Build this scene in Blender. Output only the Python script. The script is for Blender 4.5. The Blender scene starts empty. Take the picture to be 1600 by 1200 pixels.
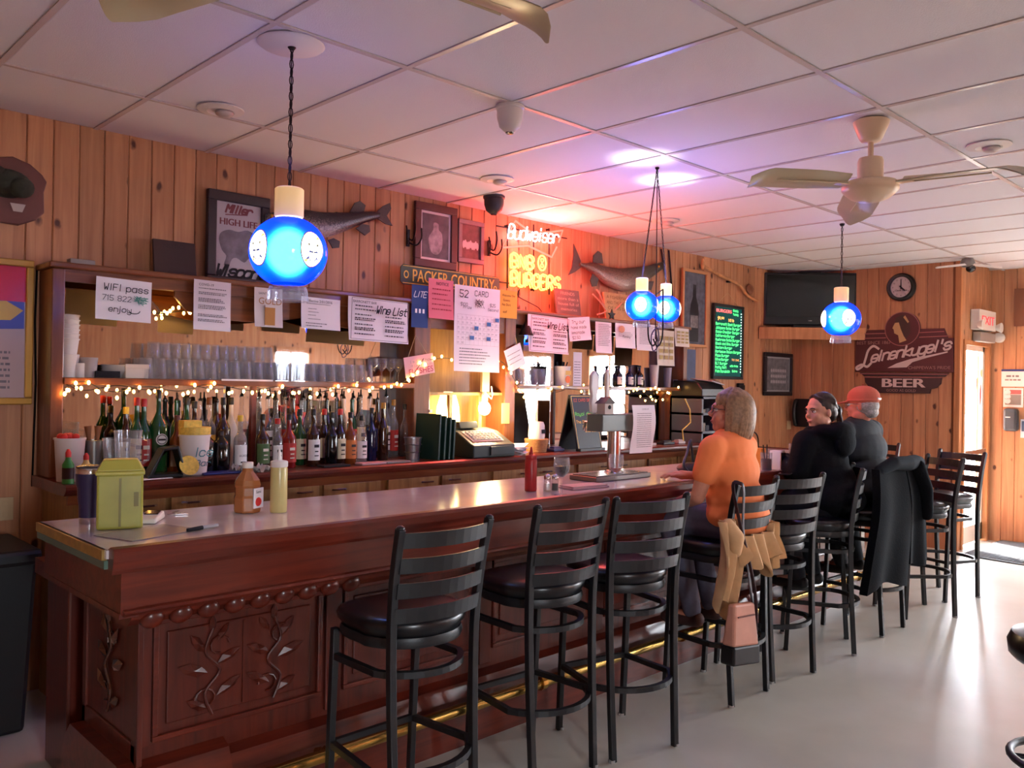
import bpy, bmesh, math, random
from mathutils import Vector, Matrix
random.seed(7)
S = bpy.context.scene
COL = S.collection
PI = math.pi
# ------------------------------------------------------------------ camera, world, light, exposure
CAMZ = 1.6
FPX, YAW, PITCH, ROLL = 1324.9, 0.771549, 0.00099, 0.0167366
def cam_axes():
    f = Vector((math.sin(YAW)*math.cos(PITCH), math.cos(YAW)*math.cos(PITCH), math.sin(PITCH)))
    r = Vector((math.cos(YAW), -math.sin(YAW), 0)); u = r.cross(f)
    return r*math.cos(ROLL)+u*math.sin(ROLL), u*math.cos(ROLL)-r*math.sin(ROLL), f
CR, CU, CF = cam_axes()
cd = bpy.data.cameras.new('camera'); cam = bpy.data.objects.new('camera', cd); COL.objects.link(cam)
cd.sensor_width = 36; cd.lens = 36*FPX/1600; cd.clip_start = .02; cd.clip_end = 200
m = Matrix((CR, CU, -CF)).transposed().to_4x4(); m.translation = (0, 0, CAMZ); cam.matrix_world = m
S.camera = cam
W = bpy.data.worlds.new('overcast_sky'); S.world = W; W.use_nodes = True
bg = W.node_tree.nodes['Background']; bg.inputs[0].default_value = (.93, .96, 1, 1); bg.inputs[1].default_value = 46.0
def portal(loc, rot, sx, sy):                     # sampling guides in the window openings; they give off no light themselves
    l = bpy.data.lights.new('window_portal', 'AREA'); l.shape = 'RECTANGLE'; l.size = sx; l.size_y = sy
    l.cycles.is_portal = True
    o = bpy.data.objects.new('window_portal', l); COL.objects.link(o); o.location = loc; o.rotation_euler = rot
sun = bpy.data.lights.new('sun', 'SUN'); sun.energy = 60.0; sun.angle = math.radians(6); sun.color = (1, .93, .82)
so = bpy.data.objects.new('sun', sun); COL.objects.link(so)
so.rotation_euler = Vector((-.26, -.60, -.66)).to_track_quat('-Z', 'Y').to_euler()     # through the glass door, from beyond the back wall
vs = S.view_settings
S.display_settings.display_device = 'sRGB'; vs.view_transform = 'Standard'; vs.look = 'None'; vs.exposure = 0.58; vs.gamma = 1.0; vs.use_curve_mapping = False
S.cycles.use_denoising = True
S.cycles.max_bounces = 10; S.cycles.transparent_max_bounces = 32; S.cycles.transmission_bounces = 8
S.cycles.caustics_reflective = False; S.cycles.caustics_refractive = False; S.cycles.sample_clamp_indirect = 6
# ------------------------------------------------------------------ pixel -> point on a real plane of the room
def ray(px, py): return CF + CR*((px-800)/FPX) - CU*((py-600)/FPX)
def aty(px, py, y): d = ray(px, py); t = y/d.y; return Vector((d.x*t, y, CAMZ+d.z*t))
def atx(px, py, x): d = ray(px, py); t = x/d.x; return Vector((x, d.y*t, CAMZ+d.z*t))
def atz(px, py, z): d = ray(px, py); t = (z-CAMZ)/d.z; return Vector((d.x*t, d.y*t, z))
def rect(xl, yt, yb, xr, Y):
    a = aty(xl, yt, Y); b = aty(xl, yb, Y); c = aty(xr, (yt+yb)/2, Y)
    return (a.x+b.x)/2, c.x, b.z, a.z
# ------------------------------------------------------------------ mesh helper
class MB:
    def __init__(s): s.v = []; s.f = []
    def add(s, vs, fs, M=None):
        o = len(s.v)
        s.v += [tuple(M @ Vector(v)) if M else tuple(v) for v in vs]
        s.f += [tuple(i+o for i in f) for f in fs]
        return s
    def box(s, x0, x1, y0, y1, z0, z1, M=None):
        return s.add([(x0,y0,z0),(x1,y0,z0),(x1,y1,z0),(x0,y1,z0),(x0,y0,z1),(x1,y0,z1),(x1,y1,z1),(x0,y1,z1)],
                     [(0,3,2,1),(4,5,6,7),(0,1,5,4),(1,2,6,5),(2,3,7,6),(3,0,4,7)], M)
    def lathe(s, prof, n=16, c=(0,0,0), M=None, a0=0, sx=1, sy=1):
        vs, fs = [], []
        for r, z in prof:
            for i in range(n):
                a = a0+2*PI*i/n; vs.append((c[0]+r*math.cos(a)*sx, c[1]+r*math.sin(a)*sy, c[2]+z))
        for k in range(len(prof)-1):
            for i in range(n):
                j = (i+1) % n; fs.append((k*n+i, k*n+j, (k+1)*n+j, (k+1)*n+i))
        if prof[0][0] > 1e-6: fs.append(tuple(range(n))[::-1])
        if prof[-1][0] > 1e-6: fs.append(tuple((len(prof)-1)*n+i for i in range(n)))
        return s.add(vs, fs, M)
    def tube(s, pts, r, n=8, closed=False, flat=1.0, up=None):
        pts = [Vector(p) for p in pts]; N = len(pts); vs, fs = [], []
        rr = r if isinstance(r, (list, tuple)) else [r]*N
        pn = None
        for k in range(N):
            a = pts[k-1] if (k > 0 or closed) else pts[k]; b = pts[(k+1) % N] if (k < N-1 or closed) else pts[k]
            t = (b-a).normalized()
            if pn is None:
                q = Vector(up) if up else (Vector((0,0,1)) if abs(t.z) < .9 else Vector((0,1,0)))
                pn = (q - t*q.dot(t)).normalized()
            else:
                pn = (pn - t*pn.dot(t)); pn = pn.normalized() if pn.length > 1e-6 else t.orthogonal().normalized()
            bn = t.cross(pn)
            for i in range(n):
                an = 2*PI*(i+.5)/n
                vs.append(pts[k] + bn*(math.cos(an)*rr[k]) + pn*(math.sin(an)*rr[k]*flat))
        for k in range(N if closed else N-1):
            for i in range(n):
                j = (i+1) % n; k2 = (k+1) % N; fs.append((k*n+i, k*n+j, k2*n+j, k2*n+i))
        if not closed: fs += [tuple(range(n))[::-1], tuple((N-1)*n+i for i in range(n))]
        return s.add(vs, fs)
    def prism(s, poly, y0, y1, M=None):           # outline in x/z, thickness along y
        n = len(poly); vs = [(x, y0, z) for x, z in poly]+[(x, y1, z) for x, z in poly]
        fs = [tuple(range(n)), tuple(range(2*n-1, n-1, -1))]+[(i, i+n, (i+1) % n+n, (i+1) % n) for i in range(n)]
        return s.add(vs, fs, M)
    def prismx(s, poly, x0, x1, M=None):          # outline in y/z, thickness along x
        n = len(poly); vs = [(x0, y, z) for y, z in poly]+[(x1, y, z) for y, z in poly]
        fs = [tuple(range(n)), tuple(range(2*n-1, n-1, -1))]+[(i, i+n, (i+1) % n+n, (i+1) % n) for i in range(n)]
        return s.add(vs, fs, M)
    def prismz(s, poly, z0, z1, M=None):          # outline in x/y
        n = len(poly); vs = [(x, y, z0) for x, y in poly]+[(x, y, z1) for x, y in poly]
        fs = [tuple(range(n-1, -1, -1)), tuple(range(n, 2*n))]+[(i, (i+1) % n, (i+1) % n+n, i+n) for i in range(n)]
        return s.add(vs, fs, M)
    def ell(s, c, rx, ry, rz, nu=16, nv=10, M=None):
        vs = [(c[0], c[1], c[2]-rz)]; fs = []
        for k in range(1, nv):
            t = -PI/2+PI*k/nv
            for i in range(nu):
                a = 2*PI*i/nu; vs.append((c[0]+rx*math.cos(t)*math.cos(a), c[1]+ry*math.cos(t)*math.sin(a), c[2]+rz*math.sin(t)))
        vs.append((c[0], c[1], c[2]+rz))
        for i in range(nu): fs.append((0, 1+(i+1) % nu, 1+i))
        for k in range(nv-2):
            for i in range(nu):
                j = (i+1) % nu; fs.append((1+k*nu+i, 1+k*nu+j, 1+(k+1)*nu+j, 1+(k+1)*nu+i))
        b = 1+(nv-2)*nu
        for i in range(nu): fs.append((b+i, b+(i+1) % nu, len(vs)-1))
        return s.add(vs, fs, M)
    def ring(s, c, r, w, y, n=24, sx=1, sz=1):    # flat ring in x/z
        vs = []; fs = []
        for i in range(n):
            a = 2*PI*i/n
            vs += [(c[0]+math.cos(a)*r*sx, y, c[1]+math.sin(a)*r*sz), (c[0]+math.cos(a)*(r-w)*sx, y, c[1]+math.sin(a)*(r-w)*sz)]
        for i in range(n):
            j = (i+1) % n; fs.append((2*i, 2*i+1, 2*j+1, 2*j))
        return s.add(vs, fs)
    def disc(s, c, r, y, n=24, sx=1, sz=1):
        return s.add([(c[0]+math.cos(2*PI*i/n)*r*sx, y, c[1]+math.sin(2*PI*i/n)*r*sz) for i in range(n)], [tuple(range(n))])
    def quad(s, x0, x1, z0, z1, y): return s.add([(x0,y,z0),(x1,y,z0),(x1,y,z1),(x0,y,z1)], [(0,1,2,3)])
    def poly(s, pts, y): return s.add([(a, y, b) for a, b in pts], [tuple(range(len(pts)))])
    def strokes(s, lines, w, y):                  # pen strokes in x/z as flat ribbons
        for ln in lines:
            y0_ = y; q_ = 0
            for (ax, az), (bx, bz) in zip(ln, ln[1:]):
                d = math.hypot(bx-ax, bz-az)
                if d < 1e-6: continue
                tx, tz = (bx-ax)/d, (bz-az)/d; e = w*.42; s._q = (getattr(s, '_q', 0)+1) % 40; y = y0_-s._q*4e-5
                ax_, az_, bx_, bz_ = ax-tx*e, az-tz*e, bx+tx*e, bz+tz*e; nx, nz = -tz*w/2, tx*w/2
                s.add([(ax_-nx,y,az_-nz),(bx_-nx,y,bz_-nz),(bx_+nx,y,bz_+nz),(ax_+nx,y,az_+nz)], [(0,1,2,3)])
        return s
    def mesh(s, name='mesh', smooth=False):
        me = bpy.data.meshes.new(name); me.from_pydata(s.v, [], s.f); me.update()
        if smooth: me.shade_smooth()
        return me
    def build(s, name, mat, parent=None, smooth=False, loc=None, rot=None, bevel=0, fix=True):
        me = s.mesh(name, smooth)
        if fix and len(s.f) < 60000:
            bm = bmesh.new(); bm.from_mesh(me); bmesh.ops.recalc_face_normals(bm, faces=bm.faces); bm.to_mesh(me); bm.free()
            if smooth: me.shade_smooth()
        if smooth: me.set_sharp_from_angle(angle=math.radians(48))
        return mk(name, me, mat, parent, loc, rot, bevel)
def mk(name, me, mat, parent=None, loc=None, rot=None, bevel=0):
    o = bpy.data.objects.new(name, me); COL.objects.link(o)
    if mat and not me.materials: me.materials.append(mat)
    if parent: o.parent = parent
    if loc: o.location = loc
    if rot: o.rotation_euler = rot
    if bevel:
        b = o.modifiers.new('bevel', 'BEVEL'); b.width = bevel; b.segments = 2; b.limit_method = 'ANGLE'; b.angle_limit = math.radians(40)
    return o
def tag(o, label, cat, group=None):
    o['label'] = label; o['category'] = cat
    if group: o['group'] = group
    return o
def thing(name, label, cat, loc=(0,0,0), rz=0, group=None):
    o = bpy.data.objects.new(name, None); COL.objects.link(o); o.location = loc; o.rotation_euler = (0, 0, rz); o.empty_display_size = .05
    return tag(o, label, cat, group)
def struct(o): o['kind'] = 'structure'; return o
KIDS = {}
def copy_tree(o, parent=None):
    c = o.copy(); COL.objects.link(c); c.parent = parent
    for ch in [x for x in COL.objects if x.parent == o]: copy_tree(ch, c)
    return c
# ------------------------------------------------------------------ materials
def lin(c):
    return tuple((x/255/12.92 if x/255 <= .04045 else ((x/255+.055)/1.055)**2.4) for x in c)+(1,)
MATS = {}
def mat(name, col, rough=.6, metal=0, spec=.5, emit=0, ecol=None, trans=0, ior=1.45, vary=0, scale=8, bump=0, bscale=60, coat=0, alpha=1):
    if name in MATS: return MATS[name]
    M = bpy.data.materials.new(name); M.use_nodes = True; nt = M.node_tree; b = nt.nodes['Principled BSDF']; I = b.inputs
    I['Base Color'].default_value = lin(col); I['Roughness'].default_value = rough; I['Metallic'].default_value = metal
    I['Specular IOR Level'].default_value = spec; I['IOR'].default_value = ior; I['Transmission Weight'].default_value = trans; I['Coat Weight'].default_value = coat
    I['Alpha'].default_value = alpha
    if emit: I['Emission Color'].default_value = lin(ecol or col); I['Emission Strength'].default_value = emit
    tc = None
    if vary or bump:
        tc = nt.nodes.new('ShaderNodeTexCoord')
    if vary:
        n = nt.nodes.new('ShaderNodeTexNoise'); n.inputs['Scale'].default_value = scale; n.inputs['Detail'].default_value = 4
        nt.links.new(tc.outputs['Object'], n.inputs['Vector'])
        r = nt.nodes.new('ShaderNodeValToRGB'); l = lin(col)
        r.color_ramp.elements[0].position = .3; r.color_ramp.elements[1].position = .7
        r.color_ramp.elements[0].color = tuple(x*(1-vary) for x in l[:3])+(1,); r.color_ramp.elements[1].color = tuple(min(1, x*(1+vary)) for x in l[:3])+(1,)
        nt.links.new(n.outputs['Fac'], r.inputs['Fac']); nt.links.new(r.outputs['Color'], I['Base Color'])
    if bump:
        n2 = nt.nodes.new('ShaderNodeTexNoise'); n2.inputs['Scale'].default_value = bscale
        nt.links.new(tc.outputs['Object'], n2.inputs['Vector'])
        bp = nt.nodes.new('ShaderNodeBump'); bp.inputs['Strength'].default_value = bump; bp.inputs['Distance'].default_value = .01
        nt.links.new(n2.outputs['Fac'], bp.inputs['Height']); nt.links.new(bp.outputs['Normal'], I['Normal'])
    MATS[name] = M; return M
def wood(name, c0, c1, grain=(14, 14, .8), rough=.45, knots=0, coat=0, rnd=True, spec=.4):
    if name in MATS: return MATS[name]
    M = bpy.data.materials.new(name); M.use_nodes = True; nt = M.node_tree; N = nt.nodes; L = nt.links.new; b = N['Principled BSDF']
    tc = N.new('ShaderNodeTexCoord'); oi = N.new('ShaderNodeObjectInfo')
    mu = N.new('ShaderNodeVectorMath'); mu.operation = 'MULTIPLY'; cb = N.new('ShaderNodeCombineXYZ')
    for k in range(3): L(oi.outputs['Random'], cb.inputs[k])
    L(cb.outputs[0], mu.inputs[0]); mu.inputs[1].default_value = (37, 23, 61) if rnd else (0, 0, 0)
    ad = N.new('ShaderNodeVectorMath'); L(tc.outputs['Object'], ad.inputs[0]); L(mu.outputs[0], ad.inputs[1])
    mp = N.new('ShaderNodeMapping'); mp.inputs['Scale'].default_value = grain; L(ad.outputs[0], mp.inputs['Vector'])
    n1 = N.new('ShaderNodeTexNoise'); n1.inputs['Scale'].default_value = 1.6; n1.inputs['Detail'].default_value = 6; n1.inputs['Distortion'].default_value = .8; L(mp.outputs[0], n1.inputs['Vector'])
    r = N.new('ShaderNodeValToRGB'); r.color_ramp.elements[0].position = .3; r.color_ramp.elements[1].position = .72
    r.color_ramp.elements[0].color = lin(c0); r.color_ramp.elements[1].color = lin(c1); L(n1.outputs['Fac'], r.inputs['Fac'])
    hv = N.new('ShaderNodeHueSaturation'); L(r.outputs[0], hv.inputs['Color'])
    mr = N.new('ShaderNodeMapRange'); mr.inputs['To Min'].default_value = .82; mr.inputs['To Max'].default_value = 1.12; L(oi.outputs['Random'], mr.inputs['Value'])
    if rnd: L(mr.outputs[0], hv.inputs['Value'])
    out = hv.outputs[0]
    if knots:
        mk_ = N.new('ShaderNodeMapping'); mk_.inputs['Scale'].default_value = (8, 8, 4.6) if grain[2] < grain[0] else (4.6, 8, 8); L(ad.outputs[0], mk_.inputs['Vector'])
        wn = N.new('ShaderNodeTexNoise'); wn.inputs['Scale'].default_value = 3; L(mk_.outputs[0], wn.inputs['Vector'])
        vm = N.new('ShaderNodeVectorMath'); vm.operation = 'SCALE'; vm.inputs['Scale'].default_value = .18; L(wn.outputs['Color'], vm.inputs[0])
        va = N.new('ShaderNodeVectorMath'); L(mk_.outputs[0], va.inputs[0]); L(vm.outputs[0], va.inputs[1])
        vo = N.new('ShaderNodeTexVoronoi'); vo.inputs['Scale'].default_value = 1.0; L(va.outputs[0], vo.inputs['Vector'])
        kr = N.new('ShaderNodeMapRange'); kr.inputs['From Min'].default_value = .09; kr.inputs['From Max'].default_value = .17; kr.inputs['To Min'].default_value = 1; kr.inputs['To Max'].default_value = 0
        L(vo.outputs['Distance'], kr.inputs['Value'])
        sx = N.new('ShaderNodeSeparateColor'); L(vo.outputs['Color'], sx.inputs[0])
        gt = N.new('ShaderNodeMath'); gt.operation = 'GREATER_THAN'; gt.inputs[1].default_value = 1-knots; L(sx.outputs[0], gt.inputs[0])
        mm = N.new('ShaderNodeMath'); mm.operation = 'MULTIPLY'; L(kr.outputs[0], mm.inputs[0]); L(gt.outputs[0], mm.inputs[1])
        mx = N.new('ShaderNodeMix'); mx.data_type = 'RGBA'; L(mm.outputs[0], mx.inputs[0]); L(out, mx.inputs[6]); mx.inputs[7].default_value = lin((70, 30, 16)); out = mx.outputs[2]
    L(out, b.inputs['Base Color']); b.inputs['Roughness'].default_value = rough; b.inputs['Coat Weight'].default_value = coat; b.inputs['Coat Roughness'].default_value = .12
    b.inputs['Specular IOR Level'].default_value = spec
    bp = N.new('ShaderNodeBump'); bp.inputs['Strength'].default_value = .12; bp.inputs['Distance'].default_value = .004; L(n1.outputs['Fac'], bp.inputs['Height']); L(bp.outputs[0], b.inputs['Normal'])
    MATS[name] = M; return M
def thin_glass(name, col, alpha_mix=.75, rough=.05):       # thin clear glass: mostly see-through with a glossy skin
    if name in MATS: return MATS[name]
    M = bpy.data.materials.new(name); M.use_nodes = True; nt = M.node_tree; N = nt.nodes; L = nt.links.new
    for n in list(N):
        if n.type != 'OUTPUT_MATERIAL': N.remove(n)
    out = [n for n in N if n.type == 'OUTPUT_MATERIAL'][0]
    tr = N.new('ShaderNodeBsdfTransparent'); tr.inputs[0].default_value = lin(col)
    gl = N.new('ShaderNodeBsdfGlossy'); gl.inputs['Color'].default_value = (.9, .92, .95, 1); gl.inputs['Roughness'].default_value = rough
    mx = N.new('ShaderNodeMixShader'); lw = N.new('ShaderNodeLayerWeight'); lw.inputs[0].default_value = .25; ml = N.new('ShaderNodeMath'); ml.operation = 'MULTIPLY_ADD'; ml.inputs[1].default_value = .45; ml.inputs[2].default_value = (1-alpha_mix)*.26; L(lw.outputs['Facing'], ml.inputs[0]); L(ml.outputs[0], mx.inputs[0])
    df = N.new('ShaderNodeBsdfDiffuse'); df.inputs[0].default_value = lin((236, 236, 240)); m2 = N.new('ShaderNodeMixShader'); m2.inputs[0].default_value = .62 if alpha_mix < .9 else 0; L(gl.outputs[0], m2.inputs[1]); L(df.outputs[0], m2.inputs[2]); L(tr.outputs[0], mx.inputs[1]); L(m2.outputs[0], mx.inputs[2]); L(mx.outputs[0], out.inputs[0])
    MATS[name] = M; return M
def emis(name, col, s):
    if name in MATS: return MATS[name]
    M = bpy.data.materials.new(name); M.use_nodes = True; N = M.node_tree.nodes
    b = N['Principled BSDF']; b.inputs['Base Color'].default_value = lin(col); b.inputs['Emission Color'].default_value = lin(col); b.inputs['Emission Strength'].default_value = s
    MATS[name] = M; return M
PINE = wood('knotty_pine', (164, 108, 75), (194, 139, 100), (16, 16, .9), .42, knots=.55)
PINE2 = wood('knotty_pine_trim', (166, 104, 62), (196, 132, 84), (16, 16, .9), .4)
MAHOG = wood('red_mahogany', (76, 24, 15), (112, 41, 25), (1.2, 16, 16), .3, coat=.3, rnd=False)
MAHOGV = wood('red_mahogany_upright', (68, 22, 14), (98, 36, 23), (16, 16, 1.2), .32, coat=.3, rnd=False)
HUTCH = wood('brown_hutch_wood', (96, 50, 26), (134, 76, 42), (1.4, 16, 16), .38, coat=.2, rnd=False)
HUTCHV = wood('brown_hutch_wood_upright', (96, 50, 26), (132, 74, 42), (16, 16, 1.2), .38, coat=.2, rnd=False)
OAK = wood('golden_oak', (132, 96, 50), (176, 134, 78), (16, 16, 1.3), .42, coat=.15, rnd=False)
BLACK = mat('black_powder_coat', (22, 23, 26), .42, spec=.5)
VINYL = mat('black_vinyl', (14, 14, 18), .28, spec=.6)
WHITE = mat('white_paper', (244, 238, 243), .8)
INK = mat('black_ink', (24, 22, 26), .8)
GREY = mat('grey_print', (128, 122, 130), .8)
GLASS = thin_glass('clear_glass', (251, 252, 253), .72, .06)
CHROME = mat('polished_steel', (205, 205, 208), .16, 1)
STEEL = mat('brushed_steel', (150, 148, 145), .3, 1)
BRASS = mat('aged_brass', (196, 158, 84), .26, 1)
DARKM = mat('dark_metal', (30, 28, 30), .4, .6)
PLASW = mat('white_plastic', (228, 224, 218), .4)
IVORY = mat('ivory_paint', (228, 200, 168), .32)
# ------------------------------------------------------------------ pen font (x 0-4, baseline y 2, capital height y 8)
G = {'A':'022842 1434','B':'02083847463505 3544433202','C':'4738180703123243','D':'02082847432202','E':'48080242 0535','F':'480802 0535','G':'47381807031232434525','H':'0802 4842 0545','I':'2822','J':'4843321203','K':'0802 480542','L':'080242','M':'0208254842','N':'02084248','O':'183847433212030718','P':'02083847463505','Q':'183847433212030718 2442','R':'02083847463505 2542','S':'473818070615354443321203','T':'0848 2822','U':'080312324348','V':'082248','W':'0812253248','X':'0842 4802','Y':'082548 2522','Z':'08480242',
'0':'183847433212030718','1':'172822','2':'07183847460242','3':'071838474635 2535444332 1203','4':'32380444','5':'480805354443321203','6':'473818070312324344350504','7':'084812','8':'183847463515060718 1504031232434435','9':'443847381807061545','a':'4616050312324346 4642','b':'0802 0516364543321203','c':'4536160503123243','d':'4842 4536160503123243','e':'04444536160503123243','f':'48382722 0646','g':'4536160503123243 4641301001','h':'0802 0516364542','i':'2622 2728','j':'26211000 2728','k':'0802 460442','l':'2822','m':'0602 05162522 25364542','n':'0602 0516364542','o':'163645433212030516','p':'0600 0516364543321203','q':'4640 4536160503123243','r':'0602 05163645','s':'45361605143443321203','t':'28233242 0646','u':'0603123243 4642','v':'062246','w':'0612253246','x':'0642 4602','y':'0603123243 4641301001','z':'06460242',"'":'2826','-':'0545','.':'2223','$':'4738180706153544433212 03 2921','!':'2824 2322',':':'2526 2223','/':'0248','&':'42071827160312344 5','%':'0248 1718 3233',',':'2221'}
def pen(s, x, z, h, slant=0, adv=5.4, smooth=False, jit=0, rise=0):
    out = []; k = h/6; cx = x
    for ch in s:
        if ch == ' ': cx += 3.6*k; continue
        g = G.get(ch)
        if not g: cx += 4*k; continue
        narrow = ch in "iIl1'.!:,j"
        for st in g.split(' '):
            p = [(int(st[i]), int(st[i+1])-2) for i in range(0, len(st)-1, 2)]
            if len(p) < 2: continue
            if smooth and len(p) > 2: p = crom(p, 3)
            q = []
            for a, b in p:
                a0 = a-(1.2 if narrow else 0)
                X = cx+a0*k+b*k*slant+random.uniform(-jit, jit)*k; Z = z+b*k+random.uniform(-jit, jit)*k
                q.append((X, Z+(X-x)*rise))
            out.append(q)
        cx += (2.9 if narrow else adv)*k
    return out
def penw(s, h, adv=5.4): return sum(3.6 if c == ' ' else (2.9 if c in "iIl1'.!:,j" else adv) for c in s)*h/6
def crom(p, n=4, closed=False):
    p = [Vector(q) for q in p]; out = []; N = len(p)
    for i in range(N if closed else N-1):
        a, b, c, d = (p[(i-1) % N] if closed or i else p[0]), p[i], p[(i+1) % N], (p[(i+2) % N] if closed or i+2 < N else p[-1])
        for k in range(n):
            t = k/n; out.append(tuple(.5*((2*b)+(c-a)*t+(2*a-5*b+4*c-d)*t*t+(3*b-a-3*c+d)*t**3)))
    if not closed: out.append(tuple(p[-1]))
    return out
def textmesh(s, h, w=None, align='CENTER', extrude=0):     # print letters with the built-in face, in x/z facing -y
    cu = bpy.data.curves.new('print', 'FONT'); cu.body = s; cu.size = h*1.38; cu.align_x = align; cu.extrude = extrude; cu.resolution_u = 3
    o = bpy.data.objects.new('print', cu); COL.objects.link(o)
    dg = bpy.context.evaluated_depsgraph_get(); me = bpy.data.meshes.new_from_object(o.evaluated_get(dg)); bpy.data.objects.remove(o); bpy.data.curves.remove(cu)
    xs = [v.co.x for v in me.vertices] or [0]; W_ = max(xs)-min(xs); k = (w/W_) if (w and W_ > 0) else 1
    vs = [(v.co.x*k, -v.co.z, v.co.y) for v in me.vertices]; fs = [tuple(p.vertices) for p in me.polygons]; bpy.data.meshes.remove(me)
    return vs, fs
def put_text(mb, s, cx, z, h, y, w=None, align='CENTER', bold=0, M=None):
    vs, fs = textmesh(s, h, w, align)
    for k_, dx in enumerate([0] if not bold else [-bold, 0, bold]):
        mb.add([(v[0]+cx+dx, y+v[1]-k_*2e-4, v[2]+z) for v in vs], fs, M)
def gibber(mb, x0, x1, z, h, y, fill=.9):         # one line of print too small to read
    x = x0; xe = x0+(x1-x0)*fill
    while x < xe:
        w = random.uniform(.6, 2.6)*h; mb.quad(x, min(x+w, xe), z, z+h, y); x += w+h*.55
# ================================================================== the setting
CZ = 2.923; WY = 4.80; EX = 9.18; AY = 2.99; RX = 10.17; FY = -3.2; LX = -2.2
def project(P):
    d = Vector(P)-Vector((0, 0, CAMZ)); f = d.dot(CF)
    return (None if f < .05 else (800+FPX*d.dot(CR)/f, 600-FPX*d.dot(CU)/f))
def seen(pts, mar=40):
    return any(q and -mar < q[0] < 1600+mar and -mar < q[1] < 1200+mar for q in map(project, pts))
def floor_mat():
    M = bpy.data.materials.new('waxed_pale_floor'); M.use_nodes = True; nt = M.node_tree; N = nt.nodes; L = nt.links.new; b = N['Principled BSDF']
    tc = N.new('ShaderNodeTexCoord'); n = N.new('ShaderNodeTexNoise'); n.inputs['Scale'].default_value = 1.6; n.inputs['Detail'].default_value = 7; L(tc.outputs['Object'], n.inputs[0])
    r = N.new('ShaderNodeValToRGB'); r.color_ramp.elements[0].position = .3; r.color_ramp.elements[1].position = .75
    r.color_ramp.elements[0].color = lin((190, 188, 178)); r.color_ramp.elements[1].color = lin((214, 213, 204)); L(n.outputs['Fac'], r.inputs[0]); L(r.outputs[0], b.inputs['Base Color'])
    mr = N.new('ShaderNodeMapRange'); mr.inputs['To Min'].default_value = .27; mr.inputs['To Max'].default_value = .33; L(n.outputs['Fac'], mr.inputs[0]); L(mr.outputs[0], b.inputs['Roughness'])
    b.inputs['Specular IOR Level'].default_value = .9
    n2 = N.new('ShaderNodeTexNoise'); n2.inputs['Scale'].default_value = 3.5; L(tc.outputs['Object'], n2.inputs[0])
    bp = N.new('ShaderNodeBump'); bp.inputs['Strength'].default_value = .1; bp.inputs['Distance'].default_value = .02; L(n2.outputs['Fac'], bp.inputs['Height']); L(bp.outputs[0], b.inputs['Normal'])
    return M
struct(MB().prismz([(LX, FY-.1), (RX+.2, FY-.1), (RX+.2, AY+.1), (EX+.12, AY+.1), (EX+.12, WY+.1), (LX, WY+.1)], -.12, 0).build('floor', floor_mat()))
TILE = mat('ceiling_tile', (232, 231, 235), .9, bump=.25, bscale=220)
TBAR = mat('ceiling_grid_metal', (214, 203, 200), .25)
ceil = struct(MB().prismz([(LX, FY-.1), (RX+.2, FY-.1), (RX+.2, AY+.1), (EX+.12, AY+.1), (EX+.12, WY+.1), (LX, WY+.1)], CZ+.03, CZ+.15).build('ceiling', TILE))
GX0, GY0, GP, GL = .9309, 4.0905, .6096, 1.2192
xs = [GX0+i*GP for i in range(-5, 17)]; ys = [WY+.5]+[GY0-j*GL for j in range(0, 7)]
tile = MB(); t_ = .012
tile.add([(-.3035,-.608,0),(.3035,-.608,0),(.3035,.608,0),(-.3035,.608,0),(-.285,-.59,-.006),(.285,-.59,-.006),(.285,.59,-.006),(-.285,.59,-.006)],
         [(4,7,6,5),(0,4,5,1),(1,5,6,2),(2,6,7,3),(3,7,4,0)])
tme = tile.mesh('ceiling_tile'); rest = MB()
for i in range(len(xs)-1):
    for j in range(len(ys)-1):
        cx = (xs[i]+xs[i+1])/2; cy = (ys[j+1]+GL/2) if j == 0 else (ys[j]+ys[j+1])/2
        if cx > RX or (cx > EX+.1 and cy > AY+.3): continue
        if seen([(cx+a*.3, cy+b*.6, CZ) for a in (-1, 0, 1) for b in (-1, 0, 1)], 5):
            o = mk('ceiling_panel', tme, TILE, ceil, (cx, cy, CZ+.008))
            if j == 0: o.scale = (1, .58, 1); o.location.y = GY0+.355
        else: rest.add([(v[0], v[1]*(.58 if j == 0 else 1), v[2]) for v in tile.v], tile.f, Matrix.Translation((cx, GY0+.355 if j == 0 else cy, CZ+.008)))
rest.build('ceiling_panel_rest', TILE, ceil)['kind'] = 'stuff'
for x in xs:
    if LX < x < RX: MB().prism([(-.012, 0), (-.012, -.004), (.012, -.004), (.012, 0), (.003, .02), (-.003, .02)], FY, WY if x < EX else AY).build('grid_bar', TBAR, ceil, loc=(x, 0, CZ+.002))
for y in ys[1:]: MB().prismx([(-.012, 0), (-.012, -.004), (.012, -.004), (.012, 0), (.003, .02), (-.003, .02)], LX, RX if y < AY else EX).build('grid_bar', TBAR, ceil, loc=(0, y, CZ+.001))
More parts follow.
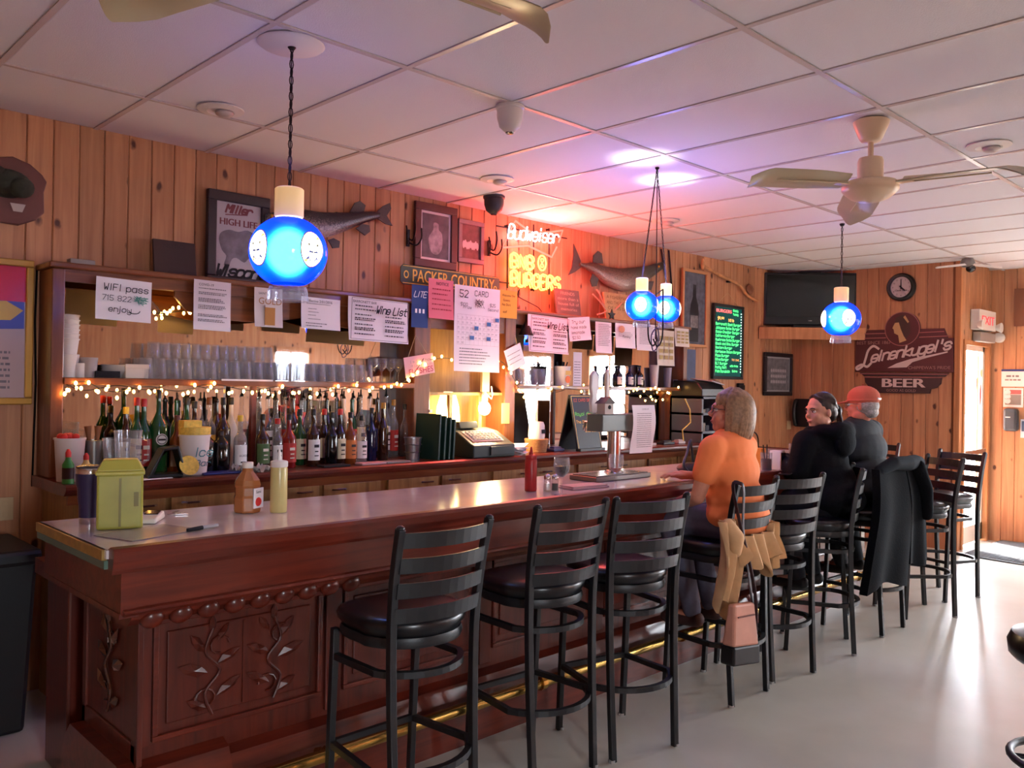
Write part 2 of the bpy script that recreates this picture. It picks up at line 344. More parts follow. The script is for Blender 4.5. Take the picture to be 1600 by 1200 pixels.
# plank walls: every board in view is a board of its own
PW = .125
def plank_mesh(h):
    w = PW/2-.001
    return MB().prismz([(-w, .012), (-w, .001), (-w+.005, -.004), (w-.005, -.004), (w, .001), (w, .012)], 0, h).mesh('plank')
BACKING = mat('dark_groove', (120, 72, 42), .8)
pm = plank_mesh(CZ+.01)
wb = struct(MB().box(LX, EX+.12, WY+.012, WY+.14, 0, CZ+.05).build('wall_back', BACKING))
restp = MB()
k = 0; x = 1.215-PW*27.5
while x < EX+.02:
    if x > .98: mk('plank', pm, PINE, wb, (x, WY, 0))
    elif x > LX+.05: restp.add([tuple(v.co) for v in pm.vertices], [tuple(p.vertices) for p in pm.polygons], Matrix.Translation((x, WY, 0)))
    x += PW
restp.build('plank_rest', PINE, wb)['kind'] = 'stuff'
we = struct(MB().box(EX+.012, EX+.12, AY+.02, WY+.1, 0, CZ+.05).build('wall_end', BACKING))
y = WY-PW/2
while y > AY:
    mk('plank', pm, PINE, we, (EX, y, 0), (0, 0, -PI/2)); y -= PW
DX0, DX1, DZ1 = 9.34, 10.07, 2.09
wa = struct(MB().box(EX+.01, DX0-.03, AY+.014, AY+.1, 0, CZ+.05).box(DX1+.03, RX+.2, AY+.014, AY+.1, 0, CZ+.05).box(EX, RX+.2, AY+.014, AY+.1, DZ1+.03, CZ+.05).build('wall_alcove', BACKING))
pshort = plank_mesh(CZ-DZ1)
for q in range(8):
    xx = EX+.03+PW*(q+.5)
    if xx < DX0-.06: mk('plank', pm, PINE, wa, (xx, AY, 0))
    elif xx < RX-.02: mk('plank', pshort, PINE, wa, (xx, AY, DZ1+.02))
MB().box(EX-.022, EX+.03, AY-.022, AY+.035, 0, CZ).build('corner_board', PINE2, wa, bevel=.004)
# right wall with its street windows
WN = [(-2.3, -1.5), (-.75, .05), (.8, 1.6)]; WZ0, WZ1 = .78, 2.12
mb = MB()
yy = [FY-.1]+[v for a in WN for v in a]+[AY+.05]
for q in range(0, len(yy), 2): mb.box(RX+.012, RX+.14, yy[q], yy[q+1], 0, CZ+.05)
for a, b in WN: mb.box(RX+.012, RX+.14, a, b, 0, WZ0); mb.box(RX+.012, RX+.14, a, b, WZ1, CZ+.05)
wr = struct(mb.build('wall_right', PINE))
y = AY-PW/2
while y > 1.95:
    mk('plank', pm, PINE, wr, (RX, y, 0), (0, 0, -PI/2)); y -= PW
CLEARP = thin_glass('window_pane', (250, 252, 255), .93, .03)
def window(n, M, w, h):
    mb = MB()
    mb.box(-w/2-.05, -w/2+.05, -.03, .1, -.05, h+.05, M).box(w/2-.05, w/2+.05, -.03, .1, -.05, h+.05, M).box(-w/2, w/2, -.03, .1, h-.05, h+.05, M).box(-w/2, w/2, -.05, .1, -.05, .05, M).box(-.02, .02, .03, .07, 0, h, M)
    o = struct(mb.build('window_%d' % n, PINE2)); MB().box(-w/2, w/2, .05, .055, 0, h, M).build('pane', CLEARP, o)
n = 1
for a, b in WN:
    window(n, Matrix.Translation((RX, (a+b)/2, WZ0)) @ Matrix.Rotation(-PI/2, 4, 'Z'), b-a, WZ1-WZ0); n += 1
    portal((RX+.16, (a+b)/2, (WZ0+WZ1)/2), (0, PI/2, 0), WZ1-WZ0, b-a)
FN = [(-.42, .32), (6.9, 7.6)]  # first opening is added behind the camera, put in for its light
mb = MB(); xx = [LX-.1]+[v for a in FN for v in a]+[RX+.14]
for q in range(0, len(xx), 2): mb.box(xx[q], xx[q+1], FY-.14, FY, 0, CZ+.05)
for a, b in FN: mb.box(a, b, FY-.14, FY, 0, (WZ0+.7 if a > 3 else WZ0)); mb.box(a, b, FY-.14, FY, WZ1, CZ+.05)
struct(mb.build('wall_front', PINE))
for a, b in FN:
    zb = WZ0+.7 if a > 3 else WZ0
    window(n, Matrix.Translation(((a+b)/2, FY, zb)) @ Matrix.Rotation(PI, 4, 'Z'), b-a, WZ1-zb); n += 1
    portal(((a+b)/2, FY-.16, (zb+WZ1)/2), (PI/2, 0, 0), b-a, WZ1-zb)
struct(MB().box(LX-.12, LX, FY-.1, WY+.1, 0, CZ+.05).build('wall_left', PINE))
# glass entrance door in the alcove
dr = struct(MB().box(DX0-.05, DX0, AY-.02, AY+.1, 0, DZ1+.05).box(DX1, DX1+.05, AY-.02, AY+.1, 0, DZ1+.05).box(DX0, DX1, AY-.02, AY+.1, DZ1, DZ1+.05).build('door_1', PINE2))
leaf = MB().box(DX0, DX0+.05, AY+.03, AY+.07, .02, DZ1).box(DX1-.05, DX1, AY+.03, AY+.07, .02, DZ1).box(DX0, DX1, AY+.03, AY+.07, DZ1-.05, DZ1).box(DX0, DX1, AY+.03, AY+.07, .02, .2).build('door_frame', mat('white_door_paint', (236, 232, 222), .35), dr)
MB().box(DX0+.05, DX1-.05, AY+.045, AY+.05, .2, DZ1-.05).build('door_glass', CLEARP, dr)
MB().box(DX0+.05, DX1-.05, AY-.015, AY-.005, .95, 1.0).build('push_bar', STEEL, dr)
for px, py, w, h, c, nm in ((1535, 583, .12, .1, (214, 178, 96), 'yellow_sticker'), (1532, 617, .05, .24, (190, 60, 70), 'red_sticker'), (1526, 600, .05, .14, (222, 200, 190), 'pale_sticker')):
    p = aty(px, py, AY+.04)
    MB().disc((p.x, p.z), .5, AY+.04, 12, w, h).build(nm, mat(nm, c, .5), dr)
portal(((DX0+DX1)/2, AY+.12, 1.1), (-PI/2, 0, 0), DX1-DX0, 2.0)
# outside ground
struct(MB().box(-12, 40, -30, 30, -.2, -.14).build('ground_outside', mat('pale_gravel', (190, 186, 178), .9)))
# ================================================================== the bar
BX0 = .93; BX1 = 7.05; BYF = 2.70; BYB = 3.45; BZ = 1.07
bar = thing('bar_counter', 'long dark red wooden bar with glossy grey top and moulded front', 'bar counter', (0, 0, 0))
TOPM = mat('glossy_bar_top', (214, 203, 202), .13, vary=.12, scale=3, spec=.7)
RND = [(BX1-.32+.32*math.sin(a), BYF+.32-.32*math.cos(a)) for a in [PI/2*i/8 for i in range(9)]]
def lshape(i0, i1=0, x0=BX0):     # plan of the bar: long run plus return to the wall side at the far end
    return [(x0, BYF+i0)]+[(BX1-.32+(.32-i0)*math.sin(a), BYF+.32-(.32-i0)*math.cos(a)) for a in [PI/2*i/8 for i in range(9)]]+[(BX1-i0, 4.1), (BX1-.72, 4.1), (BX1-.72, BYB-i1), (x0, BYB-i1)]
MB().prismz(lshape(.045, 0, BX0+.004), BZ-.03, BZ-.004).build('bar_top', TOPM, bar)
MB().box(BX0-.004, BX0+.012, BYF+.06, BYB, BZ-.036, BZ-.004).build('top_edge', mat('yellowed_edge', (150, 118, 60), .4, vary=.25, scale=30), bar)
MB().box(BX0+.0, BX0+.014, BYF+.05, BYB, BZ-.062, BZ-.036).build('glass_edge', mat('green_glass_edge', (86, 112, 100), .2), bar)
# rounded arm rail along the front: profile swept along the bar's plan
def sweep(prof, x0, mat_, name):  # prof (outset from front line, z)
    mb = MB(); n = len(prof); path = [(x0, BYF, 0.0)]+[(BX1-.32+.32*math.sin(a), BYF+.32-.32*math.cos(a), a) for a in [PI/2*i/8 for i in range(9)]]+[(BX1, 4.1, PI/2)]
    vs = []
    for (px_, py_, a) in path:
        for o, z in prof: vs.append((px_+math.sin(a)*o, py_-math.cos(a)*o, z))
    fs = []
    for k in range(len(path)-1):
        for i in range(n): fs.append((k*n+i, k*n+(i+1) % n, (k+1)*n+(i+1) % n, (k+1)*n+i))
    fs += [tuple(range(n)), tuple((len(path)-1)*n+i for i in range(n))[::-1]]
    mb.add(vs, fs); return mb.build(name, mat_, bar)
sweep([(-.05, 1.07), (-.03, 1.078), (-.008, 1.075), (0, 1.062), (-.004, 1.035), (-.012, 1.006), (-.018, .994), (-.05, .994)], BX0+.012, MAHOG, 'arm_rail')
sweep([(-.03, .994), (-.03, .88), (-.014, .876), (-.008, .868), (-.018, .858), (-.06, .858), (-.2, .9), (-.2, .994)], BX0+.05, MAHOG, 'frieze')
sweep([(-.05, .858), (-.07, .83), (-.1, .805), (-.2, .795), (-.22, .86)], BX0+.09, MAHOG, 'cove_moulding')
PYF = 2.90; PX0 = 1.108
MB().prismz([(PX0, PYF+.02), (BX1-.5, PYF+.02), (BX1-.36, PYF+.08), (BX1-.25, PYF+.2), (BX1-.22, 4.1), (BX1-.62, 4.1), (BX1-.62, BYB-.1), (PX0+.02, BYB-.1)], .1, .86).build('bar_body', MAHOGV, bar)
MB().box(BX0+.044, BX0+.09, BYF+.027, BYB+.06, .862, .996).build('end_frieze', MAHOG, bar)
MB().box(BX0+.04, BX0+.1, BYF+.03, BYB+.07, .85, .866).build('end_moulding', MAHOG, bar)
MB().box(BX0+.1, PX0+.05, PYF, 3.84, .80, .862).build('end_soffit', MAHOG, bar)
# egg band under the frieze, carved one by one
egg = MB().ell((0, 0, 0), .04, .024, .036, 10, 6).mesh('egg', True)
for i in range(9):
    mk('carved_egg', egg, MAHOG, bar, (1.09+i*.095, 2.776, .822), (.5, 0, 0))
# end pedestal
MB().box(PX0-.012, PX0+.03, PYF-.006, 3.43, .36, .80).build('end_panel', MAHOGV, bar)
MB().box(PX0-.02, PX0, PYF-.016, PYF+.04, .3, .8).box(PX0-.02, PX0, 3.39, 3.43, .3, .8).box(PX0-.02, PX0, PYF, 3.43, .3, .37).build('end_frame', MAHOGV, bar, bevel=.004)
MB().box(PX0-.02, PX0+.05, 3.6, 3.88, .0, .82).build('end_post', MAHOGV, bar, bevel=.01)
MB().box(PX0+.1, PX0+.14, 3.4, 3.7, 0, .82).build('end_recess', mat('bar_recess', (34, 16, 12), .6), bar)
MB().prismx([(PYF-.09, 0), (PYF-.09, .16), (PYF-.07, .2), (PYF-.05, .25), (PYF-.03, .29), (PYF+.02, .31), (3.4, .31), (3.46, .25), (3.48, .2), (3.5, .16), (3.5, 0)], PX0-.07, PX0+.3).build('end_plinth', MAHOG, bar)
MB().prismx([(PYF-.08, 0), (PYF-.08, .15), (PYF-.05, .2), (PYF-.03, .26), (PYF+.03, .28), (PYF+.1, .28), (PYF+.1, 0)], PX0+.3, BX1-.5).build('plinth', MAHOG, bar)
# front panels
leafm = MB()
def leaf_shape(mb, c, L_, w, ang, y, M=None):
    pts = [(-.5, 0), (-.2, .4), (.2, .32), (.5, 0), (.15, -.36), (-.25, -.3)]
    vs = [(c[0]+L_*(a*math.cos(ang))-w*b*math.sin(ang), y, c[1]+L_*a*math.sin(ang)+w*b*math.cos(ang)) for a, b in pts]
    vs.append((c[0], y-.014, c[1])); mb.add(vs, [(i, (i+1) % 6, 6) for i in range(6)], M)
def vine(M, name, mirror=1, sc=1.0, m_=None):
    mb = MB()
    stem = crom([(0, -.17), (.03*mirror, -.08), (-.03*mirror, 0), (.03*mirror, .08), (0, .17)], 5)
    mb.tube([M @ Vector((a*sc, -.006, b*sc)) for a, b in stem], .006*sc, 6)
    for (a, b, l, w, an) in ((.06, -.12, .1, .05, .5), (-.07, -.07, .12, .05, 2.6), (.08, .02, .13, .06, .35), (-.07, .05, .11, .05, 2.7), (.06, .12, .1, .05, .9), (-.045, .15, .08, .04, 2.2), (.0, .19, .07, .04, 1.57)):
        leaf_shape(mb, (a*mirror*sc, b*sc), l*sc, w*sc, an if mirror > 0 else PI-an, -.004, M)
    for s_ in (-1, 1):
        mb.tube([M @ Vector((s_*(.03+.04*math.cos(t))*sc, -.004, (.1*s_+.035*math.sin(t))*sc)) for t in [i*.6 for i in range(9)]], .0045*sc, 5)
    return mb.build(name, m_ or MAHOGV, bar)
LACQ = mat('glossy_carving', (70, 32, 20), .12, spec=.9, coat=.6)
vine(Matrix.Translation((PX0-.014, 3.16, .575)) @ Matrix.Rotation(-PI/2, 4, 'Z'), 'vine_carving', 1, .95, LACQ)
x0 = PX0+.02
panels = [(x0+.02, x0+.68, True)]+[(x0+.78+i*.82, x0+1.5+i*.82, False) for i in range(6)]
for a, b, carved in panels:
    mb = MB(); z0, z1 = .36, .78
    for (u0, u1, v0, v1) in ((a, b, z0, z0+.02), (a, b, z1-.02, z1), (a, a+.02, z0+.02, z1-.02), (b-.02, b, z0+.02, z1-.02)): mb.box(u0, u1, PYF+.004, PYF+.024, v0, v1)
    mb.build('panel_moulding', MAHOG, bar, bevel=.004)
    MB().box(a+.05, b-.05, PYF+.012, PYF+.022, z0+.05, z1-.05).build('raised_panel', MAHOGV, bar, bevel=.006)
    if carved:
        for s_ in (-1, 1): vine(Matrix.Translation(((a+b)/2+s_*.12, PYF+.01, .56)), 'vine_carving', s_, .9)
        MB().box((a+b)/2-.004, (a+b)/2+.004, PYF+.006, PYF+.012, z0+.06, z1-.06).build('panel_joint', MAHOGV, bar)
for i in range(7): MB().box(x0+.695+i*.82, x0+.765+i*.82, PYF+.002, PYF+.022, .3, .8).build('stile', MAHOGV, bar, bevel=.003)
# brass foot rail
fr = thing('foot_rail', 'long brass foot rail running along the base of the bar', 'foot rail', (0, 0, 0))
MB().tube([(1.3, 2.75, .2), (BX1-.35, 2.75, .2), (BX1-.15, 2.82, .2), (BX1-.08, 2.95, .2), (BX1-.08, 4.0, .2)], .025, 12).build('rail_tube', BRASS, fr, smooth=True)
for i in range(5):
    xx = 1.75+i*1.15
    MB().tube([(xx, 2.75, .2), (xx, 2.82, .19), (xx, 2.87, .17)], .014, 8).lathe([(.034, -.015), (.034, .015)], 12, M=Matrix.Translation((xx, 2.75, .2)) @ Matrix.Rotation(PI/2, 4, 'Y')).build('rail_bracket', BRASS, fr)
# ================================================================== bar stools
def make_stool(label, group):
    t = thing('bar_stool', label, 'bar stool', (0, 0, 0), 0, group)
    for s in (-1, 1):
        path = crom([(s*.172, -.195, 0), (s*.178, -.172, .4), (s*.183, -.165, .74), (s*.19, -.185, .95), (s*.196, -.222, 1.125)], 4)
        MB().tube(path, .019, 4, up=(0, 1, 0)).build('leg', BLACK, t, bevel=.003)
        MB().ell((s*.196, -.222, 1.127), .0155, .0155, .011, 8, 6).build('post_cap', BLACK, t, smooth=True)
        MB().tube([(s*.185, .2, 0), (s*.185, .17, .72)], .018, 4, up=(0, 1, 0)).build('leg', BLACK, t, bevel=.003)
    def slat(z, tilt):
        mb = MB(); n = 10
        yb = -.165-(z-.74)*.16 if z > .74 else -.165
        vs = []
        for i in range(n+1):
            u = -1+2*i/n; x = u*.185; dy = -(1-u*u)*.045
            for (o, zz) in ((-.004, -.026), (.004, -.026), (.004, .026), (-.004, .026)): vs.append((x, yb+dy+o-zz*.15, z+zz))
        fs = [(i*4+a, i*4+(a+1) % 4, i*4+4+(a+1) % 4, i*4+4+a) for i in range(n) for a in range(4)]+[(0, 1, 2, 3), (n*4+3, n*4+2, n*4+1, n*4)]
        return mb.add(vs, fs)
    for z in (1.085, 1.0, .915, .83): slat(z, 0).build('slat', BLACK, t)
    prof = [(0, -.012), (.19, -.012), (.196, 0), (.206, .012), (.21, .03), (.203, .046), (.18, .055), (.1, .06), (0, .061)]
    def dshape(mb):                                # rounded back, squarer front over the front legs
        out = []
        for x, y, z in mb.v:
            r = math.hypot(x, y)
            if r > 1e-6:
                c, s_ = abs(x)/r, y/r; f_ = (c**4+s_**4)**-.25 if s_ > 0 else 1+.04*c; x, y = x*f_, y*f_*.99
            out.append((x, y, z))
        mb.v = out; return mb
    dshape(MB().lathe([(.0, .705), (.195, .705), (.2, .72), (.195, .74), (0, .74)], 36)).build('seat_frame', BLACK, t, smooth=True)
    dshape(MB().lathe(prof, 36, (0, 0, .752))).build('seat', VINYL, t, smooth=True)
    def arc(z, r, y_end, w=.012, h=.016):
        pts = [(-.183, y_end, z)]+[(r*math.sin(a), -r*math.cos(a), z) for a in [-1.15+2.3*i/14 for i in range(15)]]+[(.183, y_end, z)]
        return MB().tube(pts, h, 4, flat=1, up=(0, 0, 1))
    arc(.62, .2, .17).build('upper_ring', BLACK, t); arc(.3, .235, .18).build('foot_ring', BLACK, t)
    MB().box(-.185, .185, .175, .195, .29, .312).build('front_rung', BLACK, t)
    for s in (-1, 1):
        for y_, z_ in ((.2, .012), (-.195, .012)): MB().lathe([(.016, 0), (.016, .012)], 8, (s*.178, y_, 0)).build('foot_cap', mat('rubber_foot', (150, 148, 146), .7), t)
    return t
STOOLS = [  # x, y, turn, label
 (1.86, 2.44, 0, 'black ladder-back bar stool nearest the camera, empty, by the carved bar end'),
 (2.585, 2.5, -.05, 'empty black ladder-back bar stool, second from the carved bar end'),
 (3.06, 2.42, -.24, 'empty black ladder-back bar stool just left of the seated person in orange'),
 (3.95, 2.46, .0, 'black bar stool under the person in orange, beige cardigan tied to it'),
 (4.46, 2.46, -.2, 'empty black bar stool between the orange shirt and the black hoodie'),
 (5.12, 2.47, .55, 'black bar stool turned sideways under the person in the black hoodie'),
 (5.76, 2.45, 0, 'black bar stool under the person in the cap, dark coat over its back'),
 (6.42, 2.36, .95, 'empty black bar stool on the open floor, first right of the hanging coat'),
 (7.12, 2.42, 1.25, 'empty black bar stool at the rounded bar corner, its back seen edge-on'),
 (7.62, 3.25, 1.5, 'farthest black bar stool, drawn up to the short end of the bar'),
]
st0 = None
for x, y, rz, lab in STOOLS:
    if st0 is None: st0 = make_stool(lab, 'ladder-back bar stools along the bar'); o = st0
    else: o = copy_tree(st0); o['label'] = lab
    o.location = (x, y, 0); o.rotation_euler = (0, 0, rz)
ps = thing('pedestal_stool', 'round black padded stool cut off at the right edge of the picture', 'stool', (3.47, .74, 0))
MB().lathe([(0, .66), (.18, .66), (.2, .68), (.205, .72), (.19, .755), (.12, .77), (0, .772)], 32).build('seat', VINYL, ps, True)
MB().lathe([(.2, .0), (.2, .02), (.06, .05), (.03, .06), (.03, .66)], 28).build('pedestal', BLACK, ps, True)
MB().tube([(.19*math.cos(a), .19*math.sin(a), .32) for a in [2*PI*i/28 for i in range(28)]], .014, 8, closed=True).build('foot_ring', BLACK, ps, True)
for a in (0, 2.1, 4.2): MB().tube([(.03*math.cos(a), .03*math.sin(a), .32), (.19*math.cos(a), .19*math.sin(a), .32)], .01, 6).build('ring_spoke', BLACK, ps)
# ================================================================== back bar: cabinet row, counter and hutch
HX0, HX1 = 1.28, 6.74; CTZ = 1.10; CFY = 4.25; HFY = 4.57; SHZ = 1.60
KX0, KX1, KX2, KX3 = 3.52, 3.66, 4.37, 4.48
cabs = []
DOORM = wood('cabinet_door_oak', (128, 92, 48), (170, 128, 74), (16, 16, 1.3), .4, coat=.2)
knob = MB().tube([(-.05, -.012, 0), (-.03, -.03, 0), (.03, -.03, 0), (.05, -.012, 0)], .006, 6).mesh('handle')
ncab = 6; cw = (6.6-HX0)/ncab
names = ['behind the yellow caddy and juice jug', 'behind the clear squeeze bottle', 'below the dark green menus', 'below the black register', 'below the chalkboard sandwich sign', 'with brass drawer pulls, nearest the printer tower']
for i in range(ncab):
    a = HX0+.03+i*cw; c = thing('cabinet', 'golden oak base cabinet '+names[i], 'cabinet', (a, 4.3, 0), 0, 'oak cabinets of the back bar')
    MB().box(0, cw, .0, .48, 0, 1.045).build('body', OAK, c)
    for d in range(2):
        u0 = .03+d*(cw/2-.015); u1 = u0+cw/2-.045
        top = 1.0 if i < 5 else .8
        mb = MB()
        for (x0, x1, z0, z1) in ((u0, u1, .1, .17), (u0, u1, top-.07, top), (u0, u0+.07, .17, top-.07), (u1-.07, u1, .17, top-.07)): mb.box(x0, x1, -.02, 0, z0, z1)
        dd = mb.box(u0+.06, u1-.06, -.008, 0, .16, top-.06).build('door', DOORM, c, bevel=.003)
        mk('handle', knob, CHROME, dd, ((u0+u1)/2+(.1 if d == 0 else -.1), -.02, top-.03))
        if i == 5:
            w = MB().box(u0, u1, -.02, 0, .83, 1.01).box(u0+.03, u1-.03, -.026, -.02, .855, .985).build('drawer', DOORM, c, bevel=.003); mk('handle', knob, BRASS, w, ((u0+u1)/2, -.026, .92))
ct = thing('back_counter', 'reddish wooden counter top of the back bar', 'counter', (0, 0, 0))
MB().prismx([(CFY, 1.062), (CFY-.012, 1.075), (CFY-.012, 1.09), (CFY, CTZ), (4.78, CTZ), (4.78, 1.046), (CFY+.02, 1.046)], HX0-.02, 6.6).build('counter_slab', MAHOG, ct)
MB().prismx([(CFY+.03, 1.0), (CFY+.02, 1.046), (CFY+.05, 1.046), (CFY+.05, 1.0)], HX0, 6.6).build('edge_moulding', HUTCH, ct)
hu = thing('back_bar_hutch', 'tall brown wooden back bar hutch with mirrors and glass shelf', 'hutch', (0, 0, 0))
for a, b, nm in ((HX0, HX0+.06, 'post'), (KX0, KX1, 'post'), (KX2, KX3, 'post'), (HX1-.06, HX1, 'post')):
    MB().box(a, b, HFY, 4.785, CTZ, 2.14).build(nm, HUTCHV, hu, bevel=.006)
MB().box(HX0-.02, HX1+.02, HFY-.03, 4.785, 2.14, 2.17).build('cornice', HUTCH, hu, bevel=.008)
MB().box(HX0+.06, KX0, HFY+.01, HFY+.05, 2.08, 2.14).box(KX1, KX2, HFY+.01, HFY+.05, 1.98, 2.14).box(KX3, HX1-.06, HFY+.01, HFY+.05, 2.06, 2.14).build('header', HUTCH, hu)
val = [(1.9, 2.085)]+[(1.9+1.6*i/24, 1.99-.05*abs(math.sin(PI*i/12))-(.0 if i % 24 else -.06)) for i in range(25)]+[(3.5, 2.085)]
MB().prism(val, HFY+.03, HFY+.05).build('valance', HUTCH, hu)
SHELF = HUTCH
MB().box(HX0+.06, KX0, HFY-.01, 4.77, SHZ-.035, SHZ).build('shelf', SHELF, hu, bevel=.004)
MB().box(KX3, HX1-.06, HFY-.01, 4.77, SHZ-.03, SHZ).build('shelf', SHELF, hu, bevel=.004)
MB().box(2.355, 2.385, HFY+.02, HFY+.05, CTZ, SHZ-.035).build('shelf_support', MAHOGV, hu)
MB().box(5.28, 5.31, HFY+.02, HFY+.05, CTZ, SHZ-.03).build('shelf_support', MAHOGV, hu)
MIRROR = mat('mirror_silver', (214, 210, 208), .02, 1)
MB().box(HX0+.06, KX0, 4.772, 4.782, CTZ, 2.12).build('mirror', MIRROR, hu)
MB().box(KX3, HX1-.06, 4.772, 4.782, CTZ, 2.12).build('mirror', MIRROR, hu)
MB().box(KX1, KX2, 4.77, 4.78, CTZ, 2.12).build('alcove_back', OAK, hu)
MB().box(KX1, KX2, 4.6, 4.77, 1.52, 1.54).build('alcove_shelf', OAK, hu)
for q in (.2, .48): MB().box(KX1+q, KX1+q+.03, 4.6, 4.63, CTZ, 1.52).build('alcove_stile', OAK, hu)
MB().box(KX1-.004, KX1+.02, HFY-.006, HFY, CTZ+.3, CTZ+.32).build('post_clip', PLASW, hu)
ORD = ['leftmost', 'second', 'third', 'fourth', 'fifth', 'sixth', 'seventh', 'eighth', 'ninth', 'tenth', 'eleventh', 'twelfth', 'thirteenth', 'fourteenth', 'fifteenth', 'sixteenth', 'seventeenth', 'eighteenth', 'nineteenth', 'twentieth', 'twenty-first']
def nth(i): return ORD[i] if i == 0 else ORD[i]+' from the left'
# ================================================================== glasses on the shelf
def pint(h=.112, r0=.03, r1=.038):
    return MB().lathe([(0, .006), (r0*.9, .006), (r1*.93, h), (r1, h), (r1, h-.004), (r0, .004), (r0*.96, 0), (0, 0)], 12)
def inv(mb):                       # stood upside down
    z = max(v[2] for v in mb.v); mb.v = [(v[0], v[1], z-v[2]) for v in mb.v]; return mb
pme = inv(pint()).mesh('glass', True); sme = inv(pint(.085, .03, .036)).mesh('glass', True)
xa = aty(228, 580, 4.62).x; xb = aty(574, 580, 4.62).x; n = 21
for row, yy_ in enumerate((4.62, 4.71)):
    for i in range(n):
        x = xa+(xb-xa)*i/(n-1)
        o = mk('beer_glass', pme, GLASS, None, (x, yy_, SHZ+.001))
        tag(o, 'upturned beer glass, %s, %s row of the left shelf' % (nth(i), 'front' if row == 0 else 'rear'), 'glass', 'beer glasses on the left shelf, %s row' % ('front' if row == 0 else 'rear'))
xa = aty(240, 550, 4.65).x; xb = aty(418, 550, 4.65).x
for i in range(13):
    o = mk('beer_glass', sme, GLASS, None, (xa+(xb-xa)*i/12, 4.655, SHZ+.115)); tag(o, 'small clear glass, %s, upper tier of the left shelf' % nth(i), 'glass', 'upper tier of stacked glasses')
MB().box(aty(345, 597, 4.57).x, aty(425, 597, 4.57).x, HFY-.011, HFY-.008, SHZ-.004, SHZ+.006).build('shelf_liner', WHITE, hu)
def wine_glass_mesh(k=1.0):
    return MB().lathe([(0, 0), (.034*k, 0), (.033*k, .003), (.006*k, .008), (.004*k, .075*k), (.012*k, .085*k), (.034*k, .11*k), (.04*k, .14*k), (.036*k, .18*k), (.034*k, .18*k), (.038*k, .14*k), (.032*k, .112*k), (.01*k, .088*k), (0, .086*k)], 16).mesh('glass', True)
wgm = wine_glass_mesh(.9)
for i, px in enumerate((582, 596, 610, 622)):
    x = aty(px, 590, 4.64).x; o = mk('wine_glass', wgm, GLASS, None, (x, 4.64, SHZ+.001)); tag(o, 'stemmed wine glass, %s of four on the left shelf' % nth(i), 'wine glass', 'stemmed glasses on the left shelf')
xa = aty(808, 585, 4.64).x; xb = aty(856, 585, 4.64).x
for r_ in (4.63, 4.72):
    for i in range(5):
        o = mk('tall_glass', pme, GLASS, None, (xa+(xb-xa)*i/4, r_, SHZ+.001)); o.scale = (.95, .95, 1.15); tag(o, 'tall clear glass, %s, %s row of the right shelf' % (nth(i), 'front' if r_ < 4.7 else 'rear'), 'glass', 'tall glasses on the right shelf')
# foam cups and odds and ends on the left shelf
FOAM = mat('white_foam', (224, 216, 212), .7)
def on_shelf(px, y, z=SHZ): return Vector((aty(px, 580, y).x, y, z+.001))
cup = thing('foam_cup_stack', 'tall stack of white foam cups at the left end of the shelf', 'cups', on_shelf(107, 4.66))
for i in range(7): MB().lathe([(.034, 0), (.046, .1), (.05, .1), (.05, .106), (.044, .108)], 16, (0, 0, .21-i*.024+.0)).build('cup', FOAM, cup, smooth=True) if i < 6 else MB().lathe([(.036, 0), (.05, .115), (.046, .117)], 16).build('cup', FOAM, cup, smooth=True)
for px, h, r, lab in ((125, .07, .03, 'short white paper cup beside the foam cup stack'), (139, .1, .042, 'greyish plastic tub on the left shelf')):
    o = MB().lathe([(r*.8, 0), (r, h), (r*.95, h+.003)], 16).build('plastic_cup', FOAM if r < .04 else mat('grey_plastic', (168, 158, 156), .5), None, True, on_shelf(px, 4.64)); tag(o, lab, 'cup')
o = MB().box(-.06, .06, -.03, .03, 0, .035).box(-.05, .05, -.032, -.03, .008, .028).build('card_reader', DARKM, None, loc=on_shelf(166, 4.62), bevel=.006); tag(o, 'small black box lying on the left shelf', 'box')
t = thing('paper_plates', 'tilted round stack of white filters on the left shelf', 'filters', on_shelf(185, 4.68))
for i in range(3): MB().lathe([(.03, 0), (.085, .04), (.09, .045), (.085, .043), (.03, .004)], 20, (0, 0, .012*i)).build('filter', FOAM, t, True)
o = MB().box(-.06, .06, -.04, .04, 0, .07).box(-.062, .062, -.042, .042, .05, .075).build('napkin_box', mat('cream_box', (226, 208, 190), .7), None, loc=on_shelf(210, 4.63), bevel=.004); tag(o, 'cream cardboard box beside the shelf glasses', 'box')
# ================================================================== bottles
def bot_prof(r, h, neck, shoulder):
    return [(0, 0), (r*.94, 0), (r, .008), (r, h*shoulder), (r*.9, h*(shoulder+.05)), (r*.5, h*(shoulder+.13)), (neck, h*(shoulder+.19)), (neck*.92, h*.9), (neck*1.15, h*.905), (neck*1.15, h*.93), (0, h*.93)]
BM = {'green': mat('green_bottle_glass', (22, 70, 34), .08, spec=.8), 'brown': mat('brown_bottle_glass', (48, 22, 10), .08, spec=.8), 'black': mat('black_bottle_glass', (12, 12, 14), .08, spec=.8),
      'clear': GLASS, 'amber': mat('amber_liquor', (120, 58, 18), .08, spec=.8), 'blue': mat('blue_bottle_glass', (14, 22, 60), .08, spec=.8), 'white': mat('white_bottle', (214, 208, 204), .3), 'red': mat('red_liquor', (120, 20, 16), .1, spec=.8), 'pale': thin_glass('pale_liquor_glass', (210, 214, 214), .5, .06)}
LC = {'cream': (222, 206, 170), 'white': (226, 222, 220), 'red': (170, 40, 34), 'black': (26, 24, 26), 'green': (70, 96, 50), 'orange': (198, 112, 52), 'yellow': (220, 176, 60), 'none': None, 'blue': (40, 60, 130), 'tan': (188, 156, 120)}
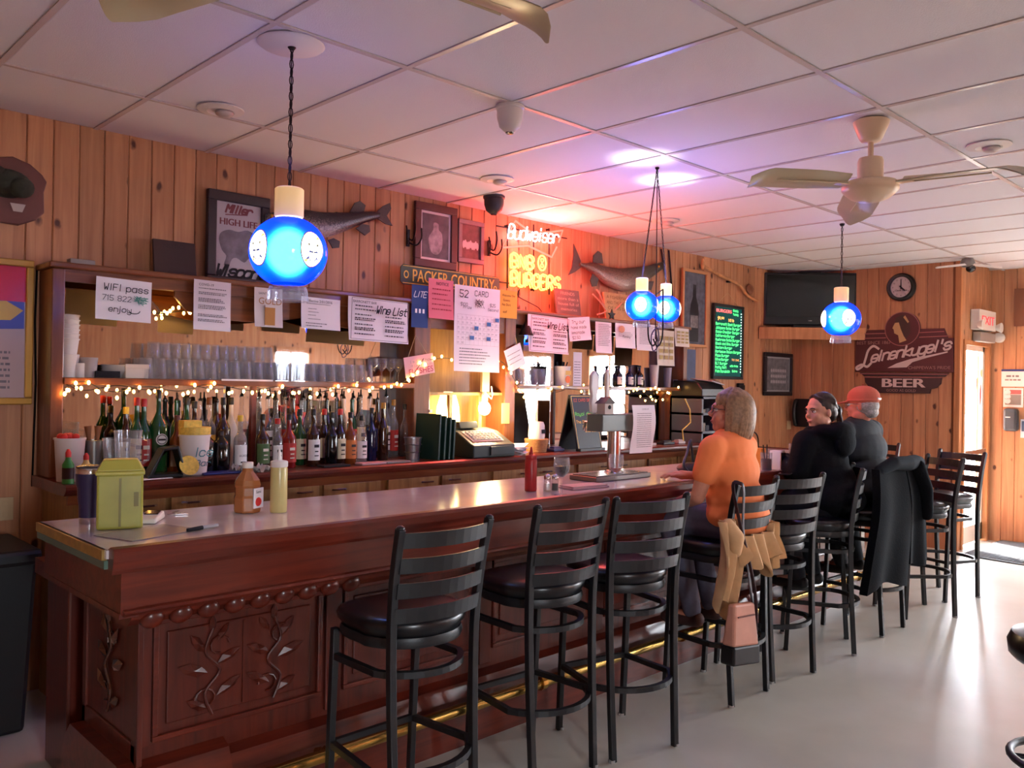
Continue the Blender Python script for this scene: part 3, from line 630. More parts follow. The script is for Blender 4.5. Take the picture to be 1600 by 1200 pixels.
CC = {'black': (18, 18, 18), 'red': (180, 36, 34), 'yellow': (214, 180, 60), 'white': (226, 224, 220), 'gold': (170, 130, 60), 'brown': (96, 50, 26)}
def bottle(px, y, top, body, lab, cap, label, r=.037, pourer=False, round_label=False, group=None, words=None, z=CTZ, sh=.55):
    p = aty(px, 700, y); h = aty(px, top, y).z-z
    t = thing('liquor_bottle', label, 'bottle', (p.x, y, z+.001), 0, group)
    neck = .013
    MB().lathe(bot_prof(r, h, neck, sh), 14).build('bottle_glass', BM[body], t, True)
    hb = h*sh
    if LC[lab]:
        m_ = mat('label_'+lab, LC[lab], .6)
        z0, z1 = hb*.2, hb*.86; mb = MB(); vs = []; N = 10
        for i in range(N+1):
            a = -PI/2-1.25+2.5*i/N
            if round_label: break
            vs += [(math.cos(a)*(r+.0012), math.sin(a)*(r+.0012), z0), (math.cos(a)*(r+.0012), math.sin(a)*(r+.0012), z1)]
        if round_label:
            mb.lathe([(.0, -.002), (.03, -.002), (.03, .002), (0, .002)], 18, M=Matrix.Translation((0, -r-.001, hb*.75)) @ Matrix.Rotation(PI/2, 4, 'X'))
        else: mb.add(vs, [(2*i, 2*i+2, 2*i+3, 2*i+1) for i in range(N)])
        lb = mb.build('label', m_, t)
        dk = mat('label_print_dark', (40, 30, 30), .6) if lab not in ('black', 'red', 'green', 'blue') else mat('label_print_pale', (216, 206, 190), .6)
        b2 = MB(); rr = -r-.0022
        if round_label: b2.ring((0, hb*.75), .026, .004, rr-.003, 16); b2.quad(-.02, .02, hb*.75-.006, hb*.75+.004, rr-.0032)
        elif words: put_text(b2, words, 0, z0+(z1-z0)*.42, .012, rr, w=.042); b2.quad(-.014, .014, z0+.012, z0+.02, rr)
        else:
            b2.quad(-.016, .016, z0+(z1-z0)*.62, z0+(z1-z0)*.76, rr); b2.quad(-.012, .012, z0+(z1-z0)*.4, z0+(z1-z0)*.46, rr); b2.quad(-.014, .014, z0+(z1-z0)*.2, z0+(z1-z0)*.25, rr)
        b2.build('label_print', dk, lb)
    if pourer:
        MB().lathe([(.012, 0), (.012, .012), (.005, .018), (.0045, .045), (.003, .05)], 10, (0, 0, h*.92)).build('pourer', mat('cap_black', CC['black'], .4), t, True)
    else: MB().lathe([(.015, 0), (.0155, .004), (.0155, h*.1), (.013, h*.1+.003), (0, h*.1+.003)], 12, (0, 0, h*.9)).build('cap', mat('cap_'+cap, CC[cap], .4), t, True)
    return t
F = 4.40; B = 4.52; R = 4.66
bottle(213, B, 622, 'green', 'cream', 'red', 'green wine bottle with red cap, left of a red-capped pair')
bottle(224, B, 624, 'green', 'red', 'red', 'green vermouth bottle with red cap and wide red label', .04)
bottle(247, B, 610, 'green', 'white', 'black', 'big green bottle with round white and red label', .046, round_label=True)
bottle(196, R, 637, 'brown', 'cream', 'yellow', 'brown bottle with yellow cap behind the steel shaker', .036)
bottle(276, B, 650, 'amber', 'tan', 'brown', 'amber bottle with brown cork behind the yellow lid', .038)
bottle(291, R, 622, 'green', 'none', 'black', 'dark green bottle with black cap left of the whiskey')
bottle(303, R, 628, 'brown', 'none', 'black', 'squat brown bottle behind the white tub', .04)
bottle(326, R, 622, 'clear', 'yellow', 'brown', 'clear tequila bottle with yellow label and cork')
bottle(348, B, 622, 'brown', 'black', 'black', 'square whiskey bottle with black label near the shelf support', .04)
bottle(360, R, 622, 'white', 'none', 'black', 'frosted white bottle behind the white rum')
bottle(375, F, 650, 'pale', 'white', 'yellow', 'clear rum bottle with white label and yellow cap', .036, words='BACARDI')
bottle(322, F, 672, 'black', 'none', 'black', 'stout black bottle right of the white tub', .045, sh=.7)
bottle(345, F, 675, 'black', 'none', 'black', 'second stout black bottle right of the white tub', .045, sh=.7)
bottle(410, F, 648, 'brown', 'green', 'black', 'whiskey bottle with olive green label right of the shelf support', .04)
bottle(433, F, 655, 'clear', 'white', 'red', 'small clear bottle with white label between green and red labels', .03)
bottle(451, F, 648, 'red', 'red', 'black', 'whiskey bottle with broad red label above the squeeze bottle', .042)
bottle(468, B, 640, 'green', 'cream', 'black', 'bottle with arched cream label beside the red-labelled one', .04)
bottle(489, F, 640, 'brown', 'white', 'black', 'whiskey bottle with big white label, centre of the front row', .04)
bottle(506, B, 640, 'brown', 'cream', 'red', 'slim brown bottle with cream label behind the white-labelled one', .032)
bottle(518, F, 645, 'black', 'none', 'black', 'dark unlabelled bottle left of the pale-necked bottle', .038)
bottle(531, F, 640, 'brown', 'cream', 'red', 'brown bottle with narrow cream label and red neck', .034)
bottle(547, F, 645, 'amber', 'orange', 'black', 'bottle with orange label near the right of the front row', .038)
bottle(564, F, 650, 'clear', 'white', 'black', 'clear bottle with white and black label right of the orange label', .036)
bottle(580, B, 638, 'blue', 'none', 'black', 'dark blue vodka bottle near the end of the row', .035, words='SKYY')
bottle(598, B, 630, 'brown', 'none', 'gold', 'dark brown bottle with gold cap right of the blue vodka', .035)
bottle(614, R, 625, 'clear', 'red', 'gold', 'clear bottle with red label by the galvanised bucket', .034)
bottle(632, R, 632, 'clear', 'none', 'black', 'last clear bottle behind the galvanised bucket', .034)
cols = ['clear', 'clear', 'pale', 'clear', 'brown', 'clear', 'pale', 'clear', 'black', 'clear', 'clear', 'green', 'pale', 'clear', 'brown', 'clear']
for i, cbody in enumerate(cols):
    bottle(404+i*13.2, R+.02*(i % 2), 612+3*(i % 3), cbody, ['none', 'white', 'none', 'red', 'cream', 'none', 'blue', 'white'][i % 8], 'black', '%s bottle with black pourer, %s, rear row right of support' % ({'clear': 'clear', 'pale': 'smoky', 'brown': 'brown', 'black': 'black', 'green': 'green'}[cbody], nth(i)), .033, True, group='rear row of spouted bottles')
for i, px in enumerate((275, 312, 337)):
    bottle(px, R+.03, 618, ['green', 'clear', 'brown'][i], 'none', 'black', ['spouted green bottle in the rear row, left of the shelf support', 'spouted clear bottle in the rear row, left of the shelf support', 'spouted brown bottle in the rear row, left of the shelf support'][i], .033, True)
for i, px in enumerate((965, 982, 997)):
    bottle(px, 4.64, 572, ['black', 'blue', 'black'][i], 'white', 'black', ['dark bottle with white label on the right shelf, leftmost', 'dark bottle with white label on the right shelf, middle', 'dark bottle with white label on the right shelf, rightmost'][i], .034, z=SHZ)
# ================================================================== things on the back counter
def on_ctr(px, y): return Vector((aty(px, 700, y).x, y, CTZ+.001))
t = thing('foam_tub', 'large white foam tub with red straws at the left counter end', 'tub', on_ctr(109, 4.42))
MB().lathe([(0, 0), (.055, 0), (.068, .2), (.072, .2), (.072, .208), (.064, .208), (.05, .01)], 20).build('tub', FOAM, t, True)
for i in range(9): MB().ell((random.uniform(-.045, .045), random.uniform(-.045, .045), .215), .02, .02, .016, 8, 6).build('red_lid', mat('red_plastic', (206, 40, 40), .4), t, True)
t = thing('steel_shaker', 'tapered steel cocktail shaker with wooden muddlers in it', 'shaker', on_ctr(146, 4.45))
MB().lathe([(0, 0), (.034, 0), (.046, .19), (.048, .19), (.044, .192), (.032, .006)], 20).build('shaker_cup', STEEL, t, True)
for s in (-1, 1): MB().tube([(s*.008, 0, .05), (s*.02, .01, .2), (s*.024, .012, .26)], [.008, .01, .018], 8).build('muddler', mat('brown_wood', (130, 78, 42), .6), t, True)
for px, y, h, lab in ((182, 4.36, .2, 'tall clear plastic pitcher behind the yellow caddy'), (200, 4.30, .24, 'taller clear plastic pitcher stacked against its twin')):
    t = thing('pitcher', lab, 'pitcher', on_ctr(px, y))
    MB().lathe([(0, 0), (.05, 0), (.064, h), (.067, h), (.064, h+.004), (.048, .008)], 20).build('pitcher_body', GLASS, t, True)
    MB().tube([(.06, 0, h*.85), (.1, 0, h*.8), (.1, 0, h*.4), (.055, 0, h*.3)], .008, 6).build('handle', GLASS, t, True)
for px, y, h, c1, c2, lab in ((107, 4.31, .15, (60, 20, 20), (60, 140, 60), 'green-necked sauce bottle with red cap on the counter'), (135, 4.31, .13, (60, 40, 20), (214, 190, 120), 'mustard bottle with red twist cap')):
    t = thing('sauce_bottle', lab, 'bottle', on_ctr(px, y)); r = .026
    MB().lathe([(0, 0), (r, 0), (r, h*.6), (r*.5, h*.75), (r*.45, h*.85), (0, h*.85)], 14).build('bottle_body', mat('sauce_%d' % px, c2, .35), t, True)
    MB().lathe([(r*1.01, h*.15), (r*1.01, h*.5)], 14).build('label', mat('label_dark_%d' % px, c1, .5), t, True)
    MB().lathe([(r*.5, h*.83), (r*.5, h*.97), (r*.2, h*1.08)], 10).build('cap', mat('red_plastic', (206, 40, 40), .4), t, True)
t = thing('white_bucket', 'white plastic tub with blue lettering and a yellow upturned lid', 'tub', on_ctr(304, 4.36))
MB().lathe([(0, 0), (.062, 0), (.078, .2), (.082, .2), (.082, .21), (.075, .21), (.06, .006)], 22).build('tub', FOAM, t, True)
MB().lathe([(.08, .211), (.082, .25), (.02, .25), (.02, .248), (.078, .245), (.076, .211)], 22).box(-.075, .02, -.04, .03, .25, .285).build('yellow_lid', mat('yellow_plastic', (220, 186, 82), .5, vary=.2, scale=60), t, True)
mb = MB(); mb.strokes(pen('Ice', -.03, .1, .045, .2), .005, -.0745); mb.strokes(pen('Bar', -.025, .05, .03, .2), .004, -.072); mb.build('lettering', mat('teal_ink', (50, 120, 130), .6), t)
t = thing('black_caddy', 'black plastic napkin caddy lying open beside the white tub', 'caddy', on_ctr(258, 4.31))
MB().prismz([(-.1, -.04), (.08, -.04), (.1, .06), (-.07, .07)], 0, .02).prism([(-.1, 0), (-.02, .15), (.06, .16), (.1, .02), (.085, .02), (.05, .14), (-.015, .135), (-.075, 0)], -.035, .045).build('caddy_body', mat('black_plastic', (16, 16, 18), .35), t, bevel=.006)
MB().lathe([(0, .0), (.05, .004), (.052, .01), (.0, .012)], 18, M=Matrix.Translation((.11, -.03, .055)) @ Matrix.Rotation(1.2, 4, 'X')).build('yellow_disc', mat('yellow_plastic', (220, 186, 82), .5), t, True)
o = MB().box(-.09, .12, -.05, .03, 0, .012).build('blue_tray', mat('blue_plastic', (44, 52, 120), .4), None, loc=on_ctr(338, 4.33), bevel=.004); tag(o, 'flat blue tray edge under the black bottles', 'tray')
o = MB().box(-.12, .08, -.035, .03, 0, .003).build('paper_sheet', WHITE, None, loc=on_ctr(243, 4.272)+Vector((0, .01, 0)), rot=(0, 0, .1)); tag(o, 'loose white sheet under the black caddy', 'paper')
t = thing('bar_towel', 'crumpled white bar towel on the counter behind the juice jug', 'towel', on_ctr(395, 4.30))
vs = []; N1 = 16
for i in range(N1):
    for j in range(8): vs.append((-.1+.2*i/15, -.045+.09*j/7, .018+.022*math.sin(i*1.1+j)*math.cos(j*.9)+.012*math.sin(i*2.3)))
MB().add(vs, [(i*8+j, i*8+j+8, i*8+j+9, i*8+j+1) for i in range(15) for j in range(7)]).build('towel_cloth', mat('white_cloth', (204, 196, 194), .9), t, True)
for px, lab, c in ((580, 'pink booklet lying at the counter edge', (206, 160, 160)), (618, 'folded grey cloth pad near the bucket', (150, 140, 136)), (522, 'dark rubber bar mat in front of the bottles', (20, 20, 22))):
    o = MB().box(-.09, .09, -.04, .04, 0, .012).build('counter_pad', mat('pad_%d' % px, c, .7), None, loc=on_ctr(px, 4.31), bevel=.003); tag(o, lab, 'mat' if px == 522 else 'booklet' if px == 580 else 'cloth')
t = thing('galvanised_bucket', 'small galvanised steel bucket at the right end of the bottles', 'bucket', on_ctr(645, 4.42))
MB().lathe([(0, 0), (.043, 0), (.056, .14), (.06, .14), (.06, .146), (.053, .146), (.041, .004)], 24).build('bucket_body', mat('galvanised', (168, 168, 170), .35, .9, vary=.15, scale=40), t, True)
for z in (.05, .1): MB().lathe([(.047+z*.09, z-.003), (.051+z*.09, z), (.047+z*.09, z+.003)], 24).build('band', STEEL, t, True)
MG = mat('dark_green_leatherette', (24, 54, 44), .45)
for i, px in enumerate((667, 676, 684, 691)):
    p = on_ctr(px, 4.40); o = MB().box(-.008, .008, -.11, .11, 0, .30-.012*i).build('menu_folder', MG, None, loc=p, rot=(0, .05, .12-.02*i), bevel=.002)
    tag(o, 'dark green menu folder standing upright, %s of four' % ['leftmost', 'second', 'third', 'rightmost'][i], 'menu', 'green menus by the register')
reg = thing('cash_register', 'dark green-grey cash register under the bare bulb', 'cash register', on_ctr(742, 4.45))
RG = mat('register_plastic', (52, 62, 58), .45)
MB().prismx([(-.2, 0), (-.2, .085), (-.16, .1), (-.02, .17), (.1, .19), (.14, .0)], -.19, .2).build('register_body', RG, reg, bevel=.008)
MB().box(-.04, .17, -.212, -.2, .015, .075).build('cash_drawer', mat('register_drawer', (40, 48, 48), .4), reg, bevel=.003)
MB().prismx([(-.15, .108), (-.03, .165), (-.02, .172), (-.14, .116)], -.15, .14).build('keypad', mat('register_keys', (196, 190, 176), .5), reg)
MB().prismx([(.02, .19), (.04, .235), (.09, .235), (.1, .19)], -.12, .05).build('display', mat('register_display', (30, 36, 36), .3), reg, bevel=.004)
keys = MB()
for i in range(8):
    for j in range(5): keys.box(-.13+i*.033, -.13+i*.033+.022, -.14+j*.022, -.126+j*.022, .122+j*.0107, .13+j*.0107)
keys.build('keys', mat('register_key_tops', (226, 220, 200), .4), reg)
o = MB().lathe([(.02, 0), (.028, .06), (.03, .06)], 14).build('paper_cup', PLASW, None, True, on_ctr(791, 4.31)); tag(o, 'small white cup beside the register drawer', 'cup')
# bare bulb over the register; glowing shade added for the glare on the menus
p = aty(757, 638, 4.56)
bl = thing('bare_bulb_lamp', 'bare glowing bulb hanging over the cash register', 'lamp', (p.x, p.y, p.z))
MB().ell((0, 0, 0), .045, .045, .05, 20, 14).build('bulb', emis('warm_bulb', (255, 214, 140), 40), bl, True)
MB().lathe([(.018, .045), (.022, .05), (.022, .1), (.01, .12)], 14).build('socket', PLASW, bl, True)
MB().box(-.035, .035, -.012, .012, .12, .3).build('bracket', mat('pale_bracket', (190, 170, 130), .6), bl)
MB().tube([(.02, 0, .1), (.05, -.02, .07), (.06, -.02, .1), (.055, -.01, .16)], .005, 6).build('cord', PLASW, bl)
l = bpy.data.lights.new('bulb_light', 'POINT'); l.energy = 22; l.color = (1, .75, .42); l.shadow_soft_size = .06
lo = bpy.data.objects.new('bulb_light', l); COL.objects.link(lo); lo.parent = bl; lo.location = (0, -.08, 0)
p = aty(700, 632, 4.68)
ls = thing('added_glare_shape', 'glowing cream shaded lamp behind the green menus', 'lamp', (p.x, p.y, CTZ+.002))  # added glowing shape, in place of fluorescent light glaring on the menus
MB().lathe([(.05, 0), (.05, .015), (.012, .02), (.01, .16)], 16).build('glare_stand', BRASS, ls, True)
MB().lathe([(.085, .16), (.09, .2), (.08, .33), (.055, .42), (.03, .44)], 20).build('glare_shade', emis('cream_glare_glow', (255, 222, 150), 9), ls, True)
# yellow note on the post
q = rect(784, 630, 662, 796, HFY-.004); o = MB().box(q[0], q[1], HFY-.004, HFY-.001, q[2], q[3]).build('sticky_note', mat('yellow_paper', (222, 190, 110), .8), None); tag(o, 'yellow note stuck to the post right of the bulb', 'note')
# napkin heap, basket with upturned foam bowl, A-board, tin
t = thing('napkin_heap', 'loose heap of white napkins beside the wicker basket', 'napkins', on_ctr(808, 4.33))
for i in range(5): MB().box(-.07, .07, -.05, .05, 0, .004).build('napkin', WHITE, t, loc=(0, 0, .006+.014*i), rot=(random.uniform(-.3, .3), random.uniform(-.25, .25), i*.5))
t = thing('wicker_basket', 'round woven basket holding an upturned foam container', 'basket', on_ctr(838, 4.42))
mb = MB()
for i in range(9): mb.tube([((.07+.002*i)*math.cos(a), (.07+.002*i)*math.sin(a), .006+.011*i) for a in [2*PI*k/20 for k in range(20)]], .007, 6, closed=True)
mb.lathe([(0, .001), (.068, .001), (.068, .005), (0, .005)], 20).build('basket_weave', mat('tan_wicker', (168, 118, 72), .7, vary=.2, scale=80), t, True)
MB().lathe([(.058, .09), (.064, .12), (.06, .2), (.05, .225), (0, .23)], 20).build('foam_container', FOAM, t, True)
MB().box(-.01, .03, -.064, -.058, .14, .17).build('black_mark', INK, t)
ab = thing('sandwich_board', 'small A-frame chalkboard with fluorescent writing on the back counter', 'sign', on_ctr(907, 4.38), .0)
w2, hh, dep = .145, .44, .1
for s, nm in ((-1, 'front_board'), (1, 'rear_board')):
    Mx = Matrix.Translation((0, s*dep, 0)) @ Matrix.Rotation(s*math.atan2(dep, hh), 4, 'X')
    bo = MB().box(-w2, w2, -.006, .006, 0, hh, Mx).build(nm, mat('chalkboard_black', (20, 22, 24), .35), ab)
    if s < 0:
        fr_ = MB()
        for (a, b, c_, d) in ((-w2+.008, w2-.008, .008, .013), (-w2+.008, w2-.008, hh-.014, hh-.009), (-w2+.008, -w2+.013, .008, hh-.01), (w2-.013, w2-.008, .008, hh-.01)): fr_.box(a, b, -.008, -.006, c_, d, Mx)
        fr_.build('gold_line', mat('gold_line', (220, 190, 100), .5), bo)
        def wr_(txt, z, h, col, nm2, x=-.12):
            mb = MB(); mb.strokes(pen(txt, x, z, h, .1, jit=.12), h*.14, -.0068); mb.v = [tuple(Mx @ Vector(v)) for v in mb.v]; mb.build(nm2, col, bo)
        FG = mat('fluoro_green', (120, 235, 90), .6); FO = mat('fluoro_orange', (245, 190, 80), .6); FR = mat('fluoro_red', (220, 90, 60), .6)
        wr_('EZ CARD DRAW', .385, .022, FR, 'lettering', -.11); wr_('Royal dice', .275, .026, FG, 'lettering'); wr_('The Don Beers', .215, .022, FO, 'lettering'); wr_('Full Day', .178, .02, FO, 'lettering', -.05); wr_('5.00 each', .145, .02, FO, 'lettering', -.03)
MB().box(-w2, w2, -dep-.03, -dep+.02, 0, .02).build('board_foot', BLACK, ab)
q = rect(915, 628, 668, 933, 4.5)
o = MB().box(q[0], q[1], 4.5, 4.51, CTZ+.001, q[3]).build('framed_card', mat('dull_card', (150, 120, 110), .7), None, bevel=.003); tag(o, 'brownish framed card standing right of the A-frame chalkboard', 'card')
for px, lab, c, s in ((868, 'blue patterned cloth left of the A-frame chalkboard foot', (70, 76, 110), .06), (1010, 'open notepad on the counter behind the beer tower', (190, 180, 176), .09), (1040, 'black handset lying at the right counter end', (24, 24, 26), .08), (1060, 'clear plastic tape dispenser at the right counter end', (170, 160, 156), .05)):
    o = MB().box(-s, s, -.04, .04, 0, .02).prismx([(-.03, .02), (.03, .02), (.02, .035), (-.02, .035)], -s*.7, s*.7).build('counter_item', mat('item_%d' % px, c, .5), None, loc=on_ctr(px, 4.4), bevel=.004); tag(o, lab, lab.split()[1] if px != 868 else 'cloth')
# right shelf: white pail, sheet, vases
t = thing('white_pail', 'white pail with orange round sticker on the right shelf', 'pail', on_shelf(878, 4.64))
MB().lathe([(0, 0), (.058, 0), (.07, .15), (.074, .15), (.074, .156), (.066, .156), (.054, .006)], 20).build('pail', FOAM, t, True)
MB().disc((.0, .05), .03, -.0665, 20).build('orange_sticker', mat('orange_print', (226, 110, 50), .6), t); MB().quad(-.035, .03, .085, .12, -.0735).build('yellow_sticker', mat('yellow_paper', (222, 190, 110), .8), t)
for i in range(5): MB().tube([(random.uniform(-.03, .03), random.uniform(-.03, .03), .05), (random.uniform(-.05, .05), random.uniform(-.04, .04), .19)], .006, 5).build('black_straw', INK, t)
q = rect(896, 550, 603, 909, 4.66); o = MB().box(q[0], q[1], 4.66, 4.664, SHZ, q[3]).build('printed_sheet', WHITE, None); tag(o, 'printed sheet standing behind the white pail', 'paper')
mb = MB()
for i in range(9): gibber(mb, q[0]+.01, q[1]-.01, SHZ+.02+i*.022, .006, 4.6585)
mb.build('lettering', GREY, o)
for px, h, r, lab, c in ((1022, .2, .045, 'tall white plastic cup on the right shelf', (206, 196, 200)), (1043, .18, .04, 'grey patterned tumbler at the right shelf end', (140, 130, 150)), (1058, .07, .04, 'short white tub at the right end of the right shelf', (214, 206, 204))):
    o = MB().lathe([(0, 0), (r*.75, 0), (r, h), (r*1.04, h), (r*.95, h+.003), (r*.7, .006)], 18).build('shelf_cup', mat('cup_%d' % px, c, .5), None, True, on_shelf(px, 4.66)); tag(o, lab, 'cup')
# ================================================================== string lights
SL = emis('fairy_bulb', (255, 186, 90), 30)
WIRE = mat('dark_wire', (34, 30, 24), .6)
bulbm = MB().ell((0, 0, 0), .008, .008, .011, 8, 6).mesh('bulb', True)
def string(lab, pts, n):
    t = thing('string_lights', lab, 'string lights', (0, 0, 0)); c = crom(pts, 8)
    MB().tube(c, .0028, 4).build('wire', WIRE, t)
    for i in range(n):
        p = c[int((i+.5)*len(c)/n)]
        mk('fairy_bulb', bulbm, SL, t, (p[0]+random.uniform(-.02, .02), p[1]-.008, p[2]+random.uniform(-.035, .02)))
def P(px, py, y=HFY-.02): return tuple(aty(px, py, y))
string('warm string lights sagging along the front of the left shelf', [P(100, 608), P(130, 596), P(175, 612), P(230, 604), P(280, 611), P(330, 600), P(390, 610), P(440, 604), P(490, 614), P(540, 604), P(590, 610), P(625, 600), P(645, 585), P(662, 560)], 44)
string('warm string lights looped across the register alcove', [P(672, 562), P(700, 560), P(730, 570), P(770, 562), P(790, 570), P(802, 590), P(815, 612), P(835, 618)], 14)
string('string lights along the front of the right shelf', [P(840, 612), P(880, 606), P(930, 614), P(960, 604), P(1010, 606), P(1030, 610), P(1062, 606)], 14)
string('string lights tangled inside the right end of the hutch', [P(1005, 612, 4.72), P(1025, 625, 4.72), P(1045, 612, 4.72), P(1058, 630, 4.72), P(1052, 650, 4.72), P(1058, 660, 4.72)], 12)
string('string lights strung high behind the first printed sheet', [P(238, 487, 4.74), P(262, 489, 4.74), P(298, 484, 4.74), P(310, 489, 4.74)], 9)
# ================================================================== printer tower right of the hutch
t = thing('storage_tower', 'grey organiser tower with three open slots right of the hutch', 'organiser', (aty(1098, 650, 4.45).x, 4.5, 0))
GP_ = mat('grey_organiser', (92, 96, 104), .5)
w = .17
MB().box(-w, -w+.025, -.15, .2, 0, 1.52).box(w-.025, w, -.15, .2, 0, 1.52).box(-w, w, .18, .2, 0, 1.52).build('side', GP_, t)
for z in (.0, .4, .8, 1.02, 1.18, 1.35, 1.5): MB().box(-w, w, -.15, .2, z, z+.02).build('shelf', GP_, t)
for z in (1.04, 1.2, 1.37):
    for i in range(3): MB().box(-w+.03+i*.06, -w+.08+i*.06, -.1, .1, z, z+random.uniform(.03, .1)).build('papers', mat('mixed_papers%d' % i, [(200, 196, 190), (120, 110, 100), (60, 60, 66)][i], .8), t)
t2 = thing('printer', 'black printer with papers on it, on top of the organiser', 'printer', (t.location.x-.01, 4.5, 1.521))
MB().prismx([(-.17, 0), (-.17, .07), (-.12, .13), (.15, .15), (.18, 0)], -.19, .19).build('printer_body', mat('black_plastic', (16, 16, 18), .35), t2, bevel=.01)
MB().box(-.06, .16, -.16, .08, .15, .158).build('papers', mat('grey_papers', (170, 166, 166), .8), t2, rot=(.1, .15, 0))
t3 = thing('ball_cap', 'tan baseball cap lying on the printer', 'cap', (t.location.x+.19, 4.47, 1.6))
MB().ell((0, 0, 0), .085, .1, .09, 16, 10).build('crown', mat('tan_cloth', (132, 106, 88), .9), t3, True)
MB().lathe([(.0, -.004), (.09, -.006), (.09, 0), (0, .002)], 16, (.03, -.09, -.02)).build('brim', mat('tan_cloth_dark', (116, 92, 78), .9), t3, True)
t4 = MB().tube([P(1070, 623, 4.4), P(1078, 640, 4.4), P(1079, 660, 4.4), P(1066, 672, 4.4), P(1068, 690, 4.4)], .006, 6).build('yellow_cable', mat('yellow_cable', (206, 180, 90), .5), None, True); tag(t4, 'yellowish cable looping down the right hutch post', 'cable')
# ================================================================== paper notices hung on the hutch front
HP = HFY-.034
def paper(name, label, cat, xl, yt, yb, xr, Y=HP, col=None, tilt=0, curl=.006, group=None, mat_=None):
    x0, x1, z0, z1 = rect(xl, yt, yb, xr, Y); w, h = x1-x0, z1-z0
    t = thing(name, label, cat, ((x0+x1)/2, Y, (z0+z1)/2), 0, group); t.rotation_euler = (0, -tilt, 0)
    m_ = mat_ or (WHITE if col is None else mat('paper_%d_%d_%d' % col, col, .8))
    vs = []; N = 6
    for i in range(N+1):
        v = -h/2+h*i/N; y = -curl*(1-(i/N))**2*2
        vs += [(-w/2, y, v), (w/2, y, v)]
    MB().add(vs, [(2*i, 2*i+1, 2*i+3, 2*i+2) for i in range(N)]).build('sheet', m_, t, fix=False)
    t['w'] = w; t['h'] = h; return t, w, h
def lines(t, w, h, rows, y=-.016, name='lettering', m_=None):   # rows: (kind, text, z fraction, height fraction, x fraction)
    mb = MB()
    for k, s, fz, fh, fx in rows:
        z = -h/2+h*fz; hh = h*fh
        if k in 'ps':
            sl, ad_ = (.05, 5.4) if k == 'p' else (.35, 4.8); x_0 = -w/2+w*fx; kk = min(1, w*(.96-fx)/(penw(s, hh, ad_)+hh*sl))
            mb.strokes([[(x_0+(a_-x_0)*kk, b_) for a_, b_ in st] for st in pen(s, x_0, z, hh, sl, ad_, k == 's', .1 if k == 'p' else 0)], max(hh*(.12 if k == 'p' else .15), .0014), y)
        elif k == 't': put_text(mb, s, -w/2+w*fx, z, hh, y)
        elif k == 'l': put_text(mb, s, -w/2+w*fx, z, hh, y, align='LEFT')
        elif k == 'g':
            mb_ = s if isinstance(s, (tuple, list)) else (.1, .9); gibber(mb, -w/2+w*mb_[0], -w/2+w*mb_[1], z, hh, y, random.uniform(.75, 1))
    return mb.build(name, m_ or INK, t, fix=False)
t, w, h = paper('notice_paper', 'white sheet handwritten WIFI PASS, hung at the left end of the hutch', 'notice', 149, 432, 499, 236, tilt=-.03)
lines(t, w, h, [('p', 'WIFI pass', .7, .15, .12), ('p', 'enjoy', .2, .13, .22)]); lines(t, w, h, [('p', '715 822', .46, .12, .1)], m_=mat('soft_ink', (90, 92, 104), .8))
mb = MB(); mb.strokes([[(w*.18+w*.1*math.cos(a), -h*.24+h*.07*math.sin(a)) for a in [PI+PI*i/8 for i in range(9)]]], .004, -.016); mb.build('smile_mark', INK, t)
mb = MB()
for i in range(26): mb.strokes([[(w*random.uniform(.16, .44), h*random.uniform(-.1, .12)), (w*random.uniform(.16, .44), h*random.uniform(-.1, .12))]], .003, -.0165)
mb.build('scribble', mat('teal_scribble', (90, 150, 140), .8), t)
t, w, h = paper('notice_paper', 'printed COVID-19 sheet hung between the wifi note and the blue globe', 'notice', 302, 436, 515, 360, tilt=-.015)
lines(t, w, h, [('l', 'COVID-19', .88, .05, .1)]); lines(t, w, h, [('g', None, z, .018, 0) for z in (.82, .74, .71, .62, .59, .56, .48, .45, .42, .3, .27, .2, .17)], m_=GREY)
t, w, h = paper('beer_poster', 'small poster reading GOLD with a glass of beer, behind the blue globe', 'poster', 397, 448, 510, 441, col=(222, 214, 212))
lines(t, w, h, [('l', 'SAINT', .82, .06, .1)]); lines(t, w, h, [('l', 'GOLD', .58, .17, .1)], m_=mat('gold_letters', (168, 118, 70), .7))
MB().box(-w*.16, w*.2, -.016, -.012, -h*.45, h*.05).build('beer_picture', mat('beer_amber', (176, 120, 56), .6), t); MB().box(-w*.16, w*.2, -.0165, -.0125, .0, h*.05).build('beer_foam', FOAM, t)
t, w, h = paper('notice_paper', 'printed sheet headed Effective, hung right of the blue globe', 'notice', 470, 463, 513, 531, tilt=-.015)
lines(t, w, h, [('l', 'Effective 2/01/2016', .84, .085, .12)]); lines(t, w, h, [('g', (.1, .9), .78, .02, 0), ('g', (.15, .4), .62, .02, 0), ('g', (.15, .45), .52, .02, 0), ('g', (.15, .4), .42, .02, 0), ('g', (.15, .55), .3, .02, 0), ('g', (.1, .7), .16, .03, 0), ('g', (.1, .6), .08, .03, 0)], m_=GREY)
def winelist(lab, a):
    t, w, h = paper('wine_list', lab, 'menu', *a, tilt=-.02, curl=.012)
    mb = MB(); yy = -.027
    for (x0, x1, z0, z1) in ((-.48, .48, .46, .47), (-.48, .48, -.47, -.46), (-.48, -.47, -.47, .47), (.47, .48, -.47, .47)): mb.quad(w*x0, w*x1, h*z0, h*z1, yy)
    mb.build('border', GREY, t, fix=False)
    lines(t, w, h, [('l', 'BARRONETT BAR', .86, .06, .04), ('s', 'Wine List', .66, .17, .42)], y=yy)
    lines(t, w, h, [('g', (c, c+.36), z, .028, 0) for z in (.78, .7, .58, .5, .46, .36, .28, .24, .14) for c in ((.08, .58) if z < .62 else (.08,))], y=yy, m_=mat('dark_print', (70, 66, 74), .8))
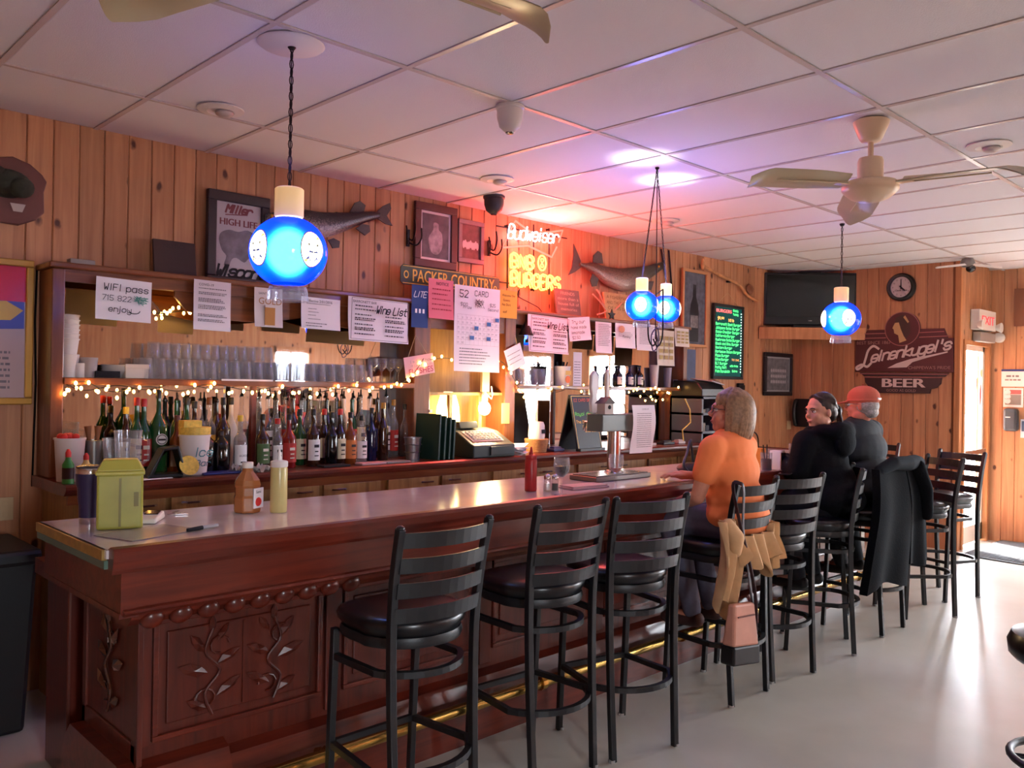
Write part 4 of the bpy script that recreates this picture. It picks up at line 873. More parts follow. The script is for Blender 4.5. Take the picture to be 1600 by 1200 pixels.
winelist('large bordered Wine List sheet left of the small blue sign', (543, 463, 532, 636))
t, w, h = paper('tall_blue_sign', 'narrow dark blue beer sign hung beside the pink notice', 'sign', 643, 444, 511, 669, col=(40, 64, 120), curl=0)
lines(t, w, h, [('s', 'LITE', .72, .13, .12)], y=-.004, m_=mat('silver_letters', (206, 210, 220), .5)); mb = MB()
for i in range(3): mb.quad(-w*.3+i*w*.22, -w*.18+i*w*.22, -h*.16, -h*.06, -.004)
mb.build('white_squares', WHITE, t)
t, w, h = paper('notice_paper', 'pink sheet headed NOTICE', 'notice', 669, 434, 497, 708, Y=HP-.004, col=(226, 120, 136), tilt=-.01)
lines(t, w, h, [('t', 'NOTICE', .84, .08, .5)]); lines(t, w, h, [('g', None, z, .03, 0) for z in (.72, .6, .47, .34, .22)], m_=mat('red_ink', (160, 50, 66), .8))
t, w, h = paper('raffle_sheet', 'tall white 52 CARD raffle sheet with grid of numbers', 'notice', 709, 444, 580, 780, Y=HP-.01, tilt=-.01)
lines(t, w, h, [('p', '52', .86, .08, .08), ('p', 'CARD', .89, .06, .4), ('p', '$100', .76, .035, .1), ('p', '$25', .78, .035, .74), ('p', 'Prize', .73, .03, .16), ('p', 'Second', .73, .03, .7)])
mb = MB()
for i in range(26): mb.strokes([[(w*random.uniform(-.1, .12), h*random.uniform(.25, .36)), (w*random.uniform(-.1, .12), h*random.uniform(.25, .36))]], .0022, -.0162)
mb.build('scribble', INK, t)
mb = MB()
for i in range(7): mb.strokes([[(-w*.46, h*(.16-.058*i)), (w*.46, h*(.16-.058*i))]], .0012, -.0158)
for i in range(11): mb.strokes([[(-w*.46+w*.092*i, h*.16), (-w*.46+w*.092*i, -h*.19)]], .001, -.0158)
mb.build('grid', mat('pale_grid', (176, 160, 170), .8), t)
mb = MB(); num = 1
for r_ in range(6):
    for c_ in range(10):
        if num <= 52: mb.strokes(pen(str(num), -w*.45+w*.092*c_, h*(.115-.058*r_), h*.018, 0, jit=.2), .0012, -.016)
        num += 1
for i in range(6): gibber(mb, -w*.4, w*random.uniform(.1, .4), -h*(.24+.035*i), .006, -.016)
mb.build('lettering', mat('soft_ink', (90, 92, 104), .8), t)
mb = MB()
for (c_, r_) in ((9, 0), (7, 1), (4, 2), (3, 4), (7, 4)): mb.quad(-w*.46+w*.092*c_, -w*.37+w*.092*c_, h*(.105-.058*r_), h*(.15-.058*r_), -.0165)
mb.build('blue_marks', mat('blue_marker', (70, 120, 180), .8), t)
t, w, h = paper('yellow_sign', 'mustard yellow sign partly hidden behind the raffle sheet', 'sign', 770, 451, 495, 808, col=(226, 170, 70), curl=0)
lines(t, w, h, [('l', 'Welcome Our', .78, .08, .36), ('l', 'Guests', .6, .09, .4), ('l', 'No Shirt', .44, .09, .36), ('l', 'staff', .18, .09, .4)], y=-.004)
t, w, h = paper('hanging_plaque', 'small tilted pink plaque reading FLASHES, hung on a string', 'plaque', 632, 554, 586, 678, Y=HFY-.02, col=(224, 170, 180), tilt=.17, curl=0)
lines(t, w, h, [('l', 'FLASHES', .1, .3, .1)], y=-.004, m_=mat('plum_letters', (170, 50, 90), .7)); lines(t, w, h, [('p', 'I m Still hot', .66, .14, .2), ('p', 'it just comes in', .48, .1, .2)], y=-.004, m_=GREY)
MB().tube([(-w*.35, -.002, h*.5), (.0, .004, h*1.5), (w*.3, -.002, h*.5)], .0018, 4).build('string', mat('twine', (190, 160, 120), .8), t)
t, w, h = paper('hanging_tag', 'tilted white tag hanging on a string left of the second wine list', 'tag', 791, 540, 576, 818, Y=HFY-.02, tilt=.4, curl=0)
lines(t, w, h, [('g', None, z, .03, 0) for z in (.7, .5, .3)], y=-.004, m_=GREY); MB().tube([(w*.3, 0, h*.45), (w*.35, 0, h*.9)], .0018, 4).build('string', mat('twine', (190, 160, 120), .8), t)
winelist('smaller bordered Wine List sheet on the right half of the hutch', (824, 491, 550, 886))
t, w, h = paper('handwritten_note', 'torn handwritten sheet Try our home made, right half of the hutch', 'notice', 888, 494, 531, 922, tilt=.1, Y=HP-.006)
lines(t, w, h, [('p', 'Try our', .74, .14, .1), ('p', 'home made', .52, .12, .06), ('p', 'lemonade', .3, .12, .06)]); lines(t, w, h, [('p', '$2.50', .08, .12, .1)])
for lab, a, head, col in (('plain printed sheet right of the handwritten home made note', (930, 502, 551, 955), None, None), ('white sheet with peach logo and bold word Plumbing', (961, 504, 543, 992), 'Plumbing', None), ('printed sheet behind the nearer small blue globe', (994, 505, 547, 1024), None, None),
                          ('sheet of yellow printed squares below the paired globes', (1026, 515, 571, 1053), 'grid', (214, 206, 190)), ('small sheet with yellow squares beside the framed bottle', (1054, 512, 541, 1076), 'grid', (222, 212, 202))):
    t, w, h = paper('notice_paper', lab, 'notice', *a, col=col)
    if head == 'grid':
        mb = MB()
        for r_ in range(4):
            for c_ in range(3): mb.quad(-w*.42+w*.29*c_, -w*.2+w*.29*c_, h*(.22-.18*r_), h*(.33-.18*r_), -.016)
        mb.build('printed_squares', mat('khaki_print', (170, 150, 100), .8), t)
    else:
        lines(t, w, h, [('g', None, .9-.055*i, .018, 0) for i in range(9 if head else 13)][(5 if head else 0):], m_=GREY)
        if head: lines(t, w, h, [('t', head, .42, .1, .5)]); MB().disc((-w*.24, h*.25), .5, -.016, 12, w*.3, h*.3).build('peach_logo', mat('peach_print', (222, 160, 130), .8), t)
# dark bell lamp of the hutch
p = aty(822, 520, 4.56); t = thing('bell_lamp', 'dark metal bell with tiny blue light hanging by the second wine list', 'bell', tuple(p))
MB().lathe([(.06, -.02), (.05, .0), (.03, .05), (.012, .075), (0, .08)], 18).build('bell_shade', DARKM, t, True); MB().ell((0, 0, -.03), .012, .012, .02, 10, 8).build('blue_light', emis('blue_led', (60, 80, 255), 6), t)
MB().tube([(0, 0, .08), (.0, .01, .2)], .003, 5).build('hook', DARKM, t)
# ================================================================== wall pieces
WP = WY-.012
def shield(t, pts, y0, y1, m_, nm): return MB().prism(pts, y0, y1).build(nm, m_, t, bevel=.006)
c = aty(25, 300, WP)
t = thing('trophy_mount', 'brown wooden shield with a dark mounted head at the upper left', 'trophy', (c.x, WP, c.z))
def L(px, py, Y=WP): p = aty(px, py, Y); return (p.x-c.x, p.z-c.z)
shield(t, [L(*q) for q in ((-45, 350), (-58, 300), (-52, 270), (-20, 247), (18, 246), (45, 258), (64, 275), (71, 286), (66, 302), (67, 334), (54, 345), (27, 353), (-20, 345))], -.03, 0, mat('shield_wood', (96, 48, 40), .5, vary=.15, scale=6), 'shield')
mb = MB(); mb.ell((-.06, -.08, .02), .11, .08, .07, 14, 10); mb.ell((-.01, -.13, .0), .06, .06, .05, 12, 8); mb.ell((-.12, -.1, .05), .06, .05, .05, 10, 8)
mb.build('mounted_head', mat('dark_fur', (48, 50, 40), .9, vary=.3, scale=20, bump=.6, bscale=40), t, True)
a = L(25, 326); mb = MB(); mb.poly([(a[0]-.035, a[1]+.02), (a[0]+.035, a[1]+.02), (a[0]+.02, a[1]-.02), (a[0]-.02, a[1]-.02)], -.034); mb.build('name_plate', mat('pale_plate', (190, 176, 170), .5), t)
# gold framed poster at the far left
x1 = aty(50, 520, WP).x; z1 = aty(47, 408, WP).z; z0 = aty(47, 632, WP).z; x0 = x1-.52
t = thing('gold_framed_poster', 'gold framed red, blue and white poster cut off at the left edge', 'poster', ((x0+x1)/2, WP, (z0+z1)/2)); w, h = (x1-x0)/2, (z1-z0)/2
GOLD = mat('gold_frame', (196, 150, 70), .35, .5)
for (a_, b_, c_, d_) in ((-w, w, h-.035, h), (-w, w, -h, -h+.035), (-w, -w+.035, -h+.035, h-.035), (w-.035, w, -h+.035, h-.035)): MB().box(a_, b_, -.03, 0, c_, d_).build('frame_rail', GOLD, t, bevel=.006)
MB().box(-w+.03, w-.03, -.012, -.004, -h+.03, h-.03).build('picture', mat('poster_white', (200, 176, 178), .25), t)
MB().quad(-w+.035, w-.035, h*.42, h-.035, -.013).build('red_field', mat('poster_red', (214, 40, 46), .25), t); MB().poly([(-w+.035, -h*.02), (w-.04, h*.05), (w-.04, h*.42), (-w+.035, h*.42)], -.0135).build('blue_field', mat('poster_blue', (86, 90, 170), .25), t)
MB().poly([(-w+.1, h*.12), (w-.1, h*.16), (w-.045, h*.3), (w-.12, h*.42), (-w+.1, h*.38)], -.014).build('yellow_badge', mat('poster_yellow', (226, 186, 90), .3), t)
mb = MB()
for i in range(7): gibber(mb, -w+.06, w-.06, -h*(.3+.08*i), .012, -.0132)
mb.build('lettering', GREY, t)
o = MB().box(-.035, .035, -.008, 0, -.057, .057).box(-.012, .012, -.011, -.008, .015, .04).box(-.012, .012, -.011, -.008, -.04, -.015).build('wall_outlet', mat('beige_plate', (196, 170, 130), .5), None, loc=tuple(aty(8, 795, WP)), bevel=.002); tag(o, 'beige wall outlet below the gold framed poster', 'outlet')
mb = MB().tube([tuple(aty(58, 420, WP-.005)), tuple(aty(55, 500, WP-.005)), tuple(aty(56, 600, WP-.005)), tuple(aty(50, 760, WP-.005))], .005, 5)
o = mb.build('wall_cable', DARKM, None); tag(o, 'dark cable running down the wall left of the hutch', 'cable')
# things standing on the cornice
CZT = 2.171
o = MB().box(-.07, .05, -.03, .03, 0, .035).build('switch_box', mat('grey_box', (150, 140, 134), .5), None, loc=(aty(130, 415, 4.68).x, 4.68, CZT), bevel=.004); tag(o, 'small pale box lying on the left cornice', 'box')
def lean_sign(lab, xl, yt, xr, m_, txt, tm, Y=4.70, lean=.16, cat='sign'):
    a = aty(xl, yt, Y); b = aty(xr, yt, Y); t = thing('wooden_sign', lab, cat, ((a.x+b.x)/2, Y-.03, CZT+.003)); t.rotation_euler = (-lean, 0, 0); w = (b.x-a.x)/2; h = a.z-CZT
    MB().box(-w, w, -.009, .009, 0, h).build('board', m_, t, bevel=.003)
    if txt:
        mb = MB()
        for i, s in enumerate(txt): put_text(mb, s, 0, h*(.78-i*.2), h*.12, -.0105, w=min(w*1.7, len(s)*h*.11))
        mb.build('lettering', tm, t)
    return t
lean_sign('dark brown board leaning on the left cornice, left of the framed poster', 238, 373, 304, mat('dark_board', (52, 26, 24), .6), ['NOTICE'], mat('dark_board_text', (40, 20, 20), .6))
lean_sign('weathered grey sign with pale writing under the neon', 866, 450, 904, mat('grey_board', (96, 84, 78), .7, vary=.2, scale=20), ['FRIENDS', 'more than a', 'house full of', 'memories'], mat('grey_board_text', (170, 152, 140), .7))
lean_sign('tan wooden sign with dark lettering below the arched mounted fish', 943, 456, 984, mat('tan_board', (186, 152, 104), .7, vary=.15, scale=20), ['A FISHERMAN', 'AND THE CATCH', 'OF HIS LIFE'], mat('tan_board_text', (110, 80, 50), .7))
# framed beer mirror
t_, Yb = None, WP-.02
x0, x1, z0, z1 = rect(322, 294, 440, 419, Yb); w, h = (x1-x0)/2, (z1-z0)/2
t = thing('framed_beer_mirror', 'dark framed beer poster reading HIGH LIFE and Wisconsin', 'poster', ((x0+x1)/2, Yb, (z0+z1)/2))
DF = mat('dark_frame', (46, 30, 34), .4)
for (a_, b_, c_, d_) in ((-w, w, h-.06, h), (-w, w, -h, -h+.04), (-w, -w+.055, -h+.04, h-.06), (w-.055, w, -h+.04, h-.06)): MB().box(a_, b_, -.025, .012, c_, d_).build('frame_rail', DF, t, bevel=.006)
MB().box(-w+.05, w-.05, -.006, .004, -h+.03, h-.05).build('picture', mat('poster_silver', (186, 178, 186), .2), t)
mb = MB(); mb.strokes(pen('Miller', -w*.42, h*.56, h*.16, .35, 4.7, True), .012, -.0075); mb.strokes([[(-w*.42, h*.5), (w*.25, h*.55)]], .006, -.0075); put_text(mb, 'HIGH LIFE', .0, h*.28, h*.15, -.0075, w=w*1.2, bold=.002)
mb.build('lettering', mat('dark_red_letters', (110, 40, 50), .5), t)
mb = MB(); mb.strokes(pen('Wisconsin', -w*.72, -h*.84, h*.24, .35, 4.4, True), .014, -.0078); mb.build('script', INK, t)
mb = MB(); bear = [(-.62, -.05), (-.55, .1), (-.3, .18), (0, .16), (.3, .22), (.6, .1), (.7, -.1), (.6, -.35), (.35, -.4), (.2, -.5), (-.05, -.42), (-.2, -.46), (-.3, -.62), (-.45, -.6), (-.38, -.4), (-.52, -.28)]
mb.poly([(a_*w, b_*h) for a_, b_ in crom(bear, 3, True)], -.0072); mb.build('animal_picture', mat('grey_picture', (112, 104, 116), .4, vary=.45, scale=14), t)
# mounted fish
def fish_mat(nm, top, low):
    M = bpy.data.materials.new(nm); M.use_nodes = True; nt = M.node_tree; N = nt.nodes; Lk = nt.links.new; b = N['Principled BSDF']
    tc = N.new('ShaderNodeTexCoord'); sp = N.new('ShaderNodeSeparateXYZ'); Lk(tc.outputs['Generated'], sp.inputs[0])
    n = N.new('ShaderNodeTexVoronoi'); n.inputs['Scale'].default_value = 90; Lk(tc.outputs['Object'], n.inputs[0])
    ad = N.new('ShaderNodeMath'); ad.operation = 'MULTIPLY_ADD'; ad.inputs[1].default_value = .35; Lk(n.outputs['Distance'], ad.inputs[0]); Lk(sp.outputs['Z'], ad.inputs[2])
    r = N.new('ShaderNodeValToRGB'); r.color_ramp.elements[0].position = .25; r.color_ramp.elements[1].position = .75; r.color_ramp.elements[0].color = lin(low); r.color_ramp.elements[1].color = lin(top)
    Lk(ad.outputs[0], r.inputs[0]); Lk(r.outputs[0], b.inputs['Base Color']); b.inputs['Roughness'].default_value = .3
    bp = N.new('ShaderNodeBump'); bp.inputs['Strength'].default_value = .4; bp.inputs['Distance'].default_value = .004; Lk(n.outputs['Distance'], bp.inputs['Height']); Lk(bp.outputs[0], b.inputs['Normal'])
    return M
def fish(label, top, bot, fins, m_, fm, depth, eye=None):
    Y = WP-.05; P0 = aty(*top[len(top)//2], Y)
    t = thing('mounted_fish', label, 'mounted fish', (P0.x, Y, P0.z))
    f = lambda q: (aty(q[0], q[1], Y).x-P0.x, aty(q[0], q[1], Y).z-P0.z)
    T = crom([f(q) for q in top], 4); Bt = crom([f(q) for q in bot], 4); vs = []; n = 14; K = len(T)
    hm = max(abs(a[1]-b[1]) for a, b in zip(T, Bt))
    for a, b in zip(T, Bt):
        cx, cz = (a[0]+b[0])/2, (a[1]+b[1])/2; hx, hz = (a[0]-b[0])/2, (a[1]-b[1])/2; d = depth*(.25+.75*abs(a[1]-b[1])/hm)
        for i in range(n):
            an = 2*PI*i/n; vs.append((cx+hx*math.sin(an), -d*math.cos(an), cz+hz*math.sin(an)))
    fs = [(k*n+i, k*n+(i+1) % n, (k+1)*n+(i+1) % n, (k+1)*n+i) for k in range(K-1) for i in range(n)]+[tuple(range(n)), tuple((K-1)*n+i for i in range(n))[::-1]]
    MB().add(vs, fs).build('fish_body', m_, t, True)
    for nm, pts in fins: MB().prism([f(q) for q in pts], -.004-depth*(.7 if nm == 'side_fin' else 0), .004-depth*(.7 if nm == 'side_fin' else 0)).build(nm, fm, t)
    if eye: e = f(eye); MB().ell((e[0], -depth*.72, e[1]), .011, .008, .011, 10, 8).build('eye', mat('glass_eye', (200, 160, 60), .1), t, True)
    MB().box(-.02, .02, .0, .045, -.05, 0).build('wall_peg', DARKM, t)
    return t
FIN = mat('dark_fin', (58, 46, 44), .45, vary=.25, scale=60)
fish('grey mounted fish with spread tail, half hidden behind the near blue globe', [(415, 335), (440, 328), (470, 327), (500, 331), (530, 332), (560, 331), (580, 330), (592, 332)], [(415, 345), (440, 362), (470, 378), (500, 374), (530, 365), (560, 352), (580, 345), (592, 341)],
     [('tail_fin', [(588, 331), (598, 322), (609, 317), (611, 326), (604, 337), (613, 353), (602, 350), (590, 342)]), ('dorsal_fin', [(546, 332), (554, 317), (562, 314), (571, 321), (568, 332)]), ('anal_fin', [(556, 357), (566, 350), (577, 352), (578, 362), (570, 368)]), ('side_fin', [(508, 376), (516, 373), (526, 378), (525, 388), (515, 389)])],
     fish_mat('fish_grey', (44, 40, 46), (176, 160, 158)), FIN, .05, (420, 338))
fish('large speckled mounted fish arched over the cornice, head to the right', [(905, 410), (915, 411), (927, 410), (945, 416), (965, 419), (985, 418), (1005, 416), (1022, 412), (1034, 409)], [(904, 416), (914, 420), (926, 428), (942, 442), (962, 453), (982, 456), (1002, 446), (1020, 432), (1036, 420)],
     [('tail_fin', [(907, 408), (902, 395), (896, 381), (896, 400), (893, 418), (888, 430), (898, 425), (907, 418)]), ('dorsal_fin', [(926, 411), (927, 399), (934, 392), (940, 396), (942, 412)]), ('anal_fin', [(926, 426), (922, 438), (925, 448), (932, 447), (935, 436)]), ('side_fin', [(998, 440), (1002, 452), (1012, 454), (1016, 440)])],
     fish_mat('fish_speckled', (58, 52, 40), (150, 118, 104)), FIN, .055, (1024, 417))
# framed photographs
def framed(label, xl, yt, yb, xr, fw, fmat, pcol, mcol=None, Y=WP-.014, cat='picture', x_=False, dots=60):
    x0, x1, z0, z1 = rect(xl, yt, yb, xr, Y); w, h = (x1-x0)/2, (z1-z0)/2
    t = thing('framed_picture', label, cat, ((x0+x1)/2, Y, (z0+z1)/2))
    for (a_, b_, c_, d_) in ((-w, w, h-fw, h), (-w, w, -h, -h+fw), (-w, -w+fw, -h+fw, h-fw), (w-fw, w, -h+fw, h-fw)): MB().box(a_, b_, -.022, .006, c_, d_).build('frame_rail', fmat, t, bevel=.005)
    b = fw-.006
    if mcol: MB().box(-w+b, w-b, -.006, .004, -h+b, h-b).build('mount', mat('mount_%d' % mcol[0], mcol, .5), t); b = fw+.018
    pc = MB().box(-w+b, w-b, -.008, .002, -h+b, h-b).build('picture', mat('picture_%d_%d' % (pcol[0], xl), pcol, .3, vary=.4, scale=18), t)
    return t, w, h, b
t, w, h, b = framed('brown framed black and white portrait photograph high on the wall', 646, 313, 415, 712, .055, mat('red_brown_frame', (74, 30, 28), .4), (86, 74, 82), (206, 196, 198))
mb = MB(); mb.poly([(a_*w, b_*h) for a_, b_ in crom([(-.1, .42), (.12, .4), (.14, .22), (.3, .1), (.32, -.3), (.12, -.55), (-.2, -.5), (-.34, -.1), (-.12, .2)], 3, True)], -.0085); mb.build('figures', mat('photo_light', (150, 138, 146), .4, vary=.5, scale=20), t)
t, w, h, b = framed('smaller grey framed group photograph beside the portrait', 714, 341, 409, 754, .035, mat('grey_wood_frame', (126, 100, 104), .5), (110, 62, 62))
mb = MB()
for i in range(9): mb.ell(((-.6+.15*i)*w*.9, -.0085, (-.15+.05*math.sin(i*2))*h), .012, .001, .03, 8, 5)
mb.build('figures', mat('photo_shirts', (196, 176, 176), .5), t)
# forked coat hooks
for px, py, lab in ((637, 372, 'black forked coat hook left of the framed portrait'), (764, 388, 'black forked coat hook left of the neon sign')):
    p = aty(px, py, WP); t = thing('coat_hook', lab, 'hook', (p.x, WP, p.z))
    MB().prism([(-.012, -.06), (.012, -.06), (.014, .06), (-.014, .06)], -.008, 0).build('back_plate', DARKM, t)
    for s in (-1, 1): MB().tube(crom([(0, -.008, -.03), (s*.04, -.05, -.05), (s*.06, -.08, 0), (s*.065, -.07, .07)], 4), .006, 6).build('hook_arm', DARKM, t)
    MB().tube(crom([(0, -.008, 0), (0, -.06, -.02), (0, -.09, .05), (0, -.08, .12)], 4), .006, 6).build('hook_arm', DARKM, t)
# street sign
Y = 4.66; a = aty(626, 412, Y); b = aty(780, 430, Y); zb = aty(626, 443, Y).z
t = thing('street_sign', 'green and yellow street sign reading PACKER COUNTRY', 'sign', ((a.x+b.x)/2, Y, (a.z+zb)/2)); w = (b.x-a.x)/2; h = (a.z-zb)/2
GS = mat('sign_green', (46, 66, 38), .45); YS = mat('sign_yellow', (226, 180, 60), .45)
MB().prism([(-w, -h+.02), (-w+.02, -h), (w-.02, -h), (w, -h+.02), (w, h-.02), (w-.02, h), (-w+.02, h), (-w, h-.02)], -.004, .004).build('sign_plate', GS, t)
mb = MB(); put_text(mb, 'PACKER COUNTRY', .02, -h*.62, h*1.3, -.006, w=w*1.66, bold=.0015)
for zz in (-h*.9, h*.84): mb.quad(-w+.015, w-.015, zz, zz+h*.06, -.006)
mb.ring((-w+.045, 0), h*.4, .009, -.006, 20, .8, 1); mb.ring((w-.045, -h*.3), h*.25, .008, -.006, 16); mb.build('lettering', YS, t)
for s in (-1, 1): MB().box(s*w*.6-.01, s*w*.6+.01, .004, .12, -.01, .01).build('bracket', DARKM, t)
MB().box(-w*.6, w*.6, -.003, .003, CZT-(a.z+zb)/2, -h).build('stand_strip', DARKM, t)
# neon sign
Y = WP-.06; c = aty(832, 400, Y)
t = thing('neon_sign', 'lit neon sign reading Budweiser and BNB BURGERS in red, white and yellow', 'neon sign', (c.x, Y, c.z))
def NL(px, py): p = aty(px, py, Y); return Vector((p.x-c.x, 0, p.z-c.z))
NR = emis('neon_red', (255, 84, 70), 2.4); NW = emis('neon_white', (226, 240, 255), 5); NY = emis('neon_yellow', (255, 205, 84), 2.2)
bow = [(873, 379), (879, 360), (834, 366), (805, 345), (795, 365)]; bow2 = [(791, 374), (785, 387), (825, 384), (862, 402), (870, 386)]
for seg in (bow, bow2): MB().tube([NL(*q) for q in seg], .008, 8).build('bow_tie_tube', NR, t, True)
mb = MB(); k0 = NL(792, 372); k1 = NL(872, 381); ln = (k1-k0).length
for st in pen('Budweiser', 0, 0, .105, .25, 4.9, True):
    q = [k0+(k1-k0).normalized()*(x_*ln/penw('Budweiser', .105, 4.9))+Vector((0, -.01, z_)) for x_, z_ in st]; mb.tube(q, .0055, 6)
mb.build('script_tube', NW, t, True)
def dbl(txt, pa, pb, htop, nm):
    a_ = NL(*pa); b_ = NL(*pb); hh = abs(NL(*htop).z-a_.z); mb = MB(); W_ = penw(txt, hh); d = (b_-a_)
    for st in pen(txt, 0, 0, hh*1.0, 0, 5.4, True):
        for off in (-.010, .010):
            q = [a_+d*(x_/W_)+Vector((off, -.005, z_+off*.6)) for x_, z_ in st]; mb.tube(q, .006, 6)
    mb.build(nm, NY, t, True)
dbl('BNB', (798, 417), (835, 422), (798, 397), 'letter_tube'); dbl('BURGERS', (798, 445), (876, 455), (798, 424), 'letter_tube')
e = NL(847, 411); MB().tube([e+Vector((.045*math.cos(x_), 0, .06*math.sin(x_))) for x_ in [2*PI*i/20 for i in range(20)]], .007, 6, closed=True).build('emblem_ring', NY, t, True)
MB().tube([e+Vector((.016*math.sin(2*x_), 0, .035*math.cos(x_))) for x_ in [2*PI*i/20 for i in range(20)]], .005, 6, closed=True).build('emblem_tube', NY, t, True)
l = bpy.data.lights.new('neon_glow', 'POINT'); l.energy = 42; l.color = (1, .09, .07); l.shadow_soft_size = .2
lo = bpy.data.objects.new('neon_glow', l); COL.objects.link(lo); lo.parent = t; lo.location = (.05, -.22, -.05)
mb = MB()
for q in ([(797, 350), (797, 450)], [(838, 350), (838, 455)], [(862, 356), (862, 460)], [(780, 352), (890, 372)], [(785, 440), (872, 452)]): mb.tube([NL(*r_)+Vector((0, .03, 0)) for r_ in q], .006, 5)
mb.build('support_frame', DARKM, t)
mb = MB()
for q in ((797, 352), (862, 358), (838, 452)): mb.tube([NL(*q)+Vector((0, .03, 0)), NL(*q)+Vector((0, .06, 0))], .008, 6)
mb.build('wall_stud', DARKM, t)
MB().tube(crom([NL(812, 452), NL(815, 462)+Vector((0, .04, 0)), NL(832, 472)+Vector((0, .04, 0)), NL(845, 480)+Vector((0, .03, 0)), NL(850, 488)+Vector((0, .02, 0))], 4), .004, 5).build('power_cord', DARKM, t)
# antlers and star below the big fish
Y = 4.70; c = aty(945, 485, Y); t = thing('antler', 'pale branching antler lying on the cornice under the big fish', 'antler', (c.x, Y, CZT+.012))
f = lambda px, py, d=0: (aty(px, py, Y).x-c.x, -d, aty(px, py, Y).z-CZT)
ANT = mat('antler_bone', (196, 150, 124), .6)
for pts in ([(960, 497, 0), (945, 488, .02), (933, 475, .04), (922, 462, .03)], [(945, 488, .02), (935, 492, .05), (926, 494, .05)], [(940, 482, .03), (930, 465, .06), (925, 455, .05)], [(952, 492, .01), (962, 482, .03), (968, 475, .03)]): MB().tube(crom([f(*q) for q in pts], 4), .007, 6).build('antler_branch', ANT, t, True)
MB().tube([(.1, 0, 0), (-.02, 0, 0)], .012, 6).build('antler_root', ANT, t, True)
p = aty(953, 492, 4.64); o = MB().prism([(math.cos(PI/2+i*PI/5)*(.05 if i % 2 == 0 else .022), math.sin(PI/2+i*PI/5)*(.05 if i % 2 == 0 else .022)) for i in range(10)], -.006, .006).build('metal_star', DARKM, None, loc=(p.x, 4.62, CZT+.042)); tag(o, 'small dark metal star standing on the cornice', 'ornament')
# tall framed bottle
t, w, h, b = framed('tall pale wood frame with a dark beer bottle picture', 1064, 418, 541, 1103, .03, mat('pale_oak_frame', (190, 130, 84), .45), (84, 86, 98))
mb = MB(); bp = [(-.34, -.86), (.34, -.86), (.36, -.1), (.3, .1), (.14, .3), (.12, .62), (-.12, .62), (-.14, .3), (-.3, .1), (-.36, -.1)]
mb.poly([(a_*w, b_*h) for a_, b_ in bp], -.0085); mb.build('bottle_picture', mat('picture_black', (22, 20, 28), .3), t); mb = MB(); mb.quad(-.3*w, .3*w, -.5*h, -.18*h, -.009); mb.build('label_picture', mat('picture_label', (120, 112, 112), .4, vary=.4, scale=30), t)
q = rect(1064, 545, 600, 1086, WP-.014); o = MB().box(q[0], q[1], WP-.02, WP-.002, q[2], q[3]).build('blue_poster', mat('dusky_blue_poster', (52, 58, 92), .4, vary=.3, scale=10), None); tag(o, 'dark bluish poster below the tall framed bottle', 'poster')
for i, (pa, pb) in enumerate((((1033, 389), (1047, 480)), ((1045, 391), (1052, 480)))):
    o = MB().tube([aty(*pa, WP-.006), aty(*pb, WP-.006)], .009, 5).build('black_strap', mat('black_strap', (30, 18, 18), .7), None); tag(o, ['left one of two dark straps hanging behind the big fish head', 'right one of two dark straps hanging behind the big fish head'][i], 'strap')
# carved stick
t = thing('carved_stick', 'knobbly pale wooden stick hung slanting above the lit menu board', 'stick', tuple(aty(1140, 440, WP-.03))); c = t.location.copy()
f = lambda px, py: aty(px, py, WP-.03)-c
MB().tube(crom([f(1098, 414), f(1104, 418), f(1125, 430), f(1148, 441), (f(1158, 448)), f(1168, 462), f(1183, 470)], 4), [.02, .018, .016, .018, .02, .02]+[.016]*7+[.02]*4+[.014]*4+[.009]*4, 8).build('stick_shaft', mat('driftwood', (186, 128, 84), .6, vary=.25, scale=14), t, True) if False else MB().tube(crom([f(1098, 414), f(1104, 418), f(1125, 430), f(1148, 441), (f(1158, 448)), f(1168, 462), f(1183, 470)], 4), .016, 8).build('stick_shaft', mat('driftwood', (186, 128, 84), .6, vary=.25, scale=14), t, True)
e = f(1098, 413); MB().ell(tuple(e), .025, .02, .06, 10, 8).build('stick_head', MATS['driftwood'], t, True)
e = f(1172, 452); MB().ell(tuple(e), .07, .02, .055, 12, 8).build('shell_fan', mat('driftwood_dark', (130, 80, 54), .6, vary=.3, scale=20), t, True)
MB().box(-.02, .02, .0, .03, -.01, .01).build('wall_peg', DARKM, t)
# lit menu board
x0, x1, z0, z1 = rect(1113, 473, 592, 1160, WP-.02); w, h = (x1-x0)/2, (z1-z0)/2
t = thing('lit_menu_board', 'black framed fluorescent menu board headed BURGERS in glowing green', 'menu board', ((x0+x1)/2, WP-.02, (z0+z1)/2))
for (a_, b_, c_, d_) in ((-w, w, h-.03, h), (-w, w, -h, -h+.03), (-w, -w+.03, -h+.03, h-.03), (w-.03, w, -h+.03, h-.03)): MB().box(a_, b_, -.02, .012, c_, d_).build('frame_rail', BLACK, t, bevel=.004)
MB().box(-w+.025, w-.025, -.004, .004, -h+.025, h-.025).build('board_glass', mat('menu_board_glass', (20, 60, 58), .2, emit=.35, ecol=(16, 84, 80)), t)
EG = emis('fluoro_green_lit', (70, 240, 120), 1.3); ER = emis('fluoro_red_lit', (250, 110, 110), 1.0); EO = emis('fluoro_orange_lit', (250, 170, 90), 1.0)
mb = MB(); put_text(mb, 'BURGERS', -w*.3, h*.78, h*.09, -.006, w=w*1.0, bold=.002); mb.build('heading', ER, t)
mb = MB(); mb.strokes(pen('$9.99', -w*.7, h*.58, h*.07, .1), .008, -.006); mb.strokes(pen('1/2 lb', .0, h*.56, h*.06, .1), .008, -.006); mb.build('prices', EO, t)
mb = MB()
